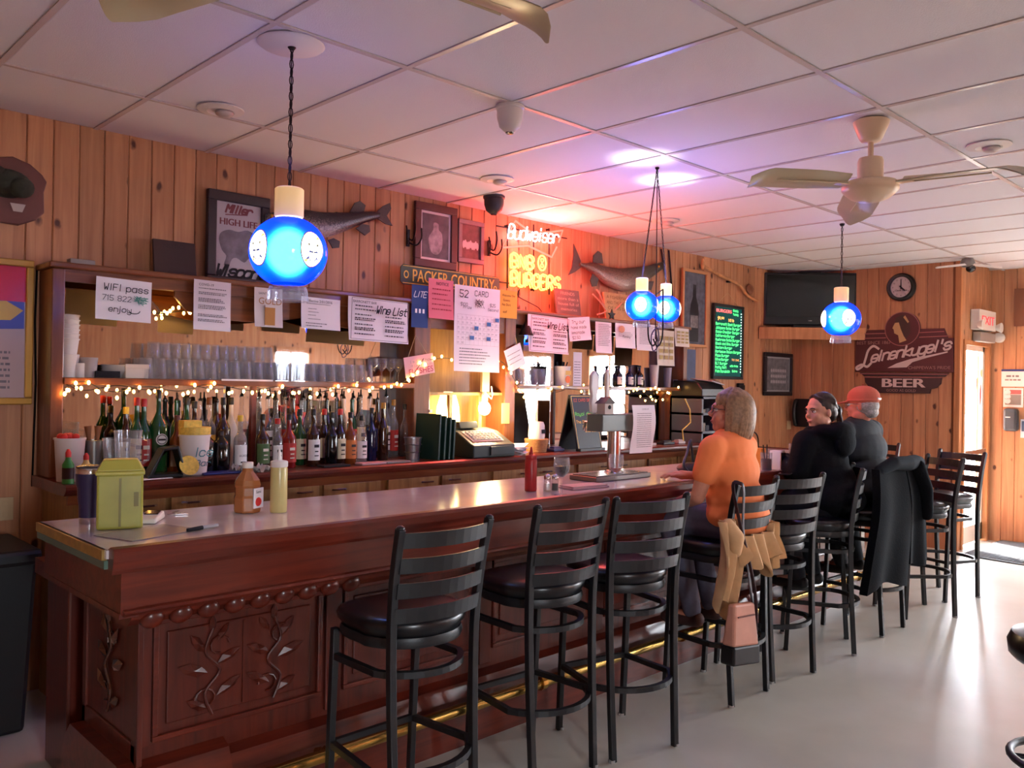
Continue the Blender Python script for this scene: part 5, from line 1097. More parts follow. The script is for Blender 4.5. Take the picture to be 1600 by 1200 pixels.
for i, s in enumerate(['Barronett Best Burger', 'Jalapeno Swiss Burger', 'Bacon Cheddar Burger', 'California Burger', 'Mushroom Swiss Burger', 'Black and Bleu Burger', 'Western Burger', 'Barbecue Bacon Burger', 'Pizza Burger', 'Olive Burger', 'BLT Burger', 'Patty Melt', 'Fish Sandwich']):
    hh = h*.062; k = min(1, w*1.55/penw(s, hh)); z = h*(.44-i*.105)
    mb.strokes([[(-w*.82+(x_+w*.82)*k, z_) for x_, z_ in st] for st in pen(s, -w*.82, z, hh)], .0062, -.006)
mb.strokes(pen('Simply', w*.3, h*.84, h*.05), .006, -.006); mb.strokes(pen('Yummy', w*.3, h*.74, h*.05), .006, -.006); mb.strokes(pen('with fries', w*.15, -h*.66, h*.045), .006, -.006); mb.strokes(pen('Extra', w*.3, -h*.8, h*.05), .006, -.006)
mb.build('menu_lines', EG, t)
mb = MB(); put_text(mb, 'TRY ONE', w*.5, -h*.5, h*.06, -.006, w=w*.5); mb.build('offer', EO, t)
led = MB().ell((0, 0, 0), .006, .004, .006, 6, 5).mesh('led')
for i in range(22): mk('led_dot', led, emis('led_white', (200, 255, 230), 3), t, (w-.04, -.006, h-.08-i*(2*h-.16)/21))
MB().tube([(-w*.7, 0, h), (0, .01, h+.13), (w*.7, 0, h)], .002, 4).build('string', mat('twine', (190, 160, 120), .8), t)
# corner shelf, television, picture, plates
SZ = 2.28
A = Vector((8.43, WY-.006, 0)); Bp = Vector((EX-.006, 3.94, 0))
t = thing('corner_shelf', 'pine shelf set across the far corner under the television', 'shelf', (0, 0, 0))
MB().prismz([(A.x, A.y), (EX-.008, WY-.006), (Bp.x, Bp.y)], SZ-.03, SZ).build('shelf_board', PINE2, t)
d = (Bp-A).normalized(); nrm = Vector((-d.y, d.x, 0)); nrm = nrm if nrm.dot(Vector((-1, -1, 0))) > 0 else -nrm
MB().add([tuple(q) for q in (A+Vector((0, 0, SZ-.13)), Bp+Vector((0, 0, SZ-.13)), Bp+Vector((0, 0, SZ)), A+Vector((0, 0, SZ)), A+nrm*.02+Vector((0, 0, SZ-.13)), Bp+nrm*.02+Vector((0, 0, SZ-.13)), Bp+nrm*.02+Vector((0, 0, SZ)), A+nrm*.02+Vector((0, 0, SZ)))], [(0, 3, 2, 1), (4, 5, 6, 7), (0, 1, 5, 4), (1, 2, 6, 5), (2, 3, 7, 6), (3, 0, 4, 7)]).build('shelf_front', PINE2, t)
ctr = (A+Bp)/2-nrm*.12; ang = math.atan2(d.y, d.x)
tv = thing('television', 'large black flat television across the far corner', 'television', (ctr.x, ctr.y, SZ+.002), ang); tw = .5
MB().box(-tw, tw, -.05, .05, .03, .61).build('tv_body', mat('tv_plastic', (14, 15, 17), .3), tv, bevel=.012)
MB().box(-tw+.03, tw-.03, -.054, -.05, .12, .58).build('screen', mat('tv_screen', (8, 9, 13), .12), tv); MB().box(-.18, .18, -.07, .07, 0, .03).build('tv_stand', mat('tv_plastic', (14, 15, 17), .3), tv, bevel=.005)
MB().quad(-.02, .02, .075, .082, -.0515).build('badge', CHROME, tv); MB().box(-.12, .12, -.02, .12, .48, .62).build('rear_case', mat('tv_plastic', (14, 15, 17), .3), tv)
t, w, h, b = framed('black framed group photograph under the television shelf', 1193, 550, 618, 1236, .045, BLACK, (98, 96, 100), (150, 148, 150))
mb = MB()
for r_ in range(3):
    for i in range(9): mb.ell(((-.5+.125*i)*w, -.009, (-.35+.26*r_)*h), .014, .001, .02, 7, 5)
mb.build('figures', mat('photo_faces', (176, 170, 172), .5), t)
o = MB().box(-.045, .045, -.01, 0, -.05, .05).box(-.03, .03, -.014, -.01, -.03, .03).build('wall_plate', mat('beige_plate', (196, 170, 130), .5), None, loc=tuple(aty(1232, 664, WP)), bevel=.002); tag(o, 'beige wall plate below the black framed group photograph', 'wall plate')
o = MB().box(-.05, .05, -.03, 0, -.05, .05).box(-.06, .06, -.035, -.03, -.02, .03).build('wall_box', DARKM, None, loc=tuple(aty(1155, 606, WP)), bevel=.004); tag(o, 'small dark box on the wall below the lit menu board', 'box')
t = thing('wall_phone', 'dark wall phone behind the head of the person in the hoodie', 'phone', (EX-.012, atx(1258, 645, EX).y, atx(1258, 645, EX).z), -PI/2)
MB().box(-.1, .1, -.05, 0, -.16, .16).build('phone_body', mat('black_plastic', (16, 16, 18), .35), t, bevel=.01); MB().tube(crom([(-.08, -.06, .14), (-.08, -.1, .05), (-.08, -.1, -.05), (-.08, -.06, -.14)], 4), .022, 8).build('handset', mat('black_plastic', (16, 16, 18), .35), t, True)
# ================================================================== end wall: clock and big sign
XE = EX-.008
def E(px, py, c): p = atx(px, py, XE); return (-(p.y-c.y), p.z-c.z)
c = atx(1409, 449, XE); t = thing('wall_clock', 'round black wall clock with white face above the big brewery sign', 'clock', tuple(c), -PI/2)
R_ = .5*abs(atx(1386, 449, XE).y-atx(1431, 449, XE).y)
MX = Matrix.Rotation(PI/2, 4, 'X')
MB().lathe([(R_*.7, 0), (R_, 0), (R_, .03), (R_*.9, .05), (R_*.74, .045), (R_*.74, .006)], 32, M=MX).build('rim', BLACK, t, True); MB().lathe([(0, .004), (R_*.74, .004), (R_*.74, .018), (0, .018)], 32, M=MX).build('face', mat('clock_face', (198, 190, 194), .4), t)
mb = MB()
for i in range(12):
    a_ = PI/2-i*PI/6; put_text(mb, str(12 if i == 0 else i), R_*.58*math.cos(a_), R_*.58*math.sin(a_)-R_*.06, R_*.12, -.02)
put_text(mb, 'Clock Time', 0, -R_*.28, R_*.13, -.02, bold=.001); mb.build('numerals', INK, t)
MB().prism([(-.006, -.02), (.006, -.02), (.004, R_*.55), (-.004, R_*.55)], -.024, -.022).build('minute_hand', INK, t); MB().prism([(-.007, -.02), (.007, -.02), (.005, R_*.35), (-.005, R_*.35)], -.026, -.024, Matrix.Rotation(2.3, 4, 'Y')).build('hour_hand', INK, t)
c = atx(1414, 555, XE); t = thing('brewery_sign', 'big maroon shaped sign with script lettering and BEER below', 'sign', tuple(c), -PI/2)
SM = mat('maroon_sign', (70, 22, 30), .42); SN = mat('dark_sign_field', (46, 26, 30), .42); CRM = mat('cream_letters', (206, 186, 180), .5)
def Pg(l, off=0): return [E(a_, b_, c) for a_, b_ in l]
MB().prism(Pg([(1338, 531), (1491, 528), (1491, 582), (1337, 581)]), -.02, 0).build('main_board', SM, t, bevel=.003)
MB().prism(Pg([(1356, 516), (1476, 513), (1482, 528), (1349, 531)]), -.016, 0).build('stepped_board', SM, t)
cc = E(1411, 514, c); rr = abs(E(1384, 514, c)[0]-E(1439, 514, c)[0])/2
MB().prism([(cc[0]+rr*math.cos(2*PI*i/36), cc[1]+rr*math.sin(2*PI*i/36)) for i in range(36)], -.026, -.001).build('medallion', SM, t)
MB().prism(Pg([(1344, 582), (1484, 583), (1477, 589), (1351, 588)]), -.016, 0).build('lower_step', SN, t)
MB().prism(Pg([(1352, 589), (1472, 590), (1471, 600), (1464, 606), (1455, 608), (1454, 615), (1369, 614), (1367, 607), (1358, 604), (1353, 597)]), -.02, 0).build('lower_board', SN, t)
mb = MB(); a_ = E(1372, 606, c); b_ = E(1450, 606, c); hh = E(1411, 591, c)[1]-E(1411, 605, c)[1]; put_text(mb, 'BEER', (E(1379, 605, c)[0]+E(1445, 605, c)[0])/2, E(1411, 605, c)[1], hh, -.0215, w=abs(E(1379, 605, c)[0]-E(1445, 605, c)[0]), bold=.008)
mb.build('beer_letters', CRM, t)
mb = MB()
def span(txt, p0, p1, m_b, hpx): a_ = E(*p0, c); b_ = E(*p1, c); put_text(m_b, txt, (a_[0]+b_[0])/2, (a_[1]+b_[1])/2, abs(E(p0[0], p0[1]-hpx, c)[1]-a_[1]), -.0212, w=b_[0]-a_[0])
span('BEST SINCE 1867', (1340, 538), (1393, 538), mb, 5); span('CHIPPEWA\'S PRIDE', (1420, 577), (1486, 577), mb, 5); span('GOOD AS GOLD', (1386, 612), (1432, 612), mb, 4); mb.build('small_letters', mat('tan_letters', (150, 116, 110), .5), t)
mb = MB(); a_ = E(1343, 572, c); b_ = E(1488, 545, c); hh = .105; s_ = "einenkugel's"
a1 = E(1362, 566, c); WW = penw(s_, hh, 4.7); kx = (b_[0]-a1[0])/WW; rise = (b_[1]-a1[1])/(b_[0]-a1[0])
mb.strokes([[(a1[0]+x_*kx, a1[1]+z_+(x_*kx)*rise) for x_, z_ in st] for st in pen(s_, 0, 0, hh, .3, 4.7, True)], .02, -.022)
Lp = crom([E(1374, 545, c), E(1366, 541, c), E(1358, 548, c), E(1354, 560, c), E(1350, 571, c), E(1342, 577, c), E(1340, 574, c), E(1348, 570, c), E(1356, 573, c), E(1362, 568, c)], 4); mb.strokes([Lp], .024, -.022); mb.build('script_letters', CRM, t)
mb = MB(); mb.poly(Pg([(1388, 575), (1402, 568), (1424, 561), (1448, 556), (1482, 549), (1482, 551), (1450, 559), (1427, 566), (1418, 574)]), -.0225); mb.build('swash', CRM, t)
mb = MB(); mb.poly(Pg([(1401, 497), (1412, 492), (1420, 498), (1424, 508), (1424, 520), (1418, 529), (1412, 522), (1408, 510), (1400, 506)]), -.0275); mb.build('hair_picture', mat('picture_dark_hair', (58, 36, 30), .5), t)
mb = MB(); mb.poly(Pg([(1400, 505), (1406, 504), (1409, 514), (1413, 524), (1418, 532), (1407, 536), (1405, 524), (1399, 521), (1398, 515), (1396, 513)]), -.0285); mb.poly(Pg([(1413, 496), (1416, 493), (1422, 503), (1420, 505)]), -.0285); mb.build('profile_picture', mat('picture_skin', (188, 150, 104), .5), t)
mb = MB()
for l_ in ([(1350, 522), (1386, 521)], [(1437, 520), (1476, 518)], [(1345, 529), (1385, 528)], [(1438, 527), (1486, 525)], [(1345, 584), (1482, 585)], [(1352, 589.5), (1472, 590)]): mb.strokes([Pg(l_)], .009, -.0215)
mb.ring(cc, rr, .008, -.0265, 36); mb.build('trim_lines', mat('rose_line', (150, 92, 92), .5), t)
# ================================================================== around the entrance
t = thing('exit_sign', 'white box exit sign with red letters above the glass door', 'exit sign', tuple(aty(1539, 501, AY-.07)), 0)
p0 = aty(1527, 484, AY-.07); p1 = aty(1552, 520, AY-.07); w = (p1.x-p0.x)/2; h = (p0.z-p1.z)/2
MB().box(-w, w, -.03, .06, -h, h).build('housing', PLASW, t, bevel=.006); mb = MB(); put_text(mb, 'EXIT', 0, -h*.45, h*.9, -.0315, w=w*1.5, bold=.006); mb.build('exit_letters', mat('exit_red', (226, 70, 80), .5, emit=.6), t)
for s in (-1, 1): MB().lathe([(.03, 0), (.055, .05), (.05, .055), (0, .05)], 14, M=Matrix.Translation((s*(w+.03)-.02, -.03, -h*.6)) @ Matrix.Rotation(PI/2, 4, 'X')).build('emergency_lamp', PLASW, t, True)
MB().box(-w*.7, w*1.1, -.02, .06, -h-.12, -h-.02).build('battery_box', mat('grey_box', (150, 140, 134), .5), t, bevel=.006)
p = atx(1562, 528, RX-.01); o = MB().lathe([(0, 0), (.055, 0), (.05, .06), (0, .065)], 16, M=Matrix.Rotation(-PI/2, 4, 'Y')).build('chime_box', PLASW, None, True, tuple(p)); tag(o, 'small white round chime beside the exit sign', 'chime')
def rpaper(lab, xl, yt, yb, xr, nm, cat, m_, th=.006):
    a_ = atx(xl, yt, RX-.008); b_ = atx(xr, (yt+yb)/2, RX-.008); zb = atx(xl, yb, RX-.008).z; t = thing(nm, lab, cat, (RX-.008, (a_.y+b_.y)/2, (a_.z+zb)/2), -PI/2); w = abs(a_.y-b_.y)/2; h = (a_.z-zb)/2
    MB().box(-w, w, -th, 0, -h, h).build('sheet', m_, t); return t, w, h
t, w, h = rpaper('white notice with blue header on the wall by the entrance', 1565, 577, 604, 1604, 'wall_notice', 'notice', WHITE); MB().quad(-w, w, h*.75, h, -.007).build('blue_header', mat('navy_print', (50, 60, 120), .7), t); mb = MB(); gibber(mb, -w*.6, w*.6, h*.1, .02, -.007); gibber(mb, -w*.7, w*.7, -h*.3, .015, -.007); mb.build('lettering', GREY, t)
t, w, h = rpaper('framed notice with red and grey blocks above the dark dispenser', 1568, 606, 636, 1599, 'wall_notice', 'notice', WHITE); MB().quad(-w*.8, w*.8, h*.35, h*.8, -.007).build('red_block', mat('dull_red_print', (190, 90, 90), .7), t); MB().quad(-w*.8, w*.8, -h*.75, h*.3, -.0072).build('grey_block', mat('grey_block', (130, 126, 124), .7), t)
mb = MB()
for i in range(3): mb.disc((-w*.55, h*(.55-.45*i)), .03, -.0076, 12)
mb.build('white_dots', WHITE, t)
t, w, h = rpaper('narrow framed card at the right picture edge by the dispenser', 1595, 655, 684, 1612, 'wall_notice', 'notice', WHITE); MB().quad(-w*.8, w*.8, -h*.3, h*.8, -.007).build('picture_block', mat('slate_block', (90, 96, 120), .7), t)
a_ = atx(1571, 638, RX-.01); b_ = atx(1593, 655, RX-.01); zb = atx(1571, 673, RX-.01).z
t = thing('sanitizer_dispenser', 'dark grey hand sanitizer dispenser on the wall by the entrance', 'dispenser', (RX-.008, (a_.y+b_.y)/2, zb), -PI/2); w = abs(a_.y-b_.y)/2
MB().box(-w, w, -.1, 0, 0, a_.z-zb).build('dispenser_body', mat('dark_grey_plastic', (54, 56, 60), .35), t, bevel=.025); MB().quad(-w*.6, w*.1, (a_.z-zb)*.6, (a_.z-zb)*.64, -.102).build('badge', PLASW, t)
o = MB().box(-.1, .1, -.02, 0, -.2, .2).build('wall_plaque', mat('brown_plaque', (120, 70, 44), .5), None, loc=tuple(atx(1602, 480, RX-.008)), rot=(0, 0, -PI/2)); tag(o, 'brown plaque at the upper right picture edge', 'plaque')
# door mat
t = thing('door_mat', 'ribbed grey door mat in front of the entrance', 'mat', (9.42, 2.42, .001))
q = [atz(1502, 868, 0), atz(1600, 884, 0), atz(1640, 845, 0), atz(1585, 839, 0)]
dm = MB().prismz([(v.x-9.42, v.y-2.42) for v in q], 0, .012).build('mat_base', mat('grey_mat', (96, 98, 100), .8, bump=.4, bscale=80), t)
mb = MB()
for i in range(1, 40):
    u = i/40; a_ = q[0].lerp(q[3], u); b_ = q[1].lerp(q[2], u); mb.tube([(a_.x-9.42, a_.y-2.42, .013), (b_.x-9.42, b_.y-2.42, .013)], .008, 4)
mb.build('ribs', mat('grey_mat_rib', (112, 114, 116), .8), t)
# waste bin at the left
t = thing('waste_bin', 'black plastic waste bin at the left edge below the poster', 'bin', (.87, 4.45, 0))
BB = mat('black_bin', (12, 12, 13), .5)
MB().add([(-.24, -.2, 0), (.24, -.2, 0), (.24, .2, 0), (-.24, .2, 0), (-.27, -.25, .78), (.27, -.25, .78), (.27, .25, .78), (-.27, .25, .78)], [(0, 3, 2, 1), (4, 5, 6, 7), (0, 1, 5, 4), (1, 2, 6, 5), (2, 3, 7, 6), (3, 0, 4, 7)]).build('bin_body', BB, t, bevel=.02); MB().box(-.285, .285, -.265, .265, .76, .83).build('bin_lid', BB, t, bevel=.02)
# ================================================================== blue globe pendants
def globe_mat():
    M = bpy.data.materials.new('lit_blue_glass'); M.use_nodes = True; nt = M.node_tree; N = nt.nodes; L_ = nt.links.new
    for n in list(N):
        if n.type != 'OUTPUT_MATERIAL': N.remove(n)
    out = [n for n in N if n.type == 'OUTPUT_MATERIAL'][0]
    rf = N.new('ShaderNodeBsdfRefraction'); rf.inputs['Color'].default_value = (.015, .3, 1, 1); rf.inputs['Roughness'].default_value = .55; rf.inputs['IOR'].default_value = 1.22
    em = N.new('ShaderNodeEmission'); em.inputs[0].default_value = (.0, .02, 1, 1); em.inputs[1].default_value = 1.7
    gl = N.new('ShaderNodeBsdfGlossy'); gl.inputs['Roughness'].default_value = .08; gl.inputs['Color'].default_value = (.05, .05, .05, 1)
    a = N.new('ShaderNodeAddShader'); b = N.new('ShaderNodeAddShader'); L_(rf.outputs[0], a.inputs[0]); L_(em.outputs[0], a.inputs[1]); L_(a.outputs[0], b.inputs[0]); L_(gl.outputs[0], b.inputs[1]); L_(b.outputs[0], out.inputs[0])
    return M
GLOBE = globe_mat(); BULB = emis('pendant_bulb', (255, 250, 235), 15)
LOGO = emis('lit_logo_white', (255, 246, 220), 2.2); LOGOB = mat('logo_blue', (30, 60, 160), .5, emit=.5); LOGOK = mat('logo_dark', (40, 36, 40), .5); LOGOY = emis('lit_logo_yellow', (250, 200, 90), 1.4); LOGOR = mat('logo_rim', (120, 50, 60), .5, emit=.3)
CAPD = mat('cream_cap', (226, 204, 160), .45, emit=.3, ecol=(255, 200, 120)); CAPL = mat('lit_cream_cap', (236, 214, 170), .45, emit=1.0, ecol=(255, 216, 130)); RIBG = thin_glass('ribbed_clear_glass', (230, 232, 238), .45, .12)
def pendant(x, y, z, label, az_off, chain_top, up=0, size=1.0):
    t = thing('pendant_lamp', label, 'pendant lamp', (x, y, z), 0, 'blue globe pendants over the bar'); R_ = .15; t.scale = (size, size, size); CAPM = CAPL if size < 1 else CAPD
    prof = [(R_*math.cos(a), R_*math.sin(a)*.93) for a in [-1.1+2.32*i/22 for i in range(23)]]
    mb = MB(); n = 36; vs = []; fs = []
    for r, zz in prof:
        for i in range(n): vs.append((r*math.cos(2*PI*i/n), r*math.sin(2*PI*i/n), zz))
    for k in range(len(prof)-1):
        for i in range(n): fs.append((k*n+i, k*n+(i+1) % n, (k+1)*n+(i+1) % n, (k+1)*n+i))
    mb.add(vs, fs).build('globe', GLOBE, t, True)
    MB().ell((0, 0, .0), .065, .065, .07, 20, 14).build('bulb', BULB, t, True)
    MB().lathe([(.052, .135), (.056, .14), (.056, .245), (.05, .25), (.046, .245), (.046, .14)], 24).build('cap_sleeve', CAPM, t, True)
    mb = MB(); n = 28; vs = []
    for (r, zz) in ((.068, -.135), (.074, -.15), (.077, -.185), (.08, -.192)):
        for i in range(n): a = 2*PI*i/n; vs.append(((r+(.003 if i % 2 else -.003))*math.cos(a), (r+(.003 if i % 2 else -.003))*math.sin(a), zz))
    mb.add(vs, [(k*n+i, k*n+(i+1) % n, (k+1)*n+(i+1) % n, (k+1)*n+i) for k in range(3) for i in range(n)]).build('fluted_collar', RIBG, t)
    to = Vector((-x, -y, 0)).normalized(); base = math.atan2(to.y, to.x)
    for q in range(4):
        az = base+math.radians(az_off)+q*PI/2; RR = R_*1.006
        def sp(a, b, k=1.0): return (RR*k*math.cos(b)*math.cos(az+a), RR*k*math.cos(b)*math.sin(az+a), RR*k*math.sin(b)*.93)
        def patch(nm, m_, fn, n1=5, n2=24):
            vs = []; 
            for i in range(n1+1):
                for j in range(n2): vs.append(fn(i/n1, 2*PI*j/n2))
            fs = [(i*n2+j, i*n2+(j+1) % n2, (i+1)*n2+(j+1) % n2, (i+1)*n2+j) for i in range(n1) for j in range(n2)]
            MB().add(vs, fs).build(nm, m_, t, True, fix=False)
        patch('logo_oval', LOGO, lambda u, v: sp(.36*u*math.cos(v), .5*u*math.sin(v)))
        patch('logo_rim', LOGOR, lambda u, v: sp((.35+.03*u)*math.cos(v), (.49+.03*u)*math.sin(v), 1.003), 1)
        patch('logo_ring', LOGOK, lambda u, v: sp((.155+.015*u)*math.cos(v), .1+(.19+.015*u)*math.sin(v), 1.004), 1)
        for s in (-1, 1):
            MB().add([sp(s*.015, -.07, 1.005), sp(s*.13, -.06, 1.005), sp(s*.2, -.32, 1.005), sp(s*.13, -.27, 1.005), sp(s*.06, -.34, 1.005)], [(0, 1, 2, 3, 4)]).build('blue_ribbon', LOGOB, t)
            MB().add([sp(s*.18, s*.38, 1.004), sp(s*.26, s*.32, 1.004), sp(s*.12, s*.26, 1.004)], [(0, 1, 2)]).build('gold_band', LOGOY, t)
        MB().add([sp(-.15, .08, 1.005), sp(.15, .08, 1.005), sp(.15, .14, 1.005), sp(-.15, .14, 1.005)], [(0, 1, 2, 3)]).build('logo_band', LOGOK, t)
    if chain_top:
        ct_ = (Vector(chain_top)-Vector((x, y, z)))/size; b0 = Vector((0, 0, .25)); n = int((ct_-b0).length/.03); mb = MB(); dv = (ct_-b0)/n; ln = dv.length
        for i in range(n):
            c0 = b0+dv*(i+.5); ex = Vector((1, 0, 0)) if i % 2 else Vector((0, 1, 0)); dz = dv.normalized()
            mb.tube([c0+ex*(.008*math.cos(a))+dz*(ln*.62*math.sin(a)) for a in [2*PI*k/8 for k in range(8)]], .0022, 4, closed=True)
        mb.build('chain', mat('dark_chain', (42, 26, 24), .5, .5), t)
        MB().tube([b0, ct_], .0022, 4).build('lamp_cord', DARKM, t)
        MB().lathe([(.012, -.02), (.02, -.008), (.02, 0), (0, 0)], 12, tuple(ct_)).build('ceiling_hook', DARKM, t)
    b_ = bpy.data.lights.new('globe_glow', 'POINT'); b_.energy = 6 if up else .7; b_.color = (.22, .2, 1); b_.shadow_soft_size = .1
    o = bpy.data.objects.new('globe_glow', b_); COL.objects.link(o); o.parent = t; o.location = (0, -.0, .36)
    if up:
        l = bpy.data.lights.new('pendant_uplight', 'SPOT'); l.energy = up; l.spot_size = math.radians(40); l.spot_blend = 1.0; l.color = (1, .95, 1); l.shadow_soft_size = .03
        o = bpy.data.objects.new('pendant_uplight', l); COL.objects.link(o); o.parent = t; o.location = (0, 0, .255); o.rotation_euler = (PI, 0, 0)
    return t
pendant(1.682, 2.998, 2.105, 'nearest blue globe pendant on a dark chain over the near bar end', 38, (1.682, 2.998, CZ-.003))
HOOK = (4.161, 3.058, CZ-.003)
pendant(3.955, 3.0, 2.07, 'left one of the paired small blue globes over the bar', -4, HOOK, 24, .64)
pendant(4.47, 3.2, 2.1, 'right one of the paired small blue globes over the bar', -6, HOOK, 24, .64)
pendant(6.547, 3.005, 2.165, 'farthest blue globe pendant near the television', 24, (6.543, 3.006, CZ-.003))
o = MB().lathe([(0, 0), (.13, -.004), (.12, -.012), (0, -.016)], 28, (1.68, 3.0, CZ-.0005)).build('ceiling_rose', mat('white_disc', (232, 226, 216), .5), None, True); tag(o, 'round white ceiling disc above the nearest pendant chain', 'ceiling disc')
t = thing('hanging_hooks', 'dark wire hooks and cord looping under the paired globes', 'hooks', (4.2, 3.08, 1.94))
for s, q in ((-1, .0), (1, .06)):
    MB().tube(crom([(s*.07, 0, .2+q), (s*.075, 0, .02), (s*.06, 0, -.06), (s*.02, 0, -.09), (-s*.02, 0, -.05)], 5), .005, 6).build('wire_hook', DARKM, t, True)
MB().tube([(0, 0, -.05), (.0, 0, .4), (-.035, -.02, CZ-1.95)], .003, 5).build('hanging_cord', DARKM, t); MB().tube(crom([(0, 0, 0), (.03, 0, -.08), (-.02, 0, -.12), (-.04, 0, -.03), (.02, 0, .02), (.04, 0, -.06)], 5), .004, 6).build('cord_loop', mat('violet_cord', (70, 56, 90), .6), t, True)
MB().tube([(-.07, 0, .2), (0, 0, .22), (.07, 0, .26)], .004, 5).build('wire_link', DARKM, t)
# ================================================================== ceiling fans
BLADE = mat('fan_blade_ivory', (196, 180, 150), .3, spec=.6)
def fan(x, y, zb, label, angs, L0=.14, L1=.68):
    t = thing('ceiling_fan', label, 'ceiling fan', (x, y, 0), 0, 'ivory three-blade ceiling fans')
    MB().lathe([(.075, CZ-.003), (.085, CZ-.01), (.08, CZ-.03), (.055, CZ-.09), (.045, CZ-.105), (.02, CZ-.11)], 28).build('canopy', IVORY, t, True)
    MB().lathe([(.013, zb+.1), (.013, CZ-.1)], 14).build('down_rod', IVORY, t, True)
    MB().lathe([(0, zb+.14), (.055, zb+.135), (.06, zb+.12), (.06, zb+.03), (.03, zb+.03)], 28).build('motor_neck', IVORY, t, True)
    MB().lathe([(.06, zb+.034), (.06, zb+.02), (.0, zb+.02)], 28).build('dark_gap', DARKM, t, True)
    MB().lathe([(.06, zb+.022), (.12, zb+.018), (.132, zb+.005), (.132, zb-.02), (.12, zb-.035), (.09, zb-.06), (.05, zb-.075), (0, zb-.078)], 32).build('motor_housing', IVORY, t, True)
    for a in angs:
        Mx = Matrix.Rotation(a, 4, 'Z') @ Matrix.Translation((0, 0, zb)); vs = []; K = 16; J = 7
        for i in range(K+1):
            u = i/K; r = L0+(L1-L0)*u; w = (.055+.035*min(1, u*3))*(1 if u < .82 else 1-.75*((u-.82)/.18)**2); dz = -.02*u-(.035*((u-.8)/.2)**1.5 if u > .8 else 0)
            for j in range(J+1):
                v = -1+2*j/J; vs.append((r, v*w+(.03*((u-.8)/.2)**2 if u > .8 else 0), dz+.012*v*v+v*.022))
        fs = [(i*(J+1)+j, i*(J+1)+j+1, (i+1)*(J+1)+j+1, (i+1)*(J+1)+j) for i in range(K) for j in range(J)]
        mb = MB().add(vs, fs, Mx); n0 = len(mb.v); mb.add([(v[0], v[1], v[2]+.003) for v in vs], [f[::-1] for f in fs], Mx)
        bl_ = mb.build('blade', BLADE, t, True, fix=False)
        mb = MB()
        for v0 in (-.02, .02): mb.tube([Mx @ Vector((L0+.0, v0, .001)), Mx @ Vector((L1*.78, v0*1.3, -.017))], .004, 5)
        mb.build('blade_rib', BLADE, bl_)
        MB().box(.1, L0+.06, -.022, .022, -.006, .006, Mx).build('blade_arm', IVORY, t)
    return t
fz = 2.6
def ang(px, py, cx, cy): p = atz(px, py, fz-.03); return math.atan2(p.y-cy, p.x-cx)
a0 = ang(1172, 284, 4.13, 1.76)
fan(4.13, 1.76, fz, 'ivory three-blade ceiling fan hanging right of the blue ceiling glow', [a0, a0+2*PI/3, a0+4*PI/3])
a0 = math.atan2(2.40-1.75, .81-1.04)
fan(1.04, 1.75, 2.62, 'ivory ceiling fan overhead, only two blades showing at the top edge', [a0, a0+2*PI/3, a0+4*PI/3])
# small devices on the ceiling
p = atz(1508, 408, CZ-.003); p = Vector((8.85, 2.9, CZ-.003)); q = project((8.85, 2.9, CZ-.05))
p = atz(1512, 404, CZ-.002); t = thing('wireless_unit', 'small white ceiling unit with dark dome and flat arms near the entrance', 'ceiling unit', (p.x, p.y, CZ-.002))
MB().lathe([(0, -.09), (.05, -.085), (.07, -.05), (.06, -.02), (.05, 0)], 20).build('dome', mat('grey_dome', (120, 118, 116), .3), t, True); MB().ell((0, -.03, -.1), .045, .045, .04, 14, 10).build('lens', mat('dark_lens', (18, 18, 20), .15), t, True)
for s in (-1, 1): MB().prism([(0, -.07), (s*.3, -.1), (s*.3, -.085), (0, -.05)], -.05, .0).build('arm', PLASW, t, rot=(0, 0, -.9))
def dome_cam(px, py, lab, m_, r):
    p = atz(px, py, CZ-.002); t = thing('dome_camera', lab, 'camera', (p.x, p.y, CZ-.002))
    MB().lathe([(r*1.1, 0), (r*1.1, -.015), (r, -.02), (r*.98, -.06), (r*.8, -.1), (r*.35, -.125)], 26).build('camera_body', m_, t, True); MB().lathe([(r*.36, -.12), (r*.3, -.13), (0, -.132)], 18).build('lens', mat('dark_lens', (18, 18, 20), .15), t, True)
dome_cam(797, 166, 'white dome security camera in the middle of the ceiling', mat('camera_white', (226, 214, 206), .35), .062)
dome_cam(772, 307, 'black dome security camera on the ceiling near the neon sign', mat('camera_black', (44, 34, 36), .5, bump=.3, bscale=200), .07)
for px, py, lab in ((345, 171, 'round ceiling speaker near the back wall, above the framed poster'), (777, 280, 'round ceiling speaker tinted red beside the black dome camera'), (1040, 345, 'round ceiling speaker above the big mounted fish'), (1545, 227, 'round ceiling speaker right of the hanging fan')):
    p = atz(px, py, CZ-.002); t = thing('ceiling_speaker', lab, 'speaker', (p.x, p.y, CZ-.002))
    MB().lathe([(.11, 0), (.11, -.006), (.065, -.014), (.06, -.01), (0, -.01)], 28).build('trim_ring', PLASW, t, True); MB().ell((.015, -.01, -.018), .045, .045, .02, 16, 8).build('eyeball', mat('speaker_grey', (196, 184, 178), .4), t, True)
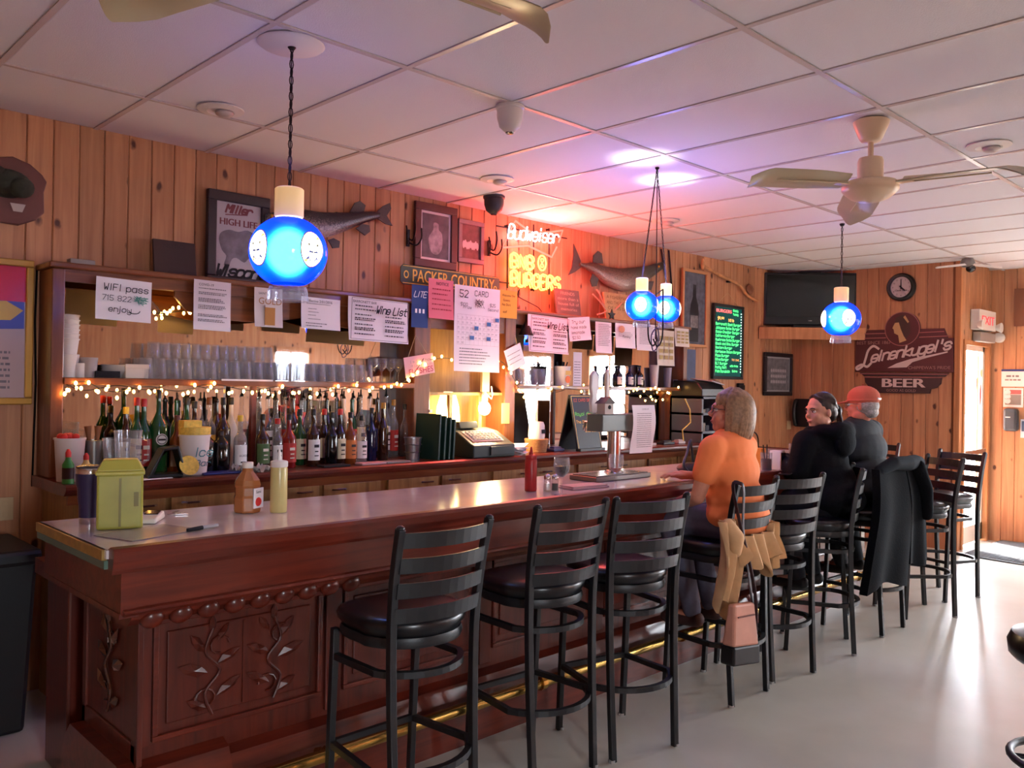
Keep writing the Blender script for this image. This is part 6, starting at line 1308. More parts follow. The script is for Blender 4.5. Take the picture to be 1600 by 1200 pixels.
# ================================================================== things on the bar top
def on_bar(px, py): p = atz(px, py, BZ-.003); return Vector((p.x, p.y, BZ-.0025))
t = thing('travel_tumbler', 'purple and steel travel tumbler at the near end of the bar', 'tumbler', on_bar(139, 817))
PUR = mat('purple_enamel', (50, 40, 74), .35)
MB().lathe([(0, 0), (.033, 0), (.034, .02), (.0345, .022)], 24).build('steel_base', CHROME, t, True); MB().lathe([(.047, .182), (.048, .2), (.046, .203)], 24).build('steel_band', CHROME, t, True)
MB().lathe([(.0345, .022), (.036, .07), (.04, .09), (.041, .13), (.045, .14), (.047, .182)], 24).build('tumbler_body', PUR, t, True); MB().lathe([(.046, .2), (.047, .208), (.03, .212), (0, .212)], 24).build('lid', mat('smoky_lid', (60, 56, 62), .2), t, True)
t = thing('straw_caddy', 'translucent yellow-green lidded caddy at the near end of the bar', 'caddy', on_bar(187, 824), -.35)
YG = mat('yellow_green_plastic', (170, 168, 74), .3, trans=.15, vary=.1, scale=12)
MB().box(-.075, .075, -.05, .05, 0, .195).build('caddy_box', YG, t, bevel=.008)
MB().box(-.08, .08, -.055, .055, .19, .205).add([(-.078, -.053, .205), (.078, -.053, .205), (.078, .053, .205), (-.078, .053, .205), (-.055, -.035, .245), (.055, -.035, .245), (.055, .035, .245), (-.055, .035, .245)], [(0, 3, 2, 1), (4, 5, 6, 7), (0, 1, 5, 4), (1, 2, 6, 5), (2, 3, 7, 6), (3, 0, 4, 7)]).build('caddy_lid', mat('yellow_green_lid', (176, 170, 76), .3), t, bevel=.005)
MB().box(-.004, .004, -.054, -.05, .01, .18).box(.045, .06, -.054, -.05, .08, .13).build('clip', mat('olive_clip', (120, 110, 40), .4), t)
t = thing('card_terminal', 'small white handset lying on the bar beside the yellow caddy', 'handset', on_bar(236, 814), -.6)
MB().prismx([(-.075, .0), (-.07, .018), (.06, .03), (.075, .012), (.07, 0)], -.034, .034).build('handset_body', PLASW, t, bevel=.008); MB().box(-.025, .025, .0, .05, .024, .028).build('screen', mat('dark_glass', (40, 30, 34), .1), t, rot=(.09, 0, 0))
t = thing('key_bunch', 'small bunch of metal keys on the bar', 'keys', on_bar(268, 805))
MB().tube([(.015*math.cos(a), .015*math.sin(a), .004) for a in [2*PI*i/12 for i in range(12)]], .0016, 5, closed=True).build('key_ring', CHROME, t)
for i in range(3): MB().box(.012, .06, -.004, .004, .001+.003*i, .003+.003*i).build('key', CHROME, t, rot=(0, 0, i*.5-.3))
t = thing('marker_pen', 'black and grey marker pen lying on the bar', 'marker', on_bar(316, 828), .25)
MX_ = Matrix.Rotation(PI/2, 4, 'Y')
MB().lathe([(0, -.065), (.006, -.063), (.0075, -.01), (.0075, .0)], 12, M=Matrix.Translation((0, 0, .0078)) @ MX_).build('marker_cap', INK, t, True); MB().lathe([(.0075, 0), (.0075, .06), (.005, .068), (0, .07)], 12, M=Matrix.Translation((0, 0, .0078)) @ MX_).build('marker_barrel', mat('marker_grey', (150, 148, 152), .4), t, True)
o = MB().box(-.14, .14, -.1, .1, 0, .0015).build('damp_sheet', mat('pale_film', (150, 138, 150), .2), None, loc=on_bar(232, 832), rot=(0, 0, .3)); tag(o, 'pale plastic sheet lying flat on the near bar end', 'sheet')
t = thing('juice_jug', 'plastic jug of orange-brown juice with white cap', 'jug', on_bar(386, 800), .4)
JU = mat('cloudy_juice', (176, 112, 66), .2, trans=.15)
MB().lathe([(0, 0), (.052, 0), (.055, .01), (.055, .06), (.051, .07), (.051, .1), (.055, .11), (.05, .13), (.024, .165), (.02, .18), (0, .18)], 8, a0=PI/8).build('jug_body', JU, t, bevel=.004); MB().lathe([(.021, .178), (.022, .182), (.022, .2), (.02, .202), (0, .202)], 18).build('jug_cap', PLASW, t, True)
MB().box(-.03, .03, -.0555, -.051, .02, .1).build('jug_label', WHITE, t, rot=(0, 0, .05)); MB().ell((.0, -.056, .045), .02, .0015, .018, 12, 6).build('tomato_print', mat('red_print', (214, 50, 50), .6), t); mb = MB(); put_text(mb, 'Sami', 0, .08, .012, -.0566); mb.build('lettering', INK, t)
t = thing('squeeze_bottle', 'tall clear squeeze bottle of pale yellow liquid', 'squeeze bottle', on_bar(435, 800))
MB().lathe([(0, 0), (.032, 0), (.034, .006), (.034, .175), (.032, .185)], 20).build('bottle_body', mat('pale_yellow_liquid', (222, 206, 138), .25, trans=.2), t, True); MB().lathe([(.033, .183), (.035, .186), (.035, .205), (.03, .208), (.01, .212), (.004, .255), (0, .256)], 20).build('nozzle_cap', PLASW, t, True)
t = thing('ketchup_bottle', 'red squeeze bottle standing on the middle of the bar', 'squeeze bottle', on_bar(829, 767))
RP = mat('ketchup_red', (160, 30, 30), .35)
MB().lathe([(0, 0), (.029, 0), (.031, .005), (.031, .15), (.028, .16)], 20).build('bottle_body', RP, t, True); MB().lathe([(.028, .158), (.029, .16), (.028, .178), (.012, .184), (.004, .222), (0, .223)], 18).build('nozzle_cap', RP, t, True)
for px, lab, c in ((855, 'glass salt shaker with steel top', (214, 208, 200)), (867, 'glass pepper shaker with steel top', (70, 62, 58))):
    t = thing('shaker', lab, 'shaker', on_bar(px, 767)); MB().lathe([(0, 0), (.019, 0), (.02, .004), (.018, .05), (.016, .06)], 10).build('shaker_glass', GLASS, t); MB().lathe([(0, .004), (.017, .004), (.0155, .038), (0, .038)], 10).build('contents', mat('shaker_%d' % c[0], c, .8), t); MB().lathe([(.0175, .058), (.018, .062), (.017, .076), (.01, .084), (0, .085)], 14).build('shaker_top', CHROME, t, True)
def wine(px, py, lab, col, lvl, k=1.02):
    t = thing('wine_glass', lab, 'wine glass', on_bar(px, py)); mk('glass', wine_glass_mesh(k), GLASS, t)
    prof = [(0, .0875*k), (.009*k, .0885*k), (.031*k, .1125*k), (.0365*k, .138*k)]
    prof = prof[:3]+([prof[3]] if lvl > .5 else [])+[(0, prof[3 if lvl > .5 else 2][1])]
    MB().lathe(prof, 16).build('wine', mat('wine_%d' % col[0], col, .1), t, True)
wine(877, 774, 'stemmed glass of dark red wine on the bar', (48, 8, 14), 1); wine(962, 766, 'stemmed wine glass with a little pink wine in front of the beer tower', (206, 90, 60), 0)
t = thing('folded_cloth', 'folded pale pink cloth lying on the bar by the wine glass', 'cloth', on_bar(912, 762), -.1)
MB().box(-.13, .13, -.06, .06, 0, .008).build('lower_fold', mat('pink_cloth', (196, 158, 158), .8), t, bevel=.003); MB().box(-.12, .125, -.05, .058, .008, .016).build('upper_fold', mat('pink_cloth_top', (204, 168, 166), .8), t, bevel=.003)
# beer tower
c = on_bar(965, 750)+Vector((0, .09, 0)); t = thing('beer_tower', 'steel beer tap tower on a perforated drip tray', 'beer tower', c)
TR = mat('drip_tray_steel', (120, 112, 108), .35, .8)
tray = MB().box(-.2, .3, -.1, .1, 0, .026).build('drip_tray', TR, t, bevel=.003); MB().box(-.185, .285, -.088, .088, .026, .03).build('tray_grille', mat('drip_grille', (60, 56, 56), .4, .7), tray)
slot = MB()
for i in range(24):
    for j in range(8): slot.box(-.17+i*.0185, -.158+i*.0185, -.08+j*.021, -.068+j*.021, .03, .031)
slot.build('tray_slots', CHROME, tray)
MB().lathe([(.06, .03), (.05, .04), (.04, .045), (.04, .27), (.046, .275)], 24, (.1, .02, 0)).build('column', CHROME, t, True)
hx = .1; MB().box(hx-.17, hx+.18, -.03, .09, .272, .372).build('tower_head', mat('tower_grey_green', (92, 104, 98), .35), t, bevel=.006)
for i, q in enumerate((-.12, .0, .12)): MB().tube([(hx+q, .09, .32), (hx+q, .14, .32), (hx+q, .15, .27)], .01, 8).build('faucet', CHROME, t, True)
th = MB().prism([(-.02, 0), (.02, 0), (.03, .06), (.022, .1), (.034, .15), (.03, .22), (.0, .25), (-.03, .22), (-.034, .15), (-.022, .1), (-.03, .06)], -.012, .012).build('tap_handle', mat('tap_white', (216, 210, 204), .35), t, loc=(hx-.1, .1, .375), bevel=.006)
th2 = MB().prism([(-.012, 0), (.012, 0), (.018, .2), (.008, .26), (-.012, .24)], -.01, .01).build('tap_handle', mat('tap_cream', (206, 190, 176), .35), t, loc=(hx+.02, .1, .375), bevel=.005)
bh = MB().box(-.04, .04, -.03, .03, 0, .06).build('tap_handle', mat('tap_house', (190, 180, 170), .5), t, loc=(hx-.11, .0, .373)); MB().prism([(-.055, .06), (.055, .06), (0, .1)], -.036, .036).build('house_roof', mat('roof_grey', (90, 80, 76), .6), bh)
MB().lathe([(0, 0), (.012, 0), (.012, .003)], 12, M=Matrix.Translation((0, -.03, .04)) @ Matrix.Rotation(PI/2, 4, 'X')).build('house_hole', INK, bh)
q = rect(986, 633, 709, 1019, c.y-.045); o = thing('notice_paper', 'printed COVID-19 sheet taped to the front of the beer tower', 'notice', ((q[0]+q[1])/2, c.y-.045, (q[2]+q[3])/2)); w, h = q[1]-q[0], q[3]-q[2]
vs = []
for i in range(9): v = -h/2+h*i/8; yy_ = .012*math.cos(i*.6)-.004; vs += [(-w/2, yy_, v), (w/2, yy_-.01, v)]
MB().add(vs, [(2*i, 2*i+1, 2*i+3, 2*i+2) for i in range(8)]).build('sheet', WHITE, o, True, fix=False); mb = MB(); put_text(mb, 'COVID-19', 0, h*.4, h*.035, -.024)
for i in range(17): gibber(mb, -w*.38, w*.38, h*(.32-.043*i), h*.012, -.024)
mb.build('lettering', GREY, o)
# dark shoulder bag strap left of the orange shirt
t = thing('shoulder_bag', 'black shoulder bag with looped strap lying on the bar', 'bag', on_bar(1086, 742))
MB().ell((.06, .06, .035), .13, .08, .035, 16, 8).build('bag_body', mat('black_leather', (16, 14, 16), .5), t, True); MB().tube(crom([(-.05, .0, .01), (-.08, .03, .06), (-.0, .06, .13), (.06, .08, .2), (.1, .1, .18), (.1, .08, .05)], 5), .009, 6).build('strap', MATS['black_leather'], t, True)
# drinks beyond the person in orange
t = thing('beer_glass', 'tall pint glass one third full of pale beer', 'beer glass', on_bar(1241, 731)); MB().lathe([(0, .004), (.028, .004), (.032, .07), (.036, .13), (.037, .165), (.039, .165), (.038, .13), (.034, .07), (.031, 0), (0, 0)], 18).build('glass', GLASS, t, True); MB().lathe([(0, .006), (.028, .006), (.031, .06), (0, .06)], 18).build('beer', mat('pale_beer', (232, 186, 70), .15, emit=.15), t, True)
t = thing('drink_glass', 'short glass of dark red drink with straws', 'glass', on_bar(1197, 736)); MB().lathe([(0, 0), (.034, 0), (.036, .12), (.038, .12), (.036, .004)], 18).build('glass', GLASS, t, True); MB().lathe([(0, .005), (.032, .005), (.034, .08), (0, .08)], 18).build('drink', mat('dark_red_drink', (70, 16, 22), .15), t, True)
for s in (-1, 1): MB().tube([(s*.008, 0, .02), (s*.025, .01, .17)], .004, 6).build('straw', INK, t)
t = thing('napkin_holder', 'bright steel napkin holder beside the red drink', 'napkin holder', on_bar(1214, 735)); MB().box(-.03, .03, -.045, -.04, 0, .12).box(-.03, .03, .04, .045, 0, .12).box(-.03, .03, -.045, .045, 0, .006).build('holder_plates', CHROME, t, bevel=.004); MB().box(-.028, .028, -.038, .038, .006, .13).build('napkins', WHITE, t)
t = thing('mustard_box', 'small orange condiment box behind the orange shirt', 'box', on_bar(1187, 730)); MB().box(-.03, .03, -.03, .03, 0, .13).build('box_body', mat('orange_box', (216, 140, 50), .6), t, bevel=.004); MB().box(-.024, .024, -.0315, -.03, .04, .1).build('box_label', mat('cream_box', (226, 208, 190), .7), t)
t = thing('phone', 'dark smartphone lying on the bar by the pint glass', 'phone', on_bar(1228, 741), .3); MB().box(-.07, .07, -.035, .035, 0, .008).build('phone_body', mat('black_plastic', (16, 16, 18), .35), t, bevel=.004); MB().box(-.064, .064, -.031, .031, .008, .009).build('screen', mat('dark_glass', (40, 30, 34), .1), t)
t = thing('paper_plate', 'white paper plate on the bar beside the pint glass', 'plate', on_bar(1262, 728)); MB().lathe([(0, .003), (.06, .004), (.09, .014), (.092, .014), (.06, .0), (0, 0)], 24).build('plate', WHITE, t, True)
t = thing('condiment_tray', 'dark wire condiment tray with a tall hoop handle on the far bar', 'tray', on_bar(1190, 722)+Vector((.3, .25, 0))); MB().box(-.1, .1, -.06, .06, 0, .05).build('tray_body', DARKM, t, bevel=.006); MB().tube([(-.09, 0, .05)]+[(.09*math.cos(a), 0, .12+.08*math.sin(a)) for a in [PI-PI*i/10 for i in range(11)]]+[(.09, 0, .05)], .006, 6).build('hoop_handle', DARKM, t)
# ================================================================== people
def remesh(mb, vox, it, name):
    me = mb.mesh('tmp'); o = bpy.data.objects.new('tmp', me); COL.objects.link(o)
    r = o.modifiers.new('r', 'REMESH'); r.mode = 'VOXEL'; r.voxel_size = vox
    if it: s = o.modifiers.new('s', 'SMOOTH'); s.factor = .5; s.iterations = it
    dg = bpy.context.evaluated_depsgraph_get(); out = bpy.data.meshes.new_from_object(o.evaluated_get(dg)); out.name = name
    bpy.data.objects.remove(o); bpy.data.meshes.remove(me); out.shade_smooth(); out.materials.clear(); return out
def limb(mb, pts, rad, n=12):
    for (p, r) in zip(pts, rad): mb.ell(p, r, r, r, n, 8)
    for a, b, ra, rb in zip(pts, pts[1:], rad, rad[1:]): mb.tube([a, b], [ra, rb], n)
def hand(mb, wrist, palm, tips_dir, side, curl):       # palm plus five unequal bent fingers
    w, p = Vector(wrist), Vector(palm); d = (p-w).normalized(); up = Vector((0, 0, 1)); lat = d.cross(up).normalized()
    limb(mb, [w, w.lerp(p, .6)], [.024, .028], 10); c = w.lerp(p, .75)
    mb.ell((0, 0, 0), .042, .05, .02, 12, 8, Matrix.Translation(c) @ Matrix((lat, d, lat.cross(d))).transposed().to_4x4())
    for k, (o, L_) in enumerate(((-.03, .06), (-.01, .075), (.01, .07), (.029, .052))):
        b = c+lat*o+d*.035; m_ = b+d*L_*.55-up*curl*.3; e = m_+d*L_*.4-up*curl
        limb(mb, [tuple(b), tuple(m_), tuple(e)], [.0105, .0095, .008], 8)
    b = c-lat*side*.035; m_ = b-lat*side*.02+d*.03; e = m_+d*.03-up*curl*.4; limb(mb, [tuple(b), tuple(m_), tuple(e)], [.013, .011, .009], 8)
def head(mb, M, big=1.0):
    for c, r in (((0, -.012, .025), (.074, .093, .09)), ((0, .028, -.035), (.06, .06, .076)), ((0, .052, -.088), (.034, .03, .026)), ((0, .093, -.022), (.013, .022, .016)), ((0, .082, .006), (.011, .018, .03)),
                 ((0, .07, .026), (.05, .022, .014)), ((.034, .056, -.032), (.026, .026, .026)), ((-.034, .056, -.032), (.026, .026, .026)), ((0, .082, -.056), (.021, .011, .006)), ((0, .08, -.067), (.019, .011, .007)),
                 ((.074, -.012, -.012), (.009, .015, .027)), ((-.074, -.012, -.012), (.009, .015, .027)), ((.045, .01, -.07), (.025, .04, .03)), ((-.045, .01, -.07), (.025, .04, .03))):
        mb.ell(c, *r, 16, 10, M)
def skin_mat(nm, c): return mat(nm, c, .5, spec=.35, vary=.06, scale=30)
def face_bits(t, M, brow, iris, glasses=None):
    for s in (-1, 1):
        e = MB().ell((s*.031, .073, .002), .0135, .0125, .009, 12, 8, M).build('eye', mat('eye_white', (206, 196, 190), .25), t, True)
        MB().ell((s*.031, .0835, .002), .0055, .003, .0058, 10, 6, M).build('iris', mat('iris_%d' % iris[0], iris, .2), e, True)
        MB().tube([M @ Vector((s*.014, .088, .02)), M @ Vector((s*.032, .089, .0255)), M @ Vector((s*.05, .078, .02))], [.003, .0035, .002], 6).build('eyebrow', mat('brow_%d' % brow[0], brow, .8), t)
        MB().tube([M @ Vector((s*.017, .0835, .008)), M @ Vector((s*.031, .087, .0125)), M @ Vector((s*.046, .079, .007))], [.0015, .002, .0015], 5).build('eyelid', mat('lash_dark', (50, 30, 28), .7), t)
    MB().ell((0, .0875, -.061), .02, .008, .0062, 12, 8, M).build('lips', mat('lip_rose', (150, 80, 74), .5), t, True)
    if glasses:
        g = bpy.data.objects.new('eyeglasses', None); COL.objects.link(g); g.parent = t
        for s in (-1, 1):
            MB().tube([M @ Vector((s*.032+.023*math.cos(a), .098-.012*abs(math.cos(a)), .0+.017*math.sin(a))) for a in [2*PI*i/16 for i in range(16)]], .0018, 5, closed=True).build('lens_rim', glasses, g)
            MB().tube([M @ Vector((s*.055, .09, .006)), M @ Vector((s*.078, .04, .008)), M @ Vector((s*.082, -.01, .004))], .0022, 5).build('temple', glasses, g)
        MB().tube([M @ Vector((-.01, .1, .003)), M @ Vector((.01, .1, .003))], .0018, 5).build('bridge', glasses, g)
def person(loc, rz, label, P_):
    t = thing('person', label, 'person', loc, rz)
    sk = P_['skin']; lean = P_.get('lean', .0); W_ = P_.get('w', 1.0)
    Mh = Matrix.Translation(P_['head']) @ Matrix.Rotation(P_['yaw'], 4, 'Z') @ Matrix.Rotation(P_.get('pitch', 0), 4, 'X') @ Matrix.Rotation(P_.get('roll', 0), 4, 'Y') @ Matrix.Scale(P_.get('hs', 1.0), 4)
    sh = P_['sh']; H = Vector(P_['head'])
    def torso(mb, k):
        y1, y2, y3 = lean*.3, lean*.7, lean
        for c, r in (((0, -.01, .92), (.185*W_, .145, .12)), ((0, y1-.005, 1.02), (.168*W_, .128, .12)), ((0, y2, sh-.17), (.172*W_, .126, .13)), ((0, y3-.005, sh-.06), (.17*W_, .11, .1)), ((0, y3, sh-.005), (.1, .075, .06))):
            mb.ell(c, r[0]+k, r[1]+k, r[2]+k, 20, 12)
        for s in (-1, 1): mb.ell((s*.15*W_, y3, sh-.04), .062+k, .062+k, .06+k, 14, 10)
    def arm(mb, s, k, f=1.0):
        S_ = (s*.17*W_, lean, sh-.045); E_, Wr, Pm = P_['arm'][0 if s < 0 else 1]
        if f < 1: E_ = tuple(Vector(S_).lerp(Vector(E_), f)); limb(mb, [S_, E_], [.058+k, .052+k]); return
        limb(mb, [S_, tuple(Vector(S_).lerp(Vector(E_), .45)), E_, tuple(Vector(E_).lerp(Vector(Wr), .3)), Wr], [.052+k, .047+k, .038+k, .04+k, .026+k])
    def leg(mb, s, k):
        K_, A_ = P_['knee'], P_['ankle']
        limb(mb, [(s*.095, .0, .885), (s*.11, K_[1]*.55, .887), (s*K_[0], K_[1], K_[2]), (s*(K_[0]*.7+A_[0]*.3), K_[1]*.75+A_[1]*.25-.02, K_[2]*.7+A_[2]*.3), (s*A_[0], A_[1], A_[2])], [.09+k, .082+k, .06+k, .058+k, .038+k])
    body = MB(); torso(body, 0); head(body, Mh)
    nb = Vector((0, lean-.005, sh-.0)); hb = Mh @ Vector((0, -.02, -.05)); limb(body, [tuple(nb), tuple(nb.lerp(hb, .5)), tuple(hb)], [.06, .054, .055])
    for s in (-1, 1): arm(body, s, 0); leg(body, s, 0); E_, Wr, Pm = P_['arm'][0 if s < 0 else 1]; hand(body, Wr, Pm, None, s, P_.get('curl', .015)); A_ = P_['ankle']; limb(body, [(s*A_[0], A_[1], A_[2]-.03), (s*A_[0], A_[1]+.13, A_[2]-.05)], [.036, .03])
    mk('body', remesh(body, .0058, 3, 'body'), sk, t)
    top = MB(); torso(top, P_.get('tk', .012))
    for s in (-1, 1): arm(top, s, P_.get('tk', .012)+.002, P_.get('sleeve', 1.0))
    for c, r in P_.get('extra', []): top.ell(c, *r, 16, 10)
    mk(P_['top_name'], remesh(top, .008, 12, 'top'), P_['top'], t)
    pants = MB()
    for s in (-1, 1): leg(pants, s, .012)
    pants.ell((0, -.01, .9), .195*W_, .15, .1, 20, 12); mk('trousers', remesh(pants, .009, 4, 'trousers'), P_['pants'], t)
    for s in (-1, 1):
        A_ = P_['ankle']; sm = MB(); limb(sm, [(s*A_[0], A_[1]-.03, A_[2]-.045), (s*A_[0], A_[1]+.08, A_[2]-.055), (s*A_[0], A_[1]+.16, A_[2]-.062)], [.042, .04, .034]); mk('shoe', remesh(sm, .009, 3, 'shoe'), P_['shoe'], t)
    return t, Mh
def strands(mb, M, specs, rng):
    for (a0, a1, n, z_end, spread, r0) in specs:
        for i in range(n):
            a = a0+(a1-a0)*(i+rng.random()*.6)/n           # 0 = back of the head, +/- PI = brow
            ca, sa = -math.cos(a), math.sin(a)
            p0 = Vector((sa*.015, -.01+ca*.02, .122+rng.uniform(-.006, .004))); ze = z_end+rng.uniform(-.018, .012)
            p1 = Vector((sa*.07, -.012+ca*.085, .085)); p2 = Vector((sa*(.088+spread*.4), -.014+ca*(.108+spread*.4), .02)); p3 = Vector((sa*(.084+spread), -.016+ca*(.1+spread), ze*.55)); p4 = Vector((sa*(.07+spread), -.018+ca*(.082+spread), ze))
            pts = crom([tuple(q) for q in ((p0, p1, p2, p3, p4) if ze < -.03 else (p0, p1, Vector((sa*.08, -.012+ca*.1, ze))))], 3)
            mb.tube([M @ Vector(q) for q in pts], [r0*(1-.72*(k/(len(pts)-1))**2) for k in range(len(pts))], 6)
rng = random.Random(3)
SK1 = skin_mat('skin_warm', (196, 132, 108)); SK2 = skin_mat('skin_light', (204, 146, 120)); SK3 = skin_mat('skin_ruddy', (196, 120, 100))
DENIM = mat('grey_denim', (92, 88, 104), .9, vary=.1, scale=40); BLK = mat('black_cloth', (15, 16, 20), .9, spec=.15, bump=.2, bscale=60); SHOE = mat('dark_shoe', (28, 24, 26), .6)
# person in the orange T-shirt
ORG = mat('orange_tshirt', (255, 142, 84), .85, bump=.35, bscale=14)
t, Mh = person((4.02, 2.4, 0), .06, 'person in an orange T-shirt with short light brown hair, seated at the bar', dict(skin=SK1, head=(.015, .055, 1.475), yaw=.52, pitch=.10, hs=1.02, sh=1.325, lean=.05, w=1.04, top=ORG, top_name='tshirt', sleeve=.5, tk=.014,
    arm=[((-.235, .1, 1.03), (-.13, .3, .965), (-.05, .36, .955)), ((.235, .14, 1.06), (.12, .34, 1.1), (.04, .41, 1.105))], knee=(.115, .33, .85), ankle=(.1, .2, .4), pants=DENIM, shoe=mat('brown_sandal', (70, 40, 36), .7),
    extra=[((-.02, .0, .93), (.2, .15, .1))]))
face_bits(t, Mh, (120, 90, 66), (90, 100, 90), mat('glasses_dark', (40, 26, 28), .3))
hr = MB(); hr.ell((0, -.026, .034), .082, .099, .092, 20, 14, Mh); hr.ell((0, -.06, -.03), .07, .048, .08, 16, 12, Mh)
for s in (-1, 1): hr.ell((s*.066, -.03, -.02), .024, .05, .07, 12, 10, Mh)
strands(hr, Mh, [(-1.9, 1.9, 70, -.125, .004, .010), (-1.6, 1.6, 60, -.1, .012, .008), (-1.2, 1.2, 40, -.135, .016, .007), (2.0, 2.75, 10, .04, 0, .011), (-2.75, -2.0, 10, .04, 0, .011)], rng)
mk('hair', remesh(hr, .0036, 0, 'hair'), mat('light_brown_hair', (146, 112, 84), .5, vary=.35, scale=50), t)
# person in the black hoodie, looking back over the left shoulder
t, Mh = person((5.27, 2.45, 0), -.02, 'person in a black hoodie with dark tied-back hair, looking round to the left', dict(skin=SK2, head=(.0, .1, 1.462), yaw=1.18, pitch=-.06, roll=.0, hs=1.0, sh=1.3, lean=.11, w=1.0, top=BLK, top_name='hoodie', tk=.028,
    arm=[((-.215, .13, 1.08), (.0, .36, 1.115), (.07, .39, 1.115)), ((.25, .2, 1.08), (.1, .42, 1.115), (.02, .47, 1.115))], knee=(.115, .31, .85), ankle=(.1, .18, .4), pants=mat('dark_jeans', (26, 27, 34), .9), shoe=SHOE,
    extra=[((0, -.045, 1.335), (.135, .075, .065)), ((.09, .02, 1.35), (.06, .08, .045)), ((-.09, .02, 1.34), (.06, .08, .045)), ((0, -.075, 1.27), (.11, .05, .09)), ((0, -.03, .9), (.2, .17, .1))]))
face_bits(t, Mh, (48, 30, 26), (60, 40, 30))
hr = MB(); hr.ell((0, -.026, .04), .08, .094, .088, 20, 14, Mh); hr.ell((0, -.06, -.01), .07, .06, .07, 16, 10, Mh); hr.ell((0, -.135, -.005), .036, .034, .042, 12, 10, Mh)
for i in range(26):
    a = -1.5+3.0*i/25; hr.tube([Mh @ Vector((math.sin(a)*.06, .045*math.cos(a)+.012, .108-.03*abs(math.sin(a)))), Mh @ Vector((math.sin(a)*.083, -.05, .05+.05*math.cos(a))), Mh @ Vector((math.sin(a)*.03, -.12, .01))], [.007, .01, .008], 6)
for i in range(8): hr.tube([Mh @ Vector((.02*math.cos(i), -.14, -.02)), Mh @ Vector((.03*math.cos(i), -.15, -.07)), Mh @ Vector((.025*math.cos(i*1.3), -.13, -.12))], [.012, .009, .004], 6)
mk('hair', remesh(hr, .0042, 1, 'hair'), mat('dark_brown_hair', (48, 32, 28), .42, vary=.3, scale=50), t)
MB().tube([Mh @ Vector((.035*math.cos(a), -.13+.012*math.sin(a), .0+.04*math.sin(a))) for a in [2*PI*i/14 for i in range(14)]], .006, 6, closed=True).build('hair_clip', DARKM, t, True)
# person in the cap
t, Mh = person((5.93, 2.46, 0), -.05, 'person in an orange-red cap, glasses and dark T-shirt, seated at the bar', dict(skin=SK3, head=(-.01, .1, 1.5), yaw=.16, pitch=-.05, hs=1.06, sh=1.36, lean=.13, w=1.3, top=mat('charcoal_tshirt', (34, 40, 46), .85, bump=.35, bscale=12), top_name='tshirt', sleeve=.8, tk=.016,
    arm=[((-.29, .2, 1.08), (-.12, .42, 1.115), (-.03, .46, 1.115)), ((.29, .18, 1.08), (.12, .42, 1.115), (.04, .47, 1.115))], knee=(.12, .32, .85), ankle=(.11, .18, .4), pants=mat('dark_trousers', (24, 25, 30), .9), shoe=SHOE))
face_bits(t, Mh, (150, 140, 132), (80, 90, 100), mat('glasses_silver', (170, 168, 166), .2, .8))
hr = MB(); hr.ell((0, -.034, -.008), .08, .078, .062, 18, 12, Mh); hr.ell((0, -.06, -.05), .066, .046, .04, 14, 10, Mh); mk('hair', remesh(hr, .005, 2, 'hair'), mat('grey_hair', (156, 150, 146), .6, vary=.3, scale=80, bump=.4, bscale=150), t)
cm = MB(); cm.ell((0, -.014, .05), .085, .105, .078, 22, 14, Mh); cm.tube([Mh @ Vector((.085*math.cos(a), -.012+.105*math.sin(a), .03)) for a in [2*PI*i/24 for i in range(24)]], .004, 6, closed=True); cm.ell((0, .1, .032), .062, .066, .007, 20, 8, Mh @ Matrix.Rotation(-.12, 4, 'X'))
mk('cap', remesh(cm, .005, 2, 'cap'), mat('orange_red_cap', (190, 98, 78), .85), t); MB().ell(tuple(Mh @ Vector((0, -.014, .135))), .008, .008, .005, 8, 6).build('cap_button', mat('orange_red_cap', (190, 98, 78), .85), t, True)
MB().tube([Mh @ Vector((-.03, -.113, .04)), Mh @ Vector((0, -.119, .034)), Mh @ Vector((.03, -.113, .04))], .007, 6).build('cap_strap', PLASW, t, True)
# ================================================================== clothes and bag hung on the stools
def drape(x0, x1, z1, z0fn, yfn, nx=28, nz=22, th=.012):
    vs = []; 
    for sgn in (0, 1):
        for i in range(nx+1):
            u = i/nx
            for j in range(nz+1):
                v = j/nz; z = z1+(z0fn(u)-z1)*v; x, y = yfn(u, v); vs.append((x0+(x1-x0)*x, y+(th if sgn else 0), z))
    N_ = (nx+1)*(nz+1); fs = []
    for i in range(nx):
        for j in range(nz):
            a = i*(nz+1)+j; q = (a, a+nz+1, a+nz+2, a+1); fs += [q, tuple(N_+k for k in q[::-1])]
    bd = [i*(nz+1) for i in range(nx+1)]+[nx*(nz+1)+j for j in range(1, nz+1)]+[i*(nz+1)+nz for i in range(nx-1, -1, -1)]+[j for j in range(nz-1, 0, -1)]
    for a, b in zip(bd, bd[1:]+bd[:1]): fs.append((a, b, b+N_, a+N_))
    return MB().add(vs, fs)
t = thing('hanging_coat', 'long black coat hung over the back of the stool of the capped person', 'coat', (5.62, 2.45, 0), 0)
COAT = mat('black_wool', (14, 15, 18), .95, spec=.1, bump=.2, bscale=90)
def spread(x, k): return x
for (t0, t1, b0, b1, zt, zb, ph, nm) in ((-.3, .16, -.5, .1, 1.11, .36, 0, 'coat_panel'), (.1, .3, .13, .5, 1.12, .43, 1.7, 'coat_panel')):
    drape(0, 1, zt, lambda u: zb+.04*math.sin(u*4+ph)+(.05*u if ph else 0), lambda u, v: (t0+(b0-t0)*v+u*((t1-t0)*(1-v)+(b1-b0)*v), -.27-.012*math.sin(u*9+ph)*(.2+v)-.05*math.sin(PI*min(1, v*2.2)*.5)+.03*v), th=.05).build(nm, COAT, t, True)
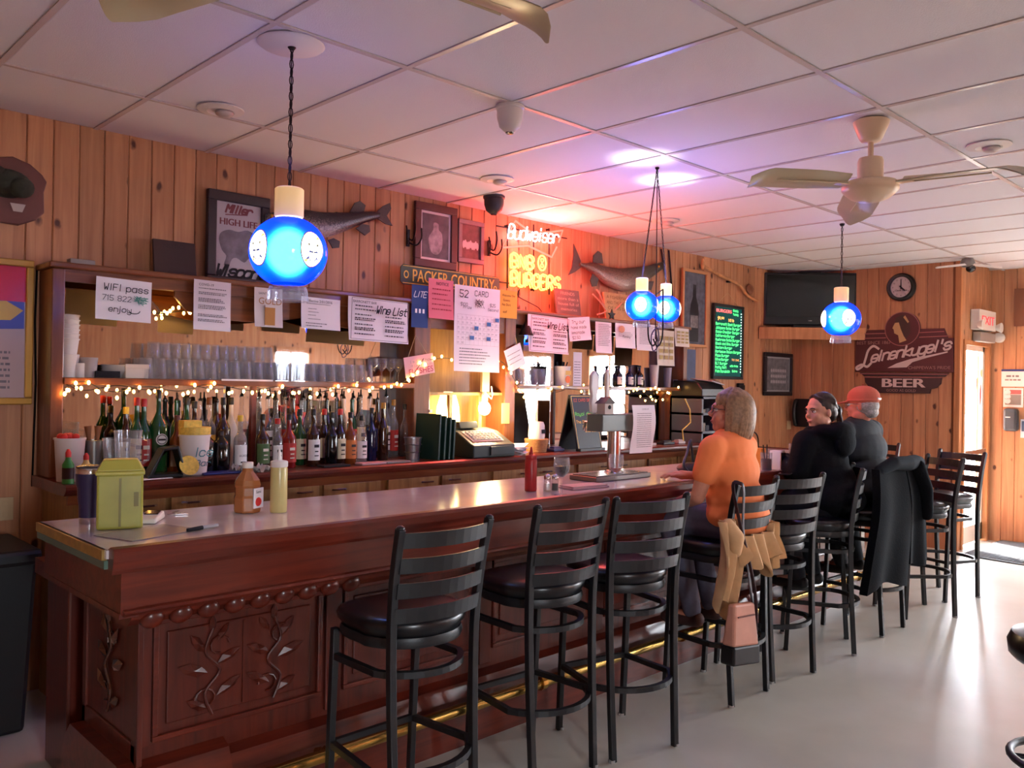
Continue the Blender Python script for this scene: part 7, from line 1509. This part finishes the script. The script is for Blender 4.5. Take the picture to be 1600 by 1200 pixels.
sm = MB(); limb(sm, [(-.26, -.25, 1.1), (-.1, -.275, 1.14), (.1, -.285, 1.13), (.26, -.27, 1.13), (.38, -.25, 1.12), (.42, -.24, 1.07)], [.035, .045, .05, .05, .045, .03]); mk('coat_collar', remesh(sm, .008, 4, 'collar'), mat('black_wool_light', (24, 27, 33), .9, spec=.15), t)
sm = MB(); limb(sm, [(.24, -.3, 1.1), (.3, -.33, .95), (.33, -.33, .78)], [.05, .048, .04]); mk('coat_sleeve', remesh(sm, .008, 3, 'sleeve'), COAT, t)
t = thing('cardigan', 'beige cardigan bunched over the lower slats of the orange-shirted person\'s stool', 'cardigan', (3.9, 2.45, 0), 0)
CARD = mat('beige_knit', (206, 166, 122), .9, vary=.08, scale=20)
drape(-.3, -.13, .95, lambda u: .5+.06*math.sin(u*6), lambda u, v: (u*(1-.25*v)+.12*v, -.21-.03*math.sin(u*14+v*3)-.02*math.sin(v*4)), 24, 24).build('hanging_side', CARD, t, True)
drape(-.17, .2, .86, lambda u: .72+.05*math.sin(u*17)+.03*math.sin(u*7), lambda u, v: (u, -.235-.035*math.sin(u*24)*(.4+v)-.025*v), 40, 14).build('bunched_back', CARD, t, True)
drape(.17, .27, .9, lambda u: .62+.08*u, lambda u, v: (u*(1+.5*v), -.2-.04*math.sin(u*12+v*2)), 14, 16).build('hanging_cuff', CARD, t, True)
sm = MB(); limb(sm, [(-.24, -.22, .93), (-.22, -.25, .87), (-.2, -.24, .8)], [.035, .045, .03]); mk('rolled_sleeve', remesh(sm, .008, 3, 'sleeve'), CARD, t)
t = thing('shoulder_purse', 'blush leather purse with black base hanging by its strap from the stool', 'purse', (3.9, 2.45, 0), 0)
BL = mat('blush_leather', (196, 138, 118), .55, vary=.08, scale=10)
px0, px1 = -.3, -.1
MB().add([(px0, -.3, .36), (px1, -.32, .34), (px1, -.25, .34), (px0, -.23, .36), (px0+.02, -.29, .56), (px1-.02, -.305, .55), (px1-.02, -.265, .55), (px0+.02, -.25, .56)], [(0, 3, 2, 1), (4, 5, 6, 7), (0, 1, 5, 4), (1, 2, 6, 5), (2, 3, 7, 6), (3, 0, 4, 7)]).build('purse_body', BL, t, bevel=.012)
MB().add([(px0-.004, -.304, .27), (px1+.004, -.326, .25), (px1+.004, -.245, .25), (px0-.004, -.225, .27), (px0-.003, -.303, .362), (px1+.003, -.324, .345), (px1+.003, -.247, .345), (px0-.003, -.227, .362)], [(0, 3, 2, 1), (4, 5, 6, 7), (0, 1, 5, 4), (1, 2, 6, 5), (2, 3, 7, 6), (3, 0, 4, 7)]).build('purse_base', mat('black_leather', (16, 14, 16), .5), t, bevel=.01)
MB().tube([(px0+.03, -.302, .5), (px1-.04, -.316, .495)], .004, 5).build('zip', mat('brown_zip', (110, 66, 60), .5), t)
MB().tube(crom([(px1-.02, -.29, .54), (-.13, -.27, .7), (-.15, -.25, .9), (-.172, -.262, 1.1), (-.19, -.25, 1.135), (-.2, -.22, 1.12), (-.17, -.24, .95), (-.12, -.3, .62), (px1, -.3, .4)], 5), .011, 6, flat=.35).build('strap', mat('plum_strap', (58, 34, 40), .5), t, True)
# print too small to pick apart stays joined
for o in COL.objects:
    if o.name.split('.')[0] in ('lettering', 'menu_lines', 'scribble'): o['kind'] = 'stuff'
